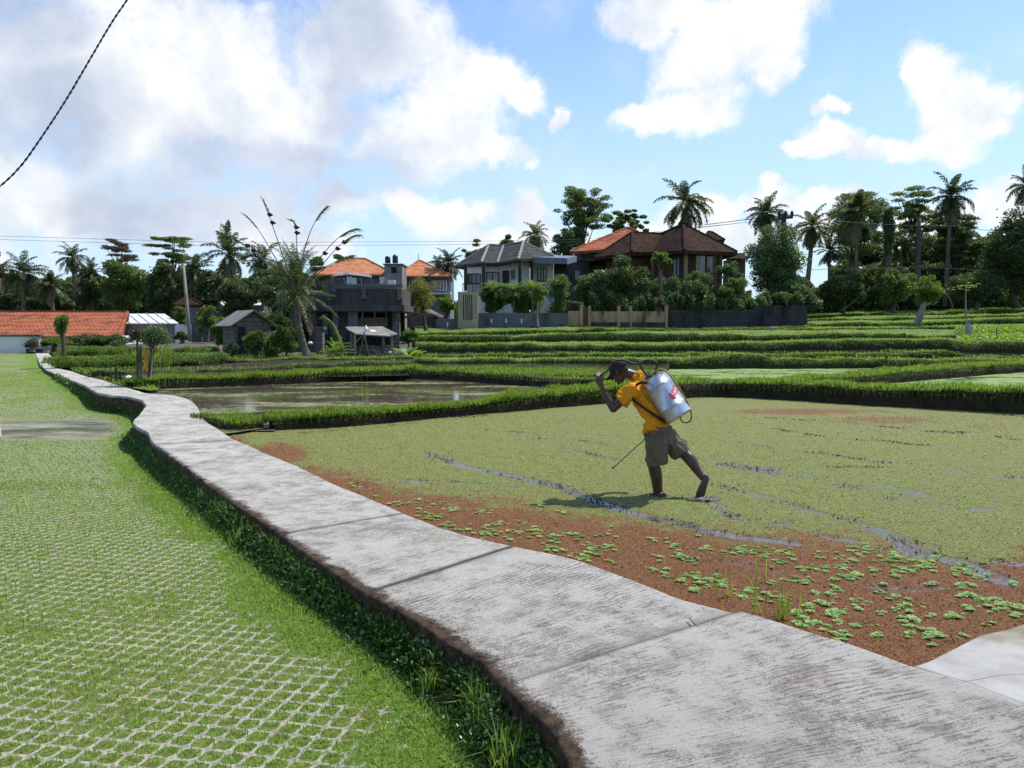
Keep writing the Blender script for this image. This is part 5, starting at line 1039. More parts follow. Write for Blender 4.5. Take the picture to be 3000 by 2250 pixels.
def tree(label,x0,x1,y0,y1,by,Y,mat='leaf_dark',n=5000,size=.34,blobs=16,style='round',cat='tree',name='tree',group='trees around the fields',bx=None,tr=.22,flat=.15,gap=.0,limbs=True,tmat='bark',seed=None,dens_edge=.6,crown_name='crown'):
    rg=np.random.default_rng(seed if seed is not None else int(x0*7+y0*13+x1))
    n=int(n*(2.6 if style!='layer' else 3.2)); size=size*(.60 if style!='layer' else .52); blobs=int(blobs*1.9) if style!='hedge' else blobs; sc=Y/F; cx=(x0+x1)/2; W=(x1-x0)/2*sc; H=(y1-y0)/2*sc; C=P(cx,(y0+y1)/2,Y); Bp=P(bx if bx is not None else cx,by,Y); D=W*.8
    t=thing(name,label,cat,Bp,group)
    bl=[]
    for i in range(blobs):
        if style=='round':
            u=rg.normal(0,1,3); u/=np.linalg.norm(u); q=rg.uniform(.1,.80); c=C+u*np.array([W,D,H])*q; m0=(W+H)/2; r=np.array([1.1,1,.85])*min(m0,(W*H)**.5)*rg.uniform(.16,.34)
        elif style=='airy':
            u=rg.normal(0,1,3); u/=np.linalg.norm(u); q=rg.uniform(.3,.92); c=C+u*np.array([W,D,H])*q; r=np.array([1.35,1.1,.6])*min(W,H)*rg.uniform(.12,.24)
        elif style=='layer':
            a=rg.uniform(0,6.28); h=rg.uniform(-.9,.85); rr=rg.uniform(.1,.75)*(1-.25*abs(h)); c=C+np.array([W*rr*math.cos(a)*1.15,D*rr*math.sin(a),H*h]); r=np.array([W*rg.uniform(.16,.34),D*.3,H*rg.uniform(.05,.11)])
        elif style=='column':
            h=rg.uniform(-.9,.9); c=C+np.array([W*rg.normal(0,.25),D*rg.normal(0,.25),H*h]); r=np.array([W*.6,D*.6,H*.2])
        elif style=='hedge':
            c=C+np.array([W*rg.uniform(-.9,.9),D*0+rg.uniform(-.4,.4),H*rg.uniform(-.6,.45)]); r=np.array([W*rg.uniform(.1,.22),.7,H*rg.uniform(.35,.6)])
        r=np.maximum(r,.18); bl.append((c,r))
    if style in('round','layer'): blobs_extra=True
    vol=np.array([np.prod(r)**.67 for _,r in bl]); cnt=(n*vol/vol.sum()).astype(int)
    ps=[]
    for (c,r),k in zip(bl,cnt):
        u=rg.normal(0,1,(k,3)); u/=np.linalg.norm(u,axis=1)[:,None]; q=rg.uniform(.1,1,k)**.45*(1+.22*rg.normal(0,1,k)*(rg.uniform(0,1,k)<.3)); ps.append(c+u*r*q[:,None])
    p=np.concatenate(ps); 
    # leaf clumps
    V,Fc,tn=leafquads(p,rg.uniform(.6,1.35,len(p))*size,flat,.62)
    mi=None
    o=mesh_np(crown_name,V-parent_world(t),Fc,M[mat],{'tint':('FACE',tn)},parent=t)
    top=C-np.array([0,0,H*.3])
    tk=trunk_obj(t,Bp,(Bp+top)/2+np.array([rg.normal(0,.15)*W,0,0]),top,tr,tr*.5,M[tmat])
    if limbs:
        m=MB()
        for (c,r) in bl[:12]:
            s_=Bp+(top-Bp)*rg.uniform(.45,.95); md=(s_+c)/2+np.array([0,0,-.1*H*rg.uniform(0,1)]); m.tube([s_,md,c],[tr*.4,tr*.25,tr*.1],5)
        m.build('branches',M[tmat],t,smooth=True)
    return t
# ---------- left skyline
palm('tall slim coconut palm standing alone on the left skyline',213,755,46,875,92,var=1,lean=4)
palm('large dark palm at the far left behind the orange roof',68,800,66,925,84,var=0)
palm('palm cut by the left frame edge',-8,800,56,930,86,var=2)
palm('ragged palm between the far left palms and the slim one',150,835,52,925,82,var=3,lean=6)
palm('low palm partly hidden right of the slim palm',262,800,42,925,88,var=2,lean=-6)
palm('palm rising behind the leaning utility pole',572,790,58,930,80,var=0)
palm('dense upright palm with a pointed crown left of the leaning palm',668,745,68,930,78,var=2,lean=6,sq=1.25)
palm('broad palm directly behind the leaning palm',775,760,66,930,74,var=3,lean=-8)
palm('second broad palm behind the leaning palm crown',815,800,54,930,70,var=1,lean=-8)
palm('palm with a small crown beside the brown sparse tree',640,830,44,930,74,var=0,lean=4)
tree('sparse brownish airy tree on the left skyline',285,412,694,800,930,95,'leaf_brown',3000,.30,22,'layer',bx=345,tr=.2)
tree('flat topped umbrella shaped tree on the left skyline',428,588,690,772,930,95,'leaf_mid',4200,.34,22,'layer',bx=505,tr=.26,flat=.4)
tree('dark rounded tree left of the umbrella shaped tree',290,450,738,930,960,84,'leaf_mid',7000,.40,20,'round')
tree('broad dark tree mass under the umbrella shaped tree',400,550,752,935,960,80,'leaf_dark',7500,.40,20,'round')
tree('dark tree between the slim palm and the rounded tree',215,320,772,930,960,88,'leaf_dark',5000,.40,16,'round')
tree('dark bushy tree behind the left end of the orange roof',-30,110,838,935,960,90,'leaf_dark',5000,.42,16,'round')
tree('dark bushy tree behind the middle of the orange roof',95,230,850,935,960,90,'leaf_dark',5000,.42,16,'round')
tree('dark tree right of the leaning utility pole',555,665,775,935,975,76,'leaf_dark',5000,.36,16,'round')
tree('dark leafy tree left of the leaning palm',640,760,778,985,1000,70,'leaf_dark',6500,.34,20,'round')
tree('dark tree behind the leaning palm trunk',745,860,765,960,1000,66,'leaf_dark',6500,.34,20,'round')
tree('small round treetop left of the orange hipped roof',895,965,745,840,930,95,'leaf_dark',2500,.34,10,'round')
tree('green treetop just behind the orange hipped roof',968,1042,738,800,930,92,'leaf_mid',2600,.34,10,'layer')
tree('leafy tree with reddish bark behind the block hut',590,690,905,1010,1020,62,'leaf_brown',3500,.24,18,'round',gap=.3)
tree('shrubby tree left of the utility pole foot',505,550,880,985,1000,64,'leaf_light',2500,.22,12,'round')
tree('scrubby tree right of the utility pole foot',560,650,890,985,1000,60,'leaf_mid',2600,.22,14,'round')
tree('bushy tree behind the block hut roof',720,800,885,1000,1010,56,'leaf_mid',3500,.22,14,'round')
tree('far treetop mass behind the tank tower',1060,1200,735,850,940,120,'leaf_dark',10,.4,3,'round') if False else None
# far wood as one mass behind the left houses
def wood(name,label,spec,n,size,mat):
    ps=[]
    for x0,x1,y0,y1,Y0,Y1,k in spec:
        m=int(n*k); Y=RNG.uniform(Y0,Y1,m); x=RNG.uniform(x0,x1,m); top=y0+(fbm(x/38,x*0,1,5)-.5)*60; y=top+(y1-top)*RNG.uniform(0,1,m)**1.0
        d=np.array([P(a,b_,c) for a,b_,c in zip(x,y,Y)]); ps.append(d)
    p=np.concatenate(ps); V,Fc,tn=leafquads(p,RNG.uniform(.6,1.3,len(p))*size,.1,.65); tag(mesh_np(name,V,Fc,M[mat],{'tint':('FACE',tn)}),label,'woodland',kind='stuff')
wood('far_wood','dark far off wood behind the orange roof and the houses on the left',[(-80,1000,815,950,100,112,1.9),(430,900,800,940,98,104,.8),(1150,1360,870,950,98,110,.2)],30000,.5,'leaf_dark')
wood('far_wood','dark undergrowth and wood behind the terraces on the right',[(2430,3120,770,915,84,95,1.5),(2340,2450,830,915,84,90,.2),(2340,3120,840,915,78,84,.6),(2600,3120,690,905,86,96,1.8),(1640,2200,860,930,90,96,.25)],30000,.5,'leaf_dark')
# ---------- middle skyline
palm('dark clumped palm left of the white villa roof',1312,772,50,900,82,var=0)
palm('dark palm beside the clumped palm left of the white villa',1285,790,38,900,84,var=2)
palm('small palm above the right end of the dark grey roof',1568,690,46,800,92,var=1)
tree('treetop behind the left end of the dark grey roof',1350,1440,702,800,880,92,'leaf_mid',2600,.34,16,'airy',flat=.3)
tree('small treetop left of the small palm',1450,1520,682,760,880,95,'leaf_mid',2400,.34,14,'round')
tree('big tall open crowned tree behind the red orange roof',1612,1800,540,700,900,90,'leaf_mid',8500,.30,40,'airy',bx=1700,tr=.34,flat=.3)
tree('dark lower tree under the big open crowned tree',1600,1735,655,790,900,88,'leaf_dark',5200,.36,18,'round')
tree('broad treetop right of the big open crowned tree',1745,1915,612,700,900,92,'leaf_mid',6500,.32,30,'airy',flat=.3)
palm('very tall palm directly above the brown villa roof',2003,590,80,745,84,var=3,tr=.22,lean=4,sq=1.05)
palm('palm rising out of the big dark tree left of the crossarm pole',2245,625,60,800,80,var=0,tr=.25)
palm('leaning palm right of the crossarm pole',2380,665,62,880,76,var=1,lean=-22,tr=.24)
palm('large palm in front of the big light tree on the right',2512,625,78,880,74,var=3,tr=.17,lean=-5)
palm('shaggy palm behind the vine column',2640,720,52,880,78,var=2)
palm('tall palm with a bare trunk right of the layered tree',2786,575,68,900,78,var=0,tr=.2,lean=-20,sq=1.1)
palm('palm cut by the right frame edge',3008,545,56,800,76,var=1,tr=.2)
palm('small dry palm low behind the leaning palm',2430,735,42,880,80,var=2)
tree('big light green tree behind the large palm on the right',2405,2605,543,770,910,82,'leaf_mid',12000,.30,48,'airy',bx=2500,tr=.25,flat=.2)
tree('tall layered flat crowned tree right of the large palm',2598,2762,543,690,880,82,'leaf_mid',4200,.34,26,'layer',bx=2690,tr=.28,flat=.5)
tree('tall dark column of vines on a dead trunk',2583,2622,612,780,900,72,'leaf_dark',3600,.28,14,'column',tr=.5)
tree('dark dense tree at the right frame edge',2880,3080,590,900,905,74,'leaf_dark',13000,.38,34,'round',tr=.4)
tree('wide flat layered tree left of the right edge tree',2700,2905,625,800,905,80,'leaf_dark',7500,.36,30,'layer',bx=2800,tr=.3,flat=.4)
tree('dark rounded tree below the large palm',2370,2560,790,905,915,72,'leaf_dark',8500,.34,24,'round',tr=.3)
tree('dark tree with bright tips below the vine column',2540,2690,760,900,915,71,'leaf_mid',6500,.32,22,'round',tr=.25)
tree('dark mass of trees right of the papaya',2760,2960,790,905,910,73,'leaf_dark',8000,.34,24,'round',tr=.25)
tree('blueish distant tree glimpsed behind the large palm',2440,2620,680,830,900,90,'leaf_dark',5000,.38,18,'round')
t=thing('dead_trunk','bare broken dead trunk beside the layered tree','dead tree',P(2690,880,76)); trunk_obj(t,P(2688,880,76),P(2690,760,76),P(2692,640,76),.28,.2,M['bark'])
for i,(x0,y0,x1,y1) in enumerate(((2460,912,2530,835),(2632,905,2600,850),(2790,905,2770,860))):
    t=thing('leaning_trunk',['pale trunk leaning right in the shade below the dark rounded tree','curved pale trunk in the shade left of the light green terrace tree','short forked trunk in the shade right of the light green terrace tree'][i],'tree trunk',P(x0,y0,70.5)); trunk_obj(t,P(x0,y0,70.5),P(x1+(0 if i==0 else 20),(y0+y1)/2,70.5),P(x1,y1,71),.08,.06,M['bark'])
# ---------- garden of villas
tree('big dark dense tree over the dark stone wall',2168,2352,640,900,960,64,'leaf_gloss',15000,.27,36,'round',tr=.35)
tree('dense dark shrub at the right end of the stone wall',2250,2392,800,915,960,62.5,'leaf_gloss',7500,.24,20,'round')
tree('glossy frangipani tree in front of the grey house',1672,1790,775,905,940,61,'leaf_gloss',6500,.24,22,'round')
tree('dense dark garden tree in front of the brown villa',1762,1905,742,905,940,61.5,'leaf_dark',9500,.25,26,'round')
tree('dark garden shrub mass below the brown villa windows',1860,2010,800,912,940,60.8,'leaf_gloss',7500,.22,22,'round')
tree('light tipped shrub in the middle of the stone wall',1975,2100,788,912,950,60.5,'leaf_gloss',7500,.22,22,'round')
tree('lighter garden shrub right of the brown villa windows',2085,2195,795,912,950,60.5,'leaf_mid',6000,.22,20,'round')
tree('shrub against the annex below the brown villa roof',2095,2180,755,830,950,62,'leaf_gloss',3000,.22,14,'round')
tree('spiky dracaena topped with yellow green tufts',1905,1968,715,790,900,60,'leaf_light',1800,.22,8,'round',cat='tree')
palm('left fan leaved garden palm in front of the white villa',1450,856,48,935,60,mesh=PCY,group='fan leaved palms in the garden',tr=.08)
palm('middle fan leaved garden palm in front of the white villa',1505,858,45,935,59.5,mesh=PCY,group='fan leaved palms in the garden',tr=.08)
palm('right fan leaved garden palm beside the stair railing',1560,854,48,935,59.5,mesh=PCY,group='fan leaved palms in the garden',tr=.08)
tree('dark shrub behind the fan leaved palms',1395,1485,818,930,940,60.5,'leaf_dark',6500,.2,18,'round')
tree('dark filling shrub under the middle fan leaved palm',1460,1600,845,935,940,60.5,'leaf_mid',8000,.2,22,'round')
tree('slender bright leaved tree right of the fan leaved palms',1598,1672,800,925,940,59.5,'leaf_mid',3200,.2,14,'column')
tree('small dark shrub beside the wooden gate',1655,1720,870,920,945,59,'leaf_gloss',2500,.2,10,'round')
tree('bright leaved plants behind the short grey wall',1275,1342,850,935,950,59,'leaf_light',3000,.2,12,'round')
for i,(x0,x1,y0,Y_) in enumerate(((1690,1850,845,60.2),(1840,1985,850,59.9),(1970,2110,848,59.7),(2095,2240,845,60),(2225,2395,850,60.6))):
    tree(['leafy garden mass behind the wooden gate and tan wall','dark leafy mass over the right end of the tan wall','leafy mass over the left end of the dark stone wall','leafy mass over the middle of the dark stone wall','leafy mass over the right end of the dark stone wall'][i],x0,x1,y0,925,950,Y_,['leaf_dark','leaf_gloss'][i%2],7500,.24,30,'hedge',limbs=False,group='garden planting behind the compound walls')
tree('red flowered bush over the gate wall',1895,1960,870,910,950,59,'leaf_brown',900,.16,8,'round')
tree('thin leafy tree growing from the terrace before the grey wall',1548,1604,815,915,962,52,'leaf_mid',1700,.17,12,'round',bx=1577,tr=.07,tmat='pole')
tree('airy tree with yellow tips before the small orange pyramid roof',1178,1298,790,945,968,50,'leaf_yellow',2300,.15,26,'round',bx=1248,tr=.12)
tree('light green shrub right of the animal shelter',1162,1232,956,1010,1020,42,'leaf_light',1500,.16,10,'round',tr=.05)
tree('dark bush between the block hut and the leaning palm',790,885,945,1045,1050,38.5,'leaf_mid',5500,.15,22,'round',tr=.06)
tree('scrubby bush in front of the block hut',700,800,958,1050,1052,38.2,'leaf_mid',3500,.14,18,'round',tr=.05)
tree('broad leafy scrub hiding the foot of the leaning palm',740,850,975,1050,1052,39.4,'leaf_mid',5000,.15,20,'round',tr=.05)
tree('tall scrub between the block hut and the unfinished house',775,868,900,1000,1040,43.6,'leaf_dark',6000,.18,22,'round',tr=.08)
tree('leafy tree overhanging the left corner of the unfinished house',820,900,840,930,1035,43.0,'leaf_mid',3500,.18,16,'airy',tr=.08)
tree('scrubby row behind the block hut',610,700,930,1030,1035,46,'leaf_light',4500,.18,20,'round',tr=.06)
tree('low plant heap left of the long plank',650,705,1000,1050,1055,37.5,'leaf_dark',1800,.13,12,'round',tr=.04) 
tree('clipped dark hedge before the long orange roof',200,382,976,1016,1020,50,'leaf_dark',5500,.17,30,'hedge',cat='hedge',name='hedge',limbs=False)
tree('light green shrub row at the start of the clipped hedge',110,205,982,1012,1035,48.5,'leaf_light',2200,.16,14,'hedge',cat='shrub',name='shrub',limbs=False)
tree('purple leaved shrub in the planter by the white wall',66,122,990,1024,1030,46.8,'leaf_brown',900,.12,8,'round',cat='shrub',name='shrub')
tree('small bright topped tree before the long orange roof',164,204,925,972,1075,32,'leaf_light',1500,.10,10,'column',bx=184,tr=.09)
tree('dark bush behind the metal shed corner',505,560,960,1005,1010,58,'leaf_dark',1800,.2,8,'round')
for i,(x0,x1,y0,y1,Y) in enumerate(((175,420,1012,1045,40),(165,500,1040,1078,30.5),(510,640,1015,1042,40.5),(440,660,1030,1068,33))):
    tree(['rough hedge bank in front of the clipped hedge','long rough hedge bank beside the far footpath','short grassy hedge bank below the metal shed','shaggy hedge bank in front of the block hut'][i],x0,x1,y0,y1,y1,Y,['leaf_light','leaf_light','leaf_light','leaf_mid'][i],int((x1-x0)*20),.11,26,'hedge',cat='hedge',name='hedge',limbs=False,group='rough hedge banks')
# terrace tree (right) with thick pale trunk
t=tree('small light green tree with a thick pale trunk on the terrace',2662,2762,798,905,955,57,'leaf_light',4200,.19,22,'round',bx=2684,tr=.3,tmat='pole')
# papaya
Y=45; t=thing('papaya_tree','thin papaya tree with an umbrella of leaves on the right terrace','papaya tree',P(2830,985,Y)); trunk_obj(t,P(2832,985,Y),P(2829,910,Y),P(2829,838,Y),.05,.03,M['pole'])
R=([],[],[]); rg=np.random.default_rng(3); ps=[];
for i in range(16):
    a=rg.uniform(0,6.28); r=rg.uniform(.25,.85); c=P(2829,840,Y)+np.array([r*math.cos(a),r*math.sin(a),.25-.5*r+rg.normal(0,.1)]); k=9; b_=np.linspace(0,6.28,k)[:,None]; ps.append(c+np.concatenate([np.cos(b_)*.11,np.sin(b_)*.11,b_*0],1))
p=np.concatenate(ps); V,Fc,tn=leafquads(p,.17,.7,.5); mesh_np('crown',V-parent_world(t),Fc,M['leaf_light'],{'tint':('FACE',tn)},parent=t)
# plastic bag covered post
t=thing('bagged_post','thin post wrapped in torn white plastic on the right terrace','scarecrow',P(2838,985,44.5)); m=MB(); m.tube([P(2836,985,44.5),P(2834,938,44.5)],.03,6); m.build('post',M['pole'],t); m=MB()
c=P(2838,962,44.45); m.lathe(c,[(.12,-.42),(.22,-.3),(.17,-.05),(.13,.1),(.05,.32)],7); m.build('wrapping',simple('torn_plastic',(.35,.36,.36),(.2,.21,.2),.6,8),t)
t=thing('thin_stake','thin dark upright stake in the bright green planted terrace','stake',P(2920,1003,40)); m=MB(); m.tube([P(2921,1004,40),P(2920,962,40)],.025,5); m.build('rod',M['wood'],t)
# plants on the bright terrace at right
n=9000; x=RNG.uniform(2800,3100,n); y=RNG.uniform(960,1003,n); Y_=np.interp(y,[957,972,980,1003],[51,46,45.5,39.4]); p=np.array([P(a,b_+2,c) for a,b_,c in zip(x,y,Y_)]); p[:,2]+=RNG.uniform(0,.2,n)
V,Fc,tn=leafquads(p,RNG.uniform(.06,.15,n),.5,.7); tag(mesh_np('ground_crop',V,Fc,M['palm_light'],{'tint':('FACE',tn)}),'low bright green crop on the right hand terrace','crop',kind='stuff')
# ---------- the leaning palm by the house with stripped fronds
Y=38; Bp=P(905,1052,Y); C=P(868,880,Y); t=thing('palm_tree','leaning ringed palm with long stripped fronds in front of the unfinished house','palm tree',Bp)
tk=trunk_obj(t,Bp,P(872,985,Y),C,.21,.14,M['palmbark'])
m=MB()
for i in range(26):
    q=i/26; c_=Bp*(1-q)**2+2*P(872,985,Y)*q*(1-q)+C*q*q; m.lathe(c_-Bp*0,[(.19-.06*q,-.02),(.216-.066*q,.01),(.19-.06*q,.03)],10,False)
m.build('trunk_rings',M['bark'],tk)
c=bpy.data.objects.new('crown',PBIG); COL.objects.link(c); c.parent=t; c.location=Vector(P(866,862,Y)-Bp); L=2.2; c.scale=(L,L,L*1.3); c.rotation_euler=(0,0,1)
SF=[((868,860),(810,700),(790,630),(772,590)),((866,860),(790,730),(765,672),(722,632)),((866,860),(800,700),(812,650),(772,640)),((872,850),(880,740),(915,640),(955,606)),((874,850),(868,720),(872,655),(856,648)),((874,855),(930,760),(985,682),(1040,670)),((876,860),(935,790),(1000,695),(1044,688)),((860,860),(790,770),(720,715),(690,700)),((880,865),(925,800),(960,770),(1030,748)),((868,870),(905,845),(960,850),(975,880))]
SF=[p for i,p in enumerate(SF) if i not in (2,9)]
for i,pts in enumerate(SF):
    q=np.array([P(x,y,Y-.5+.12*i) for x,y in pts]); ts=np.linspace(0,1,18)[:,None]
    cv=q[0]*(1-ts)**3+3*q[1]*ts*(1-ts)**2+3*q[2]*ts**2*(1-ts)+q[3]*ts**3
    m=MB(); m.tube(list(cv),list(np.linspace(.034,.010,18)),5); fr=m.build('frond',M['palmbark'],t)
    V=[];Fc=[];tn=[]
    d=np.gradient(cv,axis=0); d/=np.linalg.norm(d,axis=1)[:,None]
    st=.72 if i<8 else .35
    for u in np.linspace(st,1,15):
        for s_ in(-1,1):
            c_=np.array([np.interp(u,ts[:,0],cv[:,k]) for k in range(3)]); dd=np.array([np.interp(u,ts[:,0],d[:,k]) for k in range(3)])
            sd=np.cross(dd,[0,0,1.]); sd/=np.linalg.norm(sd)+1e-9; l=RNG.uniform(.3,.65); w_=(dd*.7+sd*s_*.45+np.array([.15,0,-.25]));w_/=np.linalg.norm(w_); mid=c_+w_*l*.5; tip=mid+(w_*.6+np.array([.05,0,-.55]))*l*.5; k=len(V); wv=np.cross(w_,[0,1,0])*.018
            V+=[c_-wv,c_+wv,mid+wv,mid-wv,tip]; Fc+=[(k,k+1,k+2,k+3),(k+3,k+2,k+4)]; g=RNG.uniform(); tn+=[g,g]
    o=mesh_np('leaflets',np.array(V)-parent_world(fr),Fc,M['palm_mid'],parent=fr); at=o.data.attributes.new('tint','FLOAT','FACE'); at.data.foreach_set('value',tn)
    if i in(0,3,4,5,6):
        for u in((.62,.74) if i!=4 else (.45,)):
            c_=np.array([np.interp(u,ts[:,0],cv[:,k]) for k in range(3)]); m=MB(); m.add([c_+[.0,0,.12],c_+[.24,0.02,-.02],c_+[.02,.03,-.12],c_+[-.08,-.04,.0]],[(0,1,2),(0,2,3),(0,3,1),(1,3,2)]); m.build('dry_sheath',M['metal_dark'],fr)
palm('young bushy yellow green palm beside the animal shelter',985,1030,46,1045,39.2,mesh=PYOUNG,group='small palms in the yard',tr=.07)
palm('young palm beside the first bushy one near the stone pillar',962,1040,30,1046,39,mesh=PYOUNG,group='small palms in the yard',tr=.05)
# long pale frond stuck in the young palm
q=[P(945,925,39),P(975,945,39),P(992,985,39),P(1008,1030,39)]; t=thing('palm_frond','long pale upright palm frond leaning over the young bushy palm','palm frond',q[3]); R=([],[],[]); m=MB(); cv=smoothline(np.array(q),2); m.tube(list(cv),.04,5); m.build('midrib',M['pole'],t)
V=[];Fc=[];tn=[]
for u in np.linspace(0,len(cv)-1.01,60):
    i=int(u); c_=cv[i]*(1-u+i)+cv[i+1]*(u-i)
    for s_ in(-1,1): l=.42*RNG.uniform(.7,1.1); w_=np.array([s_*.55,-.2,-.55+.3*RNG.uniform()]); k=len(V); V+=[c_+[0,0,.02],c_-[0,0,.02],c_+w_*l]; Fc.append((k,k+1,k+2)); tn.append(RNG.uniform())
o=mesh_np('leaflets',np.array(V)-parent_world(t),Fc,M['palm_light'],parent=t); at=o.data.attributes.new('tint','FLOAT','FACE'); at.data.foreach_set('value',tn)
# banana plant with tilted broad leaf, right of shelter
t=thing('banana_plant','small banana plant with a broad tilted blue green leaf','banana plant',P(1200,1052,36)); rg=np.random.default_rng(8)
for i in range(9):
    a=rg.uniform(0,6.28); L=rg.uniform(.7,1.2); e=rg.uniform(.7,1.3); V=[];Fc=[]
    for j in range(9):
        q=j/8; r=L*q*math.cos(e-q*.9); z=L*q*math.sin(e-q*.5); wd=.15*math.sin(math.pi*min(.98,q*.9+.08)); c_=np.array([r*math.cos(a),r*math.sin(a),z]); s_=np.array([-math.sin(a),math.cos(a),0.])*wd; V+=[c_-s_+[0,0,.04],c_,c_+s_+[0,0,.04]]
    for j in range(8): k=j*3; Fc+=[(k,k+1,k+4,k+3),(k+1,k+2,k+5,k+4)]
    o=mesh_np('leaf',V,Fc,M['palm_light'],parent=t,smooth=True); at=o.data.attributes.new('tint','FLOAT','FACE'); at.data.foreach_set('value',[rg.uniform(0,.6)]*len(Fc))
    if i==0: o.data.materials[0]=simple('blue_green_leaf',(.12,.26,.18),(.08,.18,.12),.5,5)
m=MB(); m.tube([(0,0,-.05),(0,0,.35)],.06,8); o=mesh_np('stem',m.v,m.f,M['leaf_light'],parent=t)
# brush pile and litter
t=thing('brush_pile','heap of dry twigs and rubbish right of the animal shelter','brush pile',P(1145,1045,38.5)); m=MB(); rg=np.random.default_rng(5); c0=P(1140,1045,38.5)
for i in range(60): a=rg.uniform(0,6.28); c_=c0+np.array([rg.normal(0,.45),rg.normal(0,.3),.02]); m.tube([c_,c_+np.array([.45*math.cos(a),.2*math.sin(a),rg.uniform(.1,.5)])],.012,4)
m.build('twigs',M['bark'],t)
for i,(x,y,Y_,s_) in enumerate(((376,1107,23.3,.13),(909,1004,37,.12),(1143,1032,37.8,.08),(1130,1052,36,.08))):
    m=MB(); c_=P(x,y,Y_); prof=[(.3*s_,-.5*s_),(1.0*s_,-.35*s_),(.9*s_,.1*s_),(.5*s_,.45*s_),(.15*s_,.5*s_)]; m.lathe(c_,prof,9)
    V=np.array(m.v); V+=RNG.normal(0,.08*s_,V.shape); m.v=[tuple(v) for v in V]
    o=m.build('plastic_bag',M['whiteplastic'],smooth=True); tag(o,['white plastic bag on the verge beside the two stakes','white bag hanging at the foot of the leaning palm','white rag on the brush pile','tiny white scrap on the ground below the brush pile'][i],'bag','scattered white litter')
# sapling group by the path: two stakes, shrub with yellow cloth
for i,(x,y0,y1) in enumerate(((341,1076,1119),(352,1088,1122))):
    o=thing('wooden_stake',['taller left stake on the verge by the footpath','shorter right stake on the verge by the footpath'][i],'stake',P(x,y1,21.9)); m=MB(); m.tube([P(x,y1,21.9),P(x-1,y0,21.9)],.03,6); m.build('rod',M['darkwood'],o)
Y=21.2; t=tree('small whitish leaved shrub tree on thin stems beside the footpath',404,498,950,1022,1140,Y,'leaf_gloss',2600,.085,18,'round',bx=432,tr=.035)
for i,(xa,ya,xb,yb) in enumerate(((404,1138,408,1020),(414,1138,412,1010),(438,1138,448,1020))):
    m=MB(); m.tube([P(xa,ya,Y),P(xb,yb,Y)],.024,6); m.build('stem',M['bark'] if i<2 else M['pole'],t)
tree('red leaved cordyline beside the whitish shrub tree',386,418,958,1000,1140,Y+.1,'leaf_brown',420,.10,5,'round',bx=404,tr=.03) 
t=thing('yellow_cloth','faded yellow orange cloth wrapped round the shrub stem','cloth',P(426,1086,Y-.1)); m=MB(); V=[];Fc=[]
for j in range(12):
    q=j/11; y_=1020+67*q; 
    for k in range(10):
        a=k/10*2*math.pi; r=.040+.022*q+.012*math.sin(3*a+j); c_=P(425+3*math.sin(q*3),y_,Y-.1); V.append(c_+np.array([r*math.cos(a),r*math.sin(a),0]))
for j in range(11):
    for k in range(10): Fc.append((j*10+k,j*10+(k+1)%10,(j+1)*10+(k+1)%10,(j+1)*10+k))
m.add(V,Fc); m.build('wrap',simple('yellow_cloth',(.62,.36,.03),(.35,.10,.02),.85,7),t,smooth=True)
n=700; c_=P(425,1135,Y); pp=c_+np.stack([RNG.normal(0,.35,n),RNG.normal(0,.2,n),np.zeros(n)],1); pp[:,2]=.10; addg=blades('shrub_grass',pp,RNG.uniform(.1,.3,n),.02,M['grass'],.4,label='long grass round the foot of the whitish shrub',cat='grass')
for i,(x,y,h) in enumerate(((485,1040,.75),(412,1030,.45),(450,1036,.4))):
    pp=P(x,y+25,[31,22,23][i]); m_=90; q=pp+np.stack([RNG.normal(0,.12,m_),RNG.normal(0,.12,m_),np.zeros(m_)],1); o=blades('grass_clump',q,RNG.uniform(.5,1,m_)*h*([1.3,1,1][i]),.03,M['palm_light'],.45,kind=False)
    V=np.array([v.co for v in o.data.vertices])-pp; o.data.vertices.foreach_set('co',V.astype(np.float32).ravel()); o.location=pp; tag(o,['tall fountain of grass on the bank right of the whitish shrub','yellowish spiky clump behind the yellow cloth','light spiky clump right of the yellow cloth'][i],'grass clump')
# reeds at the field edge near the path
for i,(x,y,h,m_) in enumerate(((2215,1800,.5,7),(2290,1815,.3,26),(2110,1750,.35,8),(2245,1715,.3,5),(990,1200,.6,12),(1075,1200,.8,10),(1010,1205,.35,14))):
    pp=G(x,y,0.0 if i<4 else .05); q=pp+np.stack([RNG.normal(0,.03,m_),RNG.normal(0,.03,m_),np.zeros(m_)],1); o=blades('reed',q,RNG.uniform(.35,1,m_)*h,.008 if i<4 else .012,M['grass'],.28,kind=False)
    V=np.array([v.co for v in o.data.vertices])-pp; o.data.vertices.foreach_set('co',V.astype(np.float32).ravel()); o.location=pp
    tag(o,['tall bent reed standing at the footpath edge','thick tuft of upright grass at the footpath edge','short thin reed left of the tall bent reed','single thin reed between the tall bent reed and the weeds','left reed stems standing in the murky pond','taller reed stems in the middle of the murky pond','low reed tuft near the murky pond bund'][i],'reed','reeds in the water')
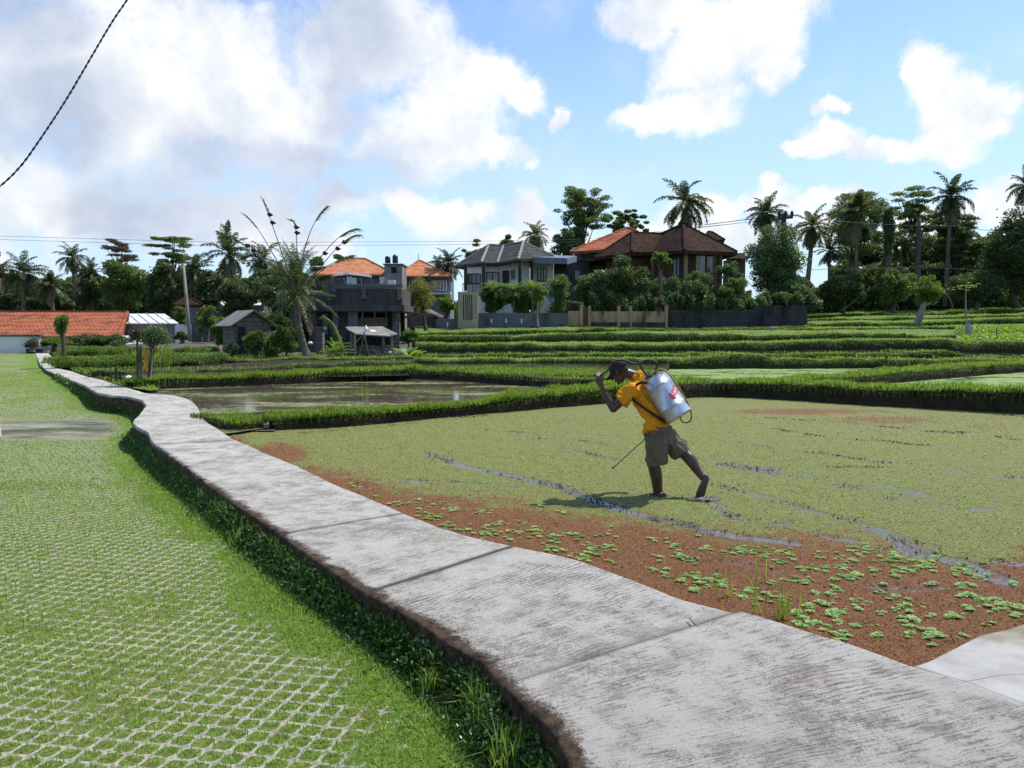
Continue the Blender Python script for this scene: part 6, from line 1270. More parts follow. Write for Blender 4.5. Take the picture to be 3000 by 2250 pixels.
# ---------- water lettuce
def rosette(seed):
    rg=np.random.default_rng(seed); V=[];Fc=[];tn=[]
    for ring,(nl,r0,e) in enumerate(((6,1.0,.25),(5,.75,.7),(3,.45,1.1))):
        for i in range(nl):
            a=i*2*math.pi/nl+ring*.5+rg.normal(0,.15); L=r0*rg.uniform(.8,1.1); w_=L*.36; d=np.array([math.cos(a),math.sin(a)]); s_=np.array([-d[1],d[0]]); k=len(V)
            for q,ww,z in((.1,.25,.0),(.45,.8,.9),(.85,1.0,1.0),(1.0,.6,.85)):
                c_=d*L*q*math.cos(e); zz=L*q*math.sin(e)*z
                V+=[(c_[0]-s_[0]*w_*ww,c_[1]-s_[1]*w_*ww,zz+.05*ww),(c_[0],c_[1],zz),(c_[0]+s_[0]*w_*ww,c_[1]+s_[1]*w_*ww,zz+.05*ww)]
            g=rg.uniform(.1,.8)
            for j in range(3): b_=k+j*3; Fc+=[(b_,b_+1,b_+4,b_+3),(b_+1,b_+2,b_+5,b_+4)]; tn+=[g,g]
    me=bpy.data.meshes.new('water_lettuce'); me.from_pydata([tuple(map(float,v)) for v in V],[],Fc); me.materials.append(M['lettuce']); at=me.attributes.new('tint','FLOAT','FACE'); at.data.foreach_set('value',tn); me.polygons.foreach_set('use_smooth',[True]*len(Fc)); return me
M['lettuce']=leafmat('water_lettuce',(.11,.25,.045),(.34,.50,.18),3,.35,.5,(.50,.55,.14))
RM=[rosette(s_) for s_ in range(6)]
c4=[(160,310,3),(130,300,2),(160,360,3),(200,380,2),(330,320,4),(480,340,4),(600,340,5),(560,330,3),(680,360,3),(830,360,4),(780,350,3),(760,410,3),(40,380,2),(80,460,4),(30,270,2),(180,520,4),(250,490,4),(310,550,5),(270,400,2),(430,500,3),(450,520,2),(530,590,4),(640,630,3),(780,630,2),(790,510,2),(700,530,2),(900,450,3),(970,450,3),(920,515,3),(880,515,2),(1050,430,2),(1130,440,2),(980,590,1),(1110,580,4),(1090,600,2),(1150,480,4),(1210,500,3),(1100,500,2),(1030,660,3),(1090,710,3),(1160,700,3),(1230,390,3),(1180,380,3),(1100,375,2),(1230,320,4),(1320,335,3),(1010,350,2),(1340,470,3),(1450,490,3),(1350,720,1),(1220,780,2),(1330,775,1),(1260,650,3),(1270,640,1),(1360,580,3),(1450,600,2),(1530,630,1),(1620,650,1),(1460,680,4),(1530,710,4),(1480,745,2),(1680,725,1),(1820,740,3),(1860,680,3),(1880,600,4),(1960,620,4),(2010,680,4),(2090,680,3),(2050,640,2),(1400,400,5),(1500,390,4),(1450,370,3),(1600,400,4),(1680,390,3),(1650,440,4),(1560,440,4),(1500,440,2),(1850,440,5),(1870,480,4),(1840,410,2),(1990,500,3),(1750,560,2),(1860,550,2),(1650,530,2),(2170,690,2),(2190,720,2),(1630,840,3),(1700,830,3),(1640,800,1),(1820,840,2),(1530,850,1),(1360,845,1),(1690,895,1),(1510,790,1),(1070,790,3),(1160,850,4),(1100,830,2),(910,760,5),(890,700,3),(940,690,2),(2010,775,2),(2130,520,2),(720,600,3),(820,650,2),(600,570,1),(380,510,2)]
c5=[(350,560,3),(480,635,2),(650,610,2),(700,670,3),(800,665,4),(920,690,4),(1030,725,3),(850,765,4),(930,780,4),(880,790,3),(1030,840,4),(990,830,3),(1150,880,5),(1250,740,4),(1330,740,2),(1330,850,4),(1380,830,5),(1300,910,5),(1270,900,3),(1480,880,3),(1530,890,3),(1450,940,2),(1650,880,3),(1640,910,3),(1600,870,2),(1760,920,4),(1830,910,4),(1950,910,3),(2000,990,3),(2100,1000,5),(2180,1000,4),(2150,900,4),(1760,1010,5),(1800,1020,3),(1950,1070,5),(1990,1080,3),(2180,1100,3),(2070,1045,3),(1820,750,3),(1550,830,2),(1110,730,2),(1660,700,2),(820,740,2),(620,680,2),(1750,970,2)]
ros=[]
for cx,cy,k in c4:
    for _ in range(int(k*2.1+.5)): ros.append((*G(1900+cx/2.011+RNG.normal(0,4.5+k*3.2),1450+cy/2.011+RNG.normal(0,3+k*1.4),0)[:2],))
for cx,cy,k in c5:
    for _ in range(int(k*1.8+.5)): ros.append((*G(900+cx/2.458+RNG.normal(0,4+k*2.6),1200+cy/2.458+RNG.normal(0,2+k*1.0),0)[:2],))
# corner guard: keep off the concrete
Ry=np.argsort(Rw[:,1]); 
def xr_edge(y): return np.interp(y,Rw[Ry,1],Rw[Ry,0])
ros=[r for r in ros if r[0]>xr_edge(r[1])+.02]
ros.sort(key=lambda r:r[1]); print('rosettes',len(ros))
for i,(x,y) in enumerate(ros[:298]):
    o=bpy.data.objects.new('water_lettuce',RM[i%6]); COL.objects.link(o); s_=.012+.028*RNG.uniform()**1.5; o.location=(x,y,.012); o.scale=(s_,s_,s_*.8); o.rotation_euler=(RNG.normal(0,.1),RNG.normal(0,.1),RNG.uniform(0,6.28))
    tag(o,'small pale green water lettuce rosette floating among the rust red fern','water plant','water lettuce rosettes beside the footpath')
if len(ros)>298:
    V=[];Fc=[];tn=[]
    for x,y in ros[298:]:
        me=RM[RNG.integers(0,6)]; s_=RNG.uniform(.014,.032); a=RNG.uniform(0,6.28); k=len(V)
        for v in me.vertices: V.append((x+s_*(v.co.x*math.cos(a)-v.co.y*math.sin(a)),y+s_*(v.co.x*math.sin(a)+v.co.y*math.cos(a)),.012+s_*v.co.z*.8))
        g=RNG.uniform()
        for p_ in me.polygons: Fc.append(tuple(k+q for q in p_.vertices)); tn.append(g)
    o=mesh_np('water_lettuce_patch',V,Fc,M['lettuce']); at=o.data.attributes.new('tint','FLOAT','FACE'); at.data.foreach_set('value',tn); tag(o,'farther water lettuce scattered along the red fern margin','water plants',kind='stuff')
# twig on the path
t=thing('fallen_twig','small bent dry twig lying on the footpath joint','twig',G(2050,1830,ZP)); m=MB(); a=G(2018,1808,ZP+.025);b_=G(2040,1832,ZP+.02);c=G(2058,1848,ZP+.012); m.tube([a,b_,c],[.004,.007,.005],6); m.tube([b_,G(2048,1828,ZP+.012)],[.004,.002],5); m.build('stick',M['pole'],t)
# fallen pale petals in the grass
PT=[(1065,1900),(1340,2130),(1350,2165),(1382,2075),(1300,2105),(1395,2010),(1200,2120)]
for i,(x,y) in enumerate(PT):
    g=G(x,y,-.09); m=MB(); a=RNG.uniform(0,6.28); s_=.012
    m.add([g+[s_*math.cos(a),s_*math.sin(a),.01],g+[-s_*.5*math.sin(a),s_*.5*math.cos(a),.016],g-[s_*math.cos(a),s_*math.sin(a),-.008],g+[s_*.5*math.sin(a),-s_*.5*math.cos(a),.006]],[(0,1,2,3)])
    o=m.build('petal',M['whiteplastic']); tag(o,['lone white petal in the shaded grass left of the footpath','white petal in the grass near the bottom of the footpath side','second white petal just below the first near the bottom','pale petal close under the footpath edge','small pale petal on the lit grass near the shade','pale petal high in the weeds by the footpath','pale petal on the pavers left of the weeds'][i],'petal','fallen white petals')
# ================= farmer with sprayer
SKIN=simple('dark_tanned_skin',(.10,.048,.032),(.062,.030,.022),.38,6,bump=.15,spec=.4)
MUDSK=SKIN
def fabric(name,c1,c2,sc=9,st=None):
    m,nt=mat_new(name); b=NB(nt); co=b.obj()
    col=b.mix(b.ramp(b.noise(co,sc,5,.65),.35,.65),c1,c2)
    if st: col=b.mix(b.ramp(b.noise(co,5,5,.7),.58,.72),col,st)
    h=b.m('ADD',b.noise(b.scl(co,(1,1,.6)),11,3,.5,1.5),b.m('MULTIPLY',b.noise(co,320,2),.05))
    b.out(b.bsdf(col,.9,b.bump(h,1.0,.03),0,.15)); return m
SHIRT=fabric('orange_yellow_cotton',(.78,.33,.018),(.70,.27,.012),9,(.55,.20,.015)); SHORT=fabric('khaki_brown_cotton',(.17,.135,.095),(.135,.105,.075),7,(.10,.075,.055))
CAPM=fabric('dark_navy_cap',(.035,.030,.045),(.025,.022,.032))
Y0=7.9
def Mp(x,y,d): return P(x,y,Y0+d)
def bB(x,y,d): return P(1720+x/6.38,1030+y/6.38,Y0+d)
def ell(mb,c,ax,rad,seg=16,rings=10):
    """ellipsoid: ax = 3 unit axes"""
    V=[];Fc=[]
    for i in range(1,rings):
        th=math.pi*i/rings
        for k in range(seg):
            a=2*math.pi*k/seg; V.append(c+ax[0]*rad[0]*math.sin(th)*math.cos(a)+ax[1]*rad[1]*math.sin(th)*math.sin(a)+ax[2]*rad[2]*math.cos(th))
    n=len(V); V+=[c+ax[2]*rad[2],c-ax[2]*rad[2]]
    for i in range(rings-2):
        for k in range(seg): k2=(k+1)%seg; Fc.append((i*seg+k,i*seg+k2,(i+1)*seg+k2,(i+1)*seg+k))
    for k in range(seg): k2=(k+1)%seg; Fc.append((n,k2,k)); Fc.append((n+1,(rings-2)*seg+k,(rings-2)*seg+k2))
    mb.add(V,Fc)
def loft(mb,secs,seg=20):
    """secs: (centre, u axis, v axis, ru, rv)"""
    V=[];Fc=[]
    for c,u,v,ru,rv in secs:
        for k in range(seg): a=2*math.pi*k/seg; V.append(c+u*ru*math.cos(a)+v*rv*math.sin(a))
    n=len(secs)
    for i in range(n-1):
        for k in range(seg): k2=(k+1)%seg; Fc.append((i*seg+k,i*seg+k2,(i+1)*seg+k2,(i+1)*seg+k))
    Fc.append(tuple(range(seg-1,-1,-1))); Fc.append(tuple((n-1)*seg+k for k in range(seg)))
    mb.add(V,Fc)
def limb(mb,pts,rad,seg=14):
    pts=smoothline(np.array([np.r_[p,r] for p,r in zip(pts,rad)]),2); mb.tube([p[:3] for p in pts],list(pts[:,3]),seg); ell(mb,pts[0][:3],np.eye(3),[pts[0][3]]*3,12,8); ell(mb,pts[-1][:3],np.eye(3),[pts[-1][3]]*3,12,8)
def remesh(mb,name,mat,parent,voxel=.008,sm=4,disp=None):
    off=np.array(parent_world(parent)); me=bpy.data.meshes.new(name+'_src'); me.from_pydata([tuple(np.array(v)-off) for v in mb.v],[],mb.f)
    o=bpy.data.objects.new(name+'_src',me); COL.objects.link(o)
    r=o.modifiers.new('r','REMESH'); r.mode='VOXEL'; r.voxel_size=voxel
    s=o.modifiers.new('s','SMOOTH'); s.factor=.6; s.iterations=sm
    dg=bpy.context.evaluated_depsgraph_get(); dg.update(); ev_=o.evaluated_get(dg); me2=bpy.data.meshes.new_from_object(ev_,depsgraph=dg)
    bpy.data.objects.remove(o); me2.name=name; me2.materials.clear(); me2.materials.append(mat); me2.polygons.foreach_set('use_smooth',[True]*len(me2.polygons))
    if disp:
        n=len(me2.vertices); V=np.empty(n*3,np.float32); me2.vertices.foreach_get('co',V); V=V.reshape(-1,3); N=np.empty(n*3,np.float32); me2.vertex_normals.foreach_get('vector',N); N=N.reshape(-1,3); V=V+N*disp(V+off)[:,None]; me2.vertices.foreach_set('co',V.astype(np.float32).ravel()); me2.update()
    q=bpy.data.objects.new(name,me2); COL.objects.link(q); q.parent=parent; return q
U=lambda v:np.array(v,float)/np.linalg.norm(v)
HD=U((-.87,.5,0)); LT=U((-.5,-.87,0))   # heading and his left side
man=thing('person','bent man in an orange shirt, khaki shorts and dark cap wading through the paddy','person',G(1945,1455,0))
# joints
hipL=Mp(1918,1268,-.07); hipR=Mp(1950,1268,.09); kneeL=Mp(1912,1352,-.02); ankL=Mp(1930,1462,.08); kneeR=Mp(2006,1330,.0); ankR=Mp(2058,1398,-.10); toeR=Mp(2054,1462,-.13)
pel=Mp(1934,1258,.0); belly=Mp(1916,1225,.04); chest=Mp(1888,1160,.10); neck=Mp(1862,1104,.15)
shL=Mp(1856,1141,-.06); elL=Mp(1797,1198,-.06); wrL=Mp(1762,1134,-.02); shR=Mp(1866,1130,.30); elR=Mp(1912,1190,.42); wrR=Mp(1922,1250,.34)
head=bB(600,385,.17)
B_=MB()
limb(B_,[hipL+[.05,.06,.03],(hipL+kneeL)/2+[.02,.02,0],kneeL],[.06,.066,.060]); limb(B_,[kneeL,kneeL*.7+ankL*.3+[.014,0,0],kneeL*.4+ankL*.6+[.008,0,0],ankL],[.062,.068,.056,.045])
limb(B_,[hipR,(hipR+kneeR)/2,kneeR],[.07,.07,.058]); limb(B_,[kneeR,kneeR*.68+ankR*.32+[.008,0,.012],kneeR*.35+ankR*.65,ankR],[.060,.066,.046,.037])
# buried front foot
limb(B_,[ankL+[0,0,-.01],ankL+[-.10,.06,-.05]],[.036,.028])
# rear foot on its toes, sole showing
heel=ankR+np.array([.028,-.02,.0]); ball=toeR+np.array([.0,0,.06]); toe=toeR+np.array([-.05,.03,.0])
sd=U([.95,.35,0]); 
loft(B_,[(heel+[0,0,.015],sd,U([.3,-1,.2]),.030,.030),(heel+[0,0,-.02],sd,U([.3,-1,.2]),.040,.036),(heel*.55+ball*.45,sd,U([.3,-1,0]),.044,.034),(ball+[.0,0,.02],sd,U([.3,-1,0]),.056,.030),(ball+[-.01,0,-.03],sd,U([.3,-1,0]),.054,.026),(toe+[0,0,-.02],sd,U([.3,-1,0]),.044,.020)],16)
for i in range(5):
    c=toe+sd*(.036-.018*i)+[-.008,0,-.02]; ell(B_,c,np.eye(3),[.010 if i<4 else .013]*3,8,6)
limb(B_,[ankR,heel+[0,0,.01]],[.033,.030])
# torso core, neck
limb(B_,[pel,belly,chest],[.09,.09,.11]); limb(B_,[chest,neck],[.10,.055]); 
nk=bB(800,420,.17); limb(B_,[neck,nk,bB(720,400,.17)],[.058,.052,.055])
# head: up axis towards crown, face axis
hu=U(HD*.50+np.array([0,0,.86])); fa=U(HD*.80-np.array([0,0,.62])); fa=U(fa-hu*np.dot(fa,hu)); hs=np.cross(hu,fa)
def H(f,s,u): return head+fa*f+hs*s+hu*u
ell(B_,H(-.012,0,.025),[hs,fa,hu],[.072,.092,.092],20,14)
ell(B_,H(.028,0,-.045),[hs,fa,hu],[.054,.058,.068],18,12)      # jaw block
ell(B_,H(.060,0,-.098),[hs,fa,hu],[.024,.020,.018],12,8)       # chin
ell(B_,H(.078,0,.022),[hs,fa,hu],[.045,.016,.012],12,8)        # brow
ell(B_,H(.060,0,-.030),[hs,fa,hu],[.034,.030,.030],12,8)
for s_ in(-1,1):
    ell(B_,H(.058,s_*.036,-.018),[hs,fa,hu],[.022,.022,.018],10,8)  # cheek
    ell(B_,H(-.004,s_*.076,-.006),[U(hs*.9+fa*-.3),fa,hu],[.009,.019,.031],12,8) # ear
    ell(B_,H(.010,s_*.073,-.006),[hs,fa,hu],[.006,.008,.022],10,8)
B_.tube([H(.086,0,.012),H(.098,0,-.012),H(.106,0,-.030)],[.008,.011,.014],10); ell(B_,H(.098,0,-.034),[hs,fa,hu],[.018,.012,.009],10,8)
ell(B_,H(.083,0,-.062),[hs,fa,hu],[.024,.010,.0065],12,8); ell(B_,H(.081,0,-.074),[hs,fa,hu],[.020,.010,.0065],12,8)
# arms
limb(B_,[shL,shL*.5+elL*.5,elL],[.052,.047,.040]); limb(B_,[elL,elL*.72+wrL*.28,elL*.35+wrL*.65,wrL],[.040,.041,.031,.025])
limb(B_,[shR,(shR+elR)/2,elR],[.05,.045,.038]); limb(B_,[elR,(elR+wrR)/2,wrR],[.038,.034,.025])
# left hand: palm with fingers curled round the lever
LVa=bB(250,400,-.0); LVb=bB(400,365,.03); lv=U(LVb-LVa)
palmc=bB(222,555,-.01); kn=bB(235,455,-.01)
up_=U(kn-wrL); nrm=np.cross(up_,lv); nrm=U(nrm); 
loft(B_,[(wrL,lv,nrm,.026,.022),(wrL*.6+palmc*.4,lv,nrm,.031,.019),(palmc,lv,nrm,.041,.017),(palmc*.35+kn*.65,lv,nrm,.042,.016),(kn,lv,nrm,.038,.013)],18)
def finger(base,dirs,lens,r0,r1):
    p=[base]; 
    for d,l in zip(dirs,lens): p.append(p[-1]+U(d)*l)
    n=len(p); B_.tube(p,list(np.linspace(r0,r1,n)),10); 
    for i,q in enumerate(p): ell(B_,q,np.eye(3),[r0+(r1-r0)*i/(n-1)]*3,10,6)
curl=-nrm if nrm[1]<0 else nrm   # away from the camera side first, back over the lever
for i in range(4):
    b0=kn+lv*(-.030+.020*i); L=[.036,.040,.037,.030][i]
    finger(b0,[up_*.7+lv*-.05+curl*.5,curl*1.0+up_*.15+lv*.05,-up_*.75+curl*.45],[L,L*.75,L*.6],.0098,.0075)
finger(palmc+lv*.034-up_*.01,[lv*.6+up_*.75,up_*.9+lv*.0+curl*.35,up_*.4-lv*.5+curl*.5],[.032,.030,.024],.012,.008)
# right hand holding the wand (behind the shorts)
LN0=Mp(1797,1370,.12); LN1=Mp(1894,1282,.26); ld=U(LN1-LN0); hc=Mp(1918,1266,.30)
upR=U(hc-wrR+[0,0,.001]); nR=U(np.cross(upR,ld))
loft(B_,[(wrR,ld,nR,.024,.02),(hc*.6+wrR*.4,ld,nR,.036,.017),(hc,ld,nR,.038,.015)],16)
for i in range(4):
    b0=hc+ld*(-.028+.019*i); finger(b0,[upR*.6+nR*.6,nR*1.0-upR*.3,-upR*.9+nR*-.2],[.028,.024,.02],.0092,.0075)
finger(hc+ld*.032-upR*.02,[ld*.5+upR*.4+nR*.4,nR*.8+upR*.3],[.03,.026],.011,.008)
body=remesh(B_,'body',SKIN,man,.0052,3); body.data.materials[0]=SKIN
# eyes
for s_ in(-1,1):
    m=MB(); ell(m,H(.081,s_*.028,.004),[hs,fa,hu],[.012,.008,.007],12,8); m.build('eye',simple('eye_white',(.5,.48,.45),(.4,.38,.35),.3,5,bump=0),man,smooth=True)
# hair rim
m=MB(); ell(m,H(-.018,0,.012),[hs,fa,hu],[.0745,.090,.085],20,12); hair=remesh(m,'hair',simple('black_hair',(.012,.010,.010),(.02,.017,.016),.6,20),man,.007,2)
# cap: crown shell + brim
m=MB(); ell(m,H(-.010,0,.040),[hs,fa,hu],[.083,.103,.092],24,14); 
for s_ in(-1,0,1): m.tube([H(.095,s_*.0,.03),H(.0,s_*.04,.125),H(-.10,s_*.0,.05)],.006,6)
cap=remesh(m,'cap',CAPM,man,.006,3); 
# trim cap below its rim
import bmesh
bm=bmesh.new(); bm.from_mesh(cap.data); pl_co=Vector(H(0,0,.012)-np.array(parent_world(man))); bmesh.ops.bisect_plane(bm,geom=bm.verts[:]+bm.edges[:]+bm.faces[:],plane_co=pl_co,plane_no=Vector(hu*.97-fa*.15),clear_inner=True); bm.to_mesh(cap.data); bm.free()
bm=bmesh.new(); bm.from_mesh(hair.data); bmesh.ops.bisect_plane(bm,geom=bm.verts[:]+bm.edges[:]+bm.faces[:],plane_co=Vector(H(.018,0,0)-np.array(parent_world(man))),plane_no=Vector(fa*.9-hu*.25),clear_outer=True); bmesh.ops.bisect_plane(bm,geom=bm.verts[:]+bm.edges[:]+bm.faces[:],plane_co=Vector(H(0,0,-.03)-np.array(parent_world(man))),plane_no=Vector(hu),clear_inner=True); bm.to_mesh(hair.data); bm.free()
V=[];Fc=[];na,nq=17,6
for j in range(nq):
    for i in range(na):
        a=(i/(na-1)-.5)*math.pi*.92; q=j/(nq-1); base=H(.090*math.cos(a)*1.02,.083*math.sin(a)*.98,.030-.006*math.cos(a)); o_=(fa*.075*math.cos(a)**.6*q)-hu*(.016*q*q+.020*q*abs(math.sin(a))+.012*q)
        V.append(base+o_)
for j in range(nq-1):
    for i in range(na-1): k=j*na+i; Fc.append((k,k+1,k+1+na,k+na))
m=MB(); m.add(V,Fc); br=m.build('brim',CAPM,cap,smooth=True); br.location=(0,0,0); sv=br.modifiers.new('s','SOLIDIFY'); sv.thickness=.004
V=np.array([v for v in m.v]); 
# shirt
S_=MB()
ax_f=lambda d:U(d)
def sec(c,up,rl,rf,tw=0):
    up=U(up); l=U(LT-up*np.dot(LT,up)); f=np.cross(l,up); return (c,l,f,rl,rf)
t1=chest-belly; t2=neck-chest
nb_=neck+HD*.0
loft(S_,[sec(Mp(1925,1256,.0),[-.0,0,1],.158,.125),sec(Mp(1921,1243,.02),[-.1,0,1],.160,.122),sec(belly+[.02,0,0],belly-pel,.160,.118),sec(Mp(1904,1193,.07),t1,.170,.125),sec(chest,t1,.180,.130),sec(Mp(1876,1133,.12),t1,.178,.110),sec(Mp(1869,1117,.14),t2,.135,.085),sec(Mp(1864,1107,.15),t2,.075,.068)],28)
# hem drooping at the front
loft(S_,[sec(Mp(1908,1240,.04),[-.1,0,1],.13,.08),sec(Mp(1907,1258,.03),[-.05,0,1],.125,.062),sec(Mp(1902,1265,.03),[0,0,1],.115,.048)],22)
# shoulders and sleeves
limb(S_,[chest+t2*.3,shL+[.01,0,.0]],[.10,.075]); limb(S_,[chest+t2*.3,shR],[.09,.07])
ua=U(elL-shL); u1=U(np.cross(ua,[0,1,0])); v1=np.cross(ua,u1)
loft(S_,[(shL-ua*.02,u1,v1,.074,.070),(shL+ua*.05,u1,v1,.082,.074),(shL+ua*.11,u1,v1,.084,.074),(shL+ua*.165,u1,v1,.086,.073),(shL+ua*.175,u1,v1,.078,.066)],20)
ub=U(elR-shR); u2=U(np.cross(ub,[0,1,0])); v2=np.cross(ub,u2); loft(S_,[(shR,u2,v2,.07,.065),(shR+ub*.17,u2,v2,.075,.068)],18)
# collar
limb(S_,[bB(900,470,.05),bB(1000,400,.17),bB(960,440,.28)],[.022,.03,.022])
def folds(a,f1,f2):
    def fn(V):
        w=vnoise(V[:,0]*1.0+V[:,2]*.8,V[:,1]+V[:,2]*.5,.05,3)-.5; w2=fbm(V[:,0]*1.3-V[:,2],V[:,2]*.6+V[:,1],.11,8)-.5
        return a*(w*f1+w2*f2)
    return fn
shirt=remesh(S_,'shirt',SHIRT,man,.0065,3,folds(.036,.9,1.1))
# shorts
T_=MB()
lu=U(kneeL-hipL); 
loft(T_,[sec(Mp(1932,1246,.0),[.1,0,1],.150,.112),sec(Mp(1934,1262,.0),[.1,0,1],.162,.128),sec(Mp(1936,1285,.0),[0,0,1],.165,.135),sec(Mp(1938,1300,.01),[0,0,1],.14,.12)],28)
def leg(a,c,r,rf): 
    d=U(np.array(c)-a); l=U(LT-d*np.dot(LT,d)); f=np.cross(l,d); n=len(r); return [(np.array(a)*(1-i/(n-1))+np.array(c)*(i/(n-1)),l,f,r[i],rf[i]) for i in range(n)]
loft(T_,leg(Mp(1924,1272,-.07),Mp(1926,1359,-.02),[.10,.108,.110,.112,.108],[.125,.125,.120,.116,.108]),24)
loft(T_,leg(Mp(1952,1275,.08),Mp(2000,1331,.02),[.10,.108,.108,.108,.105],[.12,.116,.108,.102,.098]),24)
shorts=remesh(T_,'shorts',SHORT,man,.0065,3,folds(.034,.7,1.4))
# ================= sprayer
TC=bB(1470,875,-.015)
ax=U(bB(1250,530,.0)-bB(1690,1220,-.0)+np.array([0,.10,0])); ax=U(np.array([-.54,.30,.84])); BK=U(-HD-ax*np.dot(-HD,ax)); LL=np.cross(ax,BK); LL=LL if np.dot(LL,LT)>0 else -LL
sp=thing('knapsack_sprayer','dented galvanised knapsack sprayer with a red emblem carried on the bent man back','sprayer',TC)
galv=None
m_,nt=mat_new('galvanised_steel'); b=NB(nt); co=b.obj(); n1=b.vor(co,26,'Color'); nn=b.noise(co,5,5,.6); col=b.mix(b.ramp(nn,.35,.65),(.52,.55,.60),(.36,.39,.44)); sp1=b.n('ShaderNodeSeparateXYZ'); b.link(n1,sp1.inputs[0]); col=b.mix(b.m('MULTIPLY',sp1.outputs[0],.25),col,(.62,.66,.72)); col=b.mix(b.ramp(b.noise(co,9,6,.7),.60,.75),col,(.28,.24,.20))
b.out(b.bsdf(col,b.ramp(nn,.3,.7,.28,.45),b.bump(b.noise(co,7,3,.5),.25,.02),.65,.5)); GALV=m_
def rim(c,rl,rb,seg=36,p=2.4,inner=0):
    pts=[]
    for k in range(seg):
        a=2*math.pi*k/seg; ca,sa=math.cos(a),math.sin(a); x=math.copysign(abs(ca)**(2/p),ca)*rl; y=math.copysign(abs(sa)**(2/p),sa)*rb
        if y<0: y*=.82
        pts.append(c+LL*x+BK*y)
    return pts
hh=.235; RL,RB_=.180,.146
prof=[(-hh,.94),(-hh+.006,1.0)]
for z0 in(-.125,.0,.125): prof+=[(z0-.014,1.0),(z0-.006,1.035),(z0+.002,1.0),(z0+.010,1.035),(z0+.018,1.0)] if abs(z0)>.01 else []
prof+=[(hh-.008,1.0),(hh-.004,1.03),(hh,1.03)]
V=[];Fc=[];seg=48
for z,s_ in prof: V+=rim(TC+ax*z,RL*s_,RB_*s_,seg)
n=len(prof)
for i in range(n-1):
    for k in range(seg): k2=(k+1)%seg; Fc.append((i*seg+k,i*seg+k2,(i+1)*seg+k2,(i+1)*seg+k))
# recessed top and bottom
V+=rim(TC+ax*hh,RL*.97,RB_*.97,seg)+rim(TC+ax*(hh-.02),RL*.96,RB_*.96,seg)
for a_,c_ in((n-1,n),(n,n+1)):
    for k in range(seg): k2=(k+1)%seg; Fc.append((a_*seg+k,a_*seg+k2,c_*seg+k2,c_*seg+k))
Fc.append(tuple((n+1)*seg+k for k in range(seg))); Fc.append(tuple(range(seg-1,-1,-1)))
m=MB(); m.add(V,Fc); tank=m.build('tank',GALV,sp,smooth=True); e_=tank.modifiers.new('e','EDGE_SPLIT'); e_.split_angle=math.radians(40)
RUB=simple('black_rubber',(.02,.018,.018),(.03,.027,.025),.6,6,spec=.4); STRAPM=simple('dark_brown_strap',(.035,.02,.016),(.02,.013,.01),.8,10); HOSEM=simple('tan_hose',(.36,.24,.08),(.28,.18,.06),.5,8)
# emblem: point at angle on surface
def surf(a,z,off=.003):
    p=2.4; ca,sa=math.cos(a),math.sin(a); x=math.copysign(abs(ca)**(2/p),ca)*(RL+off); y=math.copysign(abs(sa)**(2/p),sa)*(RB_+off)
    return TC+ax*z+LL*x+BK*y
# map a flat drawing (u along circumference to the far side, v up) to the tank
AN0=math.radians(66)
def emb(u,v,off=.0035):
    u,v=1.35*(u*.88-v*.47),1.35*(u*.47+v*.88); return surf(AN0+u/.145,-.01+v,off)
RED=simple('red_paint',(.62,.02,.03),(.5,.015,.025),.5,8,bump=.05); WHT=simple('white_paint',(.8,.78,.76),(.7,.68,.66),.6,8,bump=.05)
def draw(mb,poly,off,n=6):
    """subdivided flat polygon strips: poly is list of quads in (u,v)"""
    for q in poly:
        q=[np.array(x,float) for x in q]; V=[];Fc=[]
        for i in range(n+1):
            for j in range(n+1):
                s_,t_=i/n,j/n; x=q[0]*(1-s_)*(1-t_)+q[1]*s_*(1-t_)+q[2]*s_*t_+q[3]*(1-s_)*t_; V.append(emb(x[0],x[1],off))
        for i in range(n):
            for j in range(n): k=i*(n+1)+j; Fc.append((k,k+1,k+n+2,k+n+1))
        mb.add(V,Fc)
m=MB(); draw(m,[[(-.03,-.022),(.075,-.022),(.075,.024),(-.03,.024)],[(-.031,-.04),(-.03,-.022),(-.03,.024),(-.031,.042)],[(-.062,.0),(-.030,-.042),(-.030,.044),(-.062,.002)]],.003)
em_=m.build('emblem',RED,sp)
STRK={'S':[((.8,.95),(.2,.95)),((.2,.95),(.2,.52)),((.2,.52),(.8,.52)),((.8,.52),(.8,.05)),((.8,.05),(.2,.05))],'W':[((.08,.95),(.28,.05)),((.28,.05),(.5,.7)),((.5,.7),(.72,.05)),((.72,.05),(.92,.95))],'A':[((.1,.05),(.5,.95)),((.5,.95),(.9,.05)),((.28,.38),(.72,.38))],'N':[((.15,.05),(.15,.95)),((.15,.95),(.85,.05)),((.85,.05),(.85,.95))]}
m=MB()
for i,ch in enumerate('SWAN'):
    for a_,c_ in STRK[ch]:
        A=np.array([-.030+i*.026+a_[0]*.022,-.014+a_[1]*.030]);C_=np.array([-.030+i*.026+c_[0]*.022,-.014+c_[1]*.030]); d=U(C_-A); w_=np.array([-d[1],d[0]])*.0021; draw(m,[[A-w_,C_-w_,C_+w_,A+w_]],.0045,2)
m.build('lettering',WHT,em_)
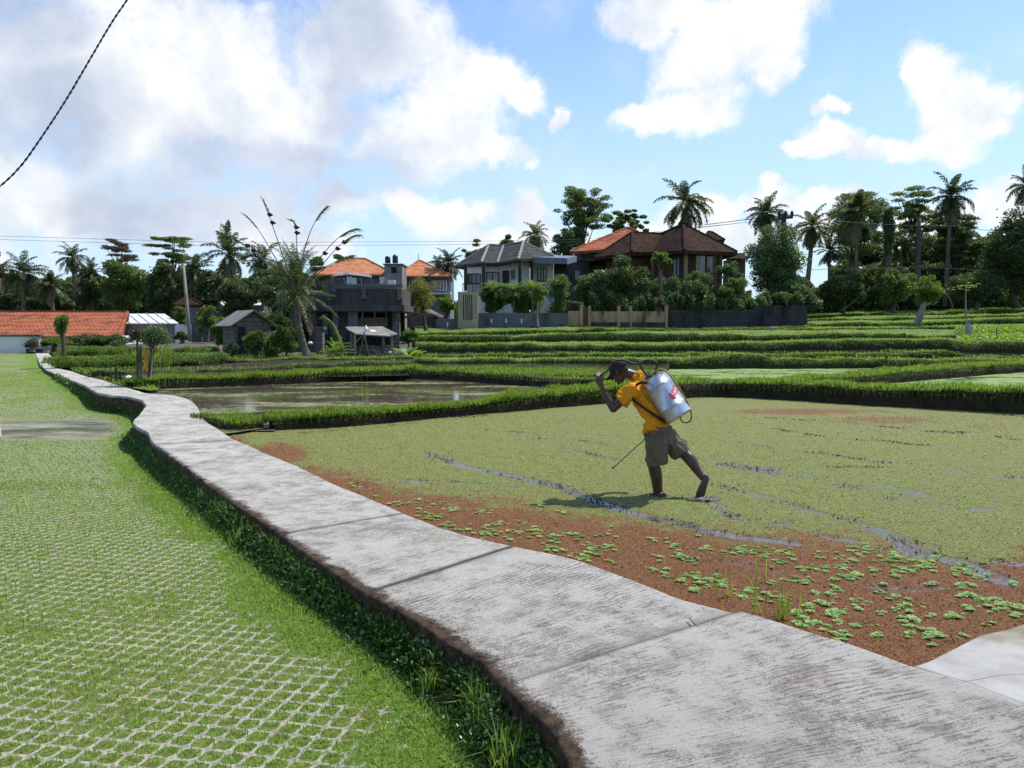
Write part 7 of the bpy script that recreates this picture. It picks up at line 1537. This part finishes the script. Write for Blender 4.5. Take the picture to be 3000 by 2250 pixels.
# straps, handle frame, pump lever, hose, wand
def tubeo(name,pts,r,mat,parent=sp,seg=8,it=3): m=MB(); m.tube(list(smoothline(np.array(pts),it)),r,seg); return m.build(name,mat,parent,smooth=True)
def ribbon(name,pts,w_,side,mat,parent=sp):
    p=smoothline(np.array(pts),3); side=np.array(side); m=MB(); V=[];Fc=[]
    d=np.gradient(p,axis=0); d/=np.linalg.norm(d,axis=1)[:,None]; s_=np.array([U(side-x*np.dot(side,x)) for x in d])*w_/2; nn=np.cross(d,s_); nn/=np.linalg.norm(nn,axis=1)[:,None]; nn*=.003
    for q in range(len(p)): V+=[p[q]-s_[q]-nn[q],p[q]+s_[q]-nn[q],p[q]+s_[q]+nn[q],p[q]-s_[q]+nn[q]]
    for q in range(len(p)-1):
        for k in range(4): k2=(k+1)%4; Fc.append((q*4+k,q*4+k2,q*4+4+k2,q*4+4+k))
    m.add(V,Fc); return m.build(name,mat,parent,smooth=True)
ribbon('strap',[bB(1130,590,-.17),bB(1000,570,-.15),bB(900,640,-.10),bB(845,760,-.06),bB(850,890,-.14),bB(930,960,-.17),bB(1100,1080,-.16),bB(1280,1200,-.15),bB(1420,1290,-.14),bB(1530,1345,-.10)],.028,[0,.2,1],STRAPM)
ribbon('strap',[bB(1150,560,.16),bB(1010,520,.22),bB(900,560,.30),bB(870,700,.32)],.034,[0,1,.3],STRAPM)
tubeo('top_frame',[bB(1080,600,-.12),bB(1040,560,-.06),bB(1060,500,.02),bB(1180,480,.06)],.008,RUB)
tubeo('pump_lever',[bB(255,440,-.01),bB(300,405,.0),bB(400,350,.02),bB(440,250,.04),bB(520,165,.06),bB(640,150,.08),bB(760,185,.09),bB(860,225,.09),bB(950,232,.09),bB(1010,210,.09),bB(1080,165,.09),bB(1160,155,.09),bB(1240,170,.09),bB(1320,215,.09)],.0105,RUB)
tubeo('lever_link',[bB(1320,215,.09),bB(1295,290,.09),bB(1270,380,.08),bB(1230,500,.06)],.009,RUB)
tubeo('lever_link',[bB(985,235,.09),bB(1010,300,.08),bB(1070,380,.07),bB(1110,440,.06),bB(1160,520,.05)],.011,RUB)
m=MB(); c_=TC+ax*hh; m.tube([c_-ax*.02,c_+ax*.03,c_+ax*.035,c_+ax*.05],[.05,.05,.038,.036],16); m.build('filler_cap',RUB,sp,smooth=True)
m=MB(); c_=TC+ax*hh+LL*-.03-BK*.06; m.tube([c_-ax*.02,c_+ax*.10],[.022,.018],12); m.build('pump_cylinder',GALV,sp,smooth=True)
m=MB(); rg=np.random.default_rng(4)
for i in range(26): a_=TC+ax*(hh+rg.uniform(-.005,.03))+LL*rg.uniform(-.12,.12)+BK*rg.uniform(-.09,.04); d=rg.normal(0,.04,3); m.tube([a_,a_+d*.5+[0,0,.012],a_+d],.004,5)
m.build('cord_bundle',simple('brown_cord',(.12,.075,.045),(.07,.045,.03),.9,10),sp)
tubeo('hose',[bB(1190,500,.05),bB(1240,390,.06),bB(1330,330,.05),bB(1430,335,.03),bB(1520,400,.0),bB(1640,560,-.04),bB(1760,750,-.07),bB(1870,930,-.08),bB(1945,1120,-.08),bB(1955,1240,-.06),bB(1910,1325,-.03),bB(1820,1330,.0),bB(1760,1300,.02),TC-ax*.23+BK*.02],.0085,HOSEM,seg=10)
wand=thing('spray_lance','thin dark spray lance held low in front of the bent man','spray lance',LN0)
m=MB(); m.tube([LN0,LN1,LN1+ld*.20],[.0045,.0055,.0055],8); m.build('tube',M['metal_dark'],wand,smooth=True)
m=MB(); m.tube([LN1+ld*.03,LN1+ld*.16],[.012,.013],10); m.build('grip',RUB,wand,smooth=True); m=MB(); m.tube([LN0-ld*.012,LN0+ld*.012],[.009,.007],10); m.build('nozzle',M['metal_dark'],wand,smooth=True)
# churned mud round the feet
for i,(x,y,s_,lb) in enumerate(((2062,1466,.12,'churned dark mud splashed around the rear foot'),(1930,1454,.07,'small ring of mud around the front leg'))):
    g=G(x,y,0); rg=np.random.default_rng(i); V=[];Fc=[];R_=9;S=20
    for j in range(R_):
        for k in range(S):
            a=2*math.pi*k/S; r=s_*j/(R_-1)*(1+.3*math.sin(2*a+1)+.12*rg.normal()); h=.022*math.sin(math.pi*min(1,j/(R_-1)))*(.4+rg.uniform()) - (.02 if j==R_-1 else 0)
            V.append((g[0]+r*math.cos(a)*1.3,g[1]+r*math.sin(a)*.8,.006+h))
    for j in range(R_-1):
        for k in range(S): k2=(k+1)%S; Fc.append((j*S+k,j*S+k2,(j+1)*S+k2,(j+1)*S+k))
    o=mesh_np('mud_patch',V,Fc,simple('wet_mud_%s'%'ab'[i],(.035,.03,.03),(.06,.05,.045),.35,14,bump=.5,spec=.4),smooth=True); tag(o,lb,'mud',kind='structure')
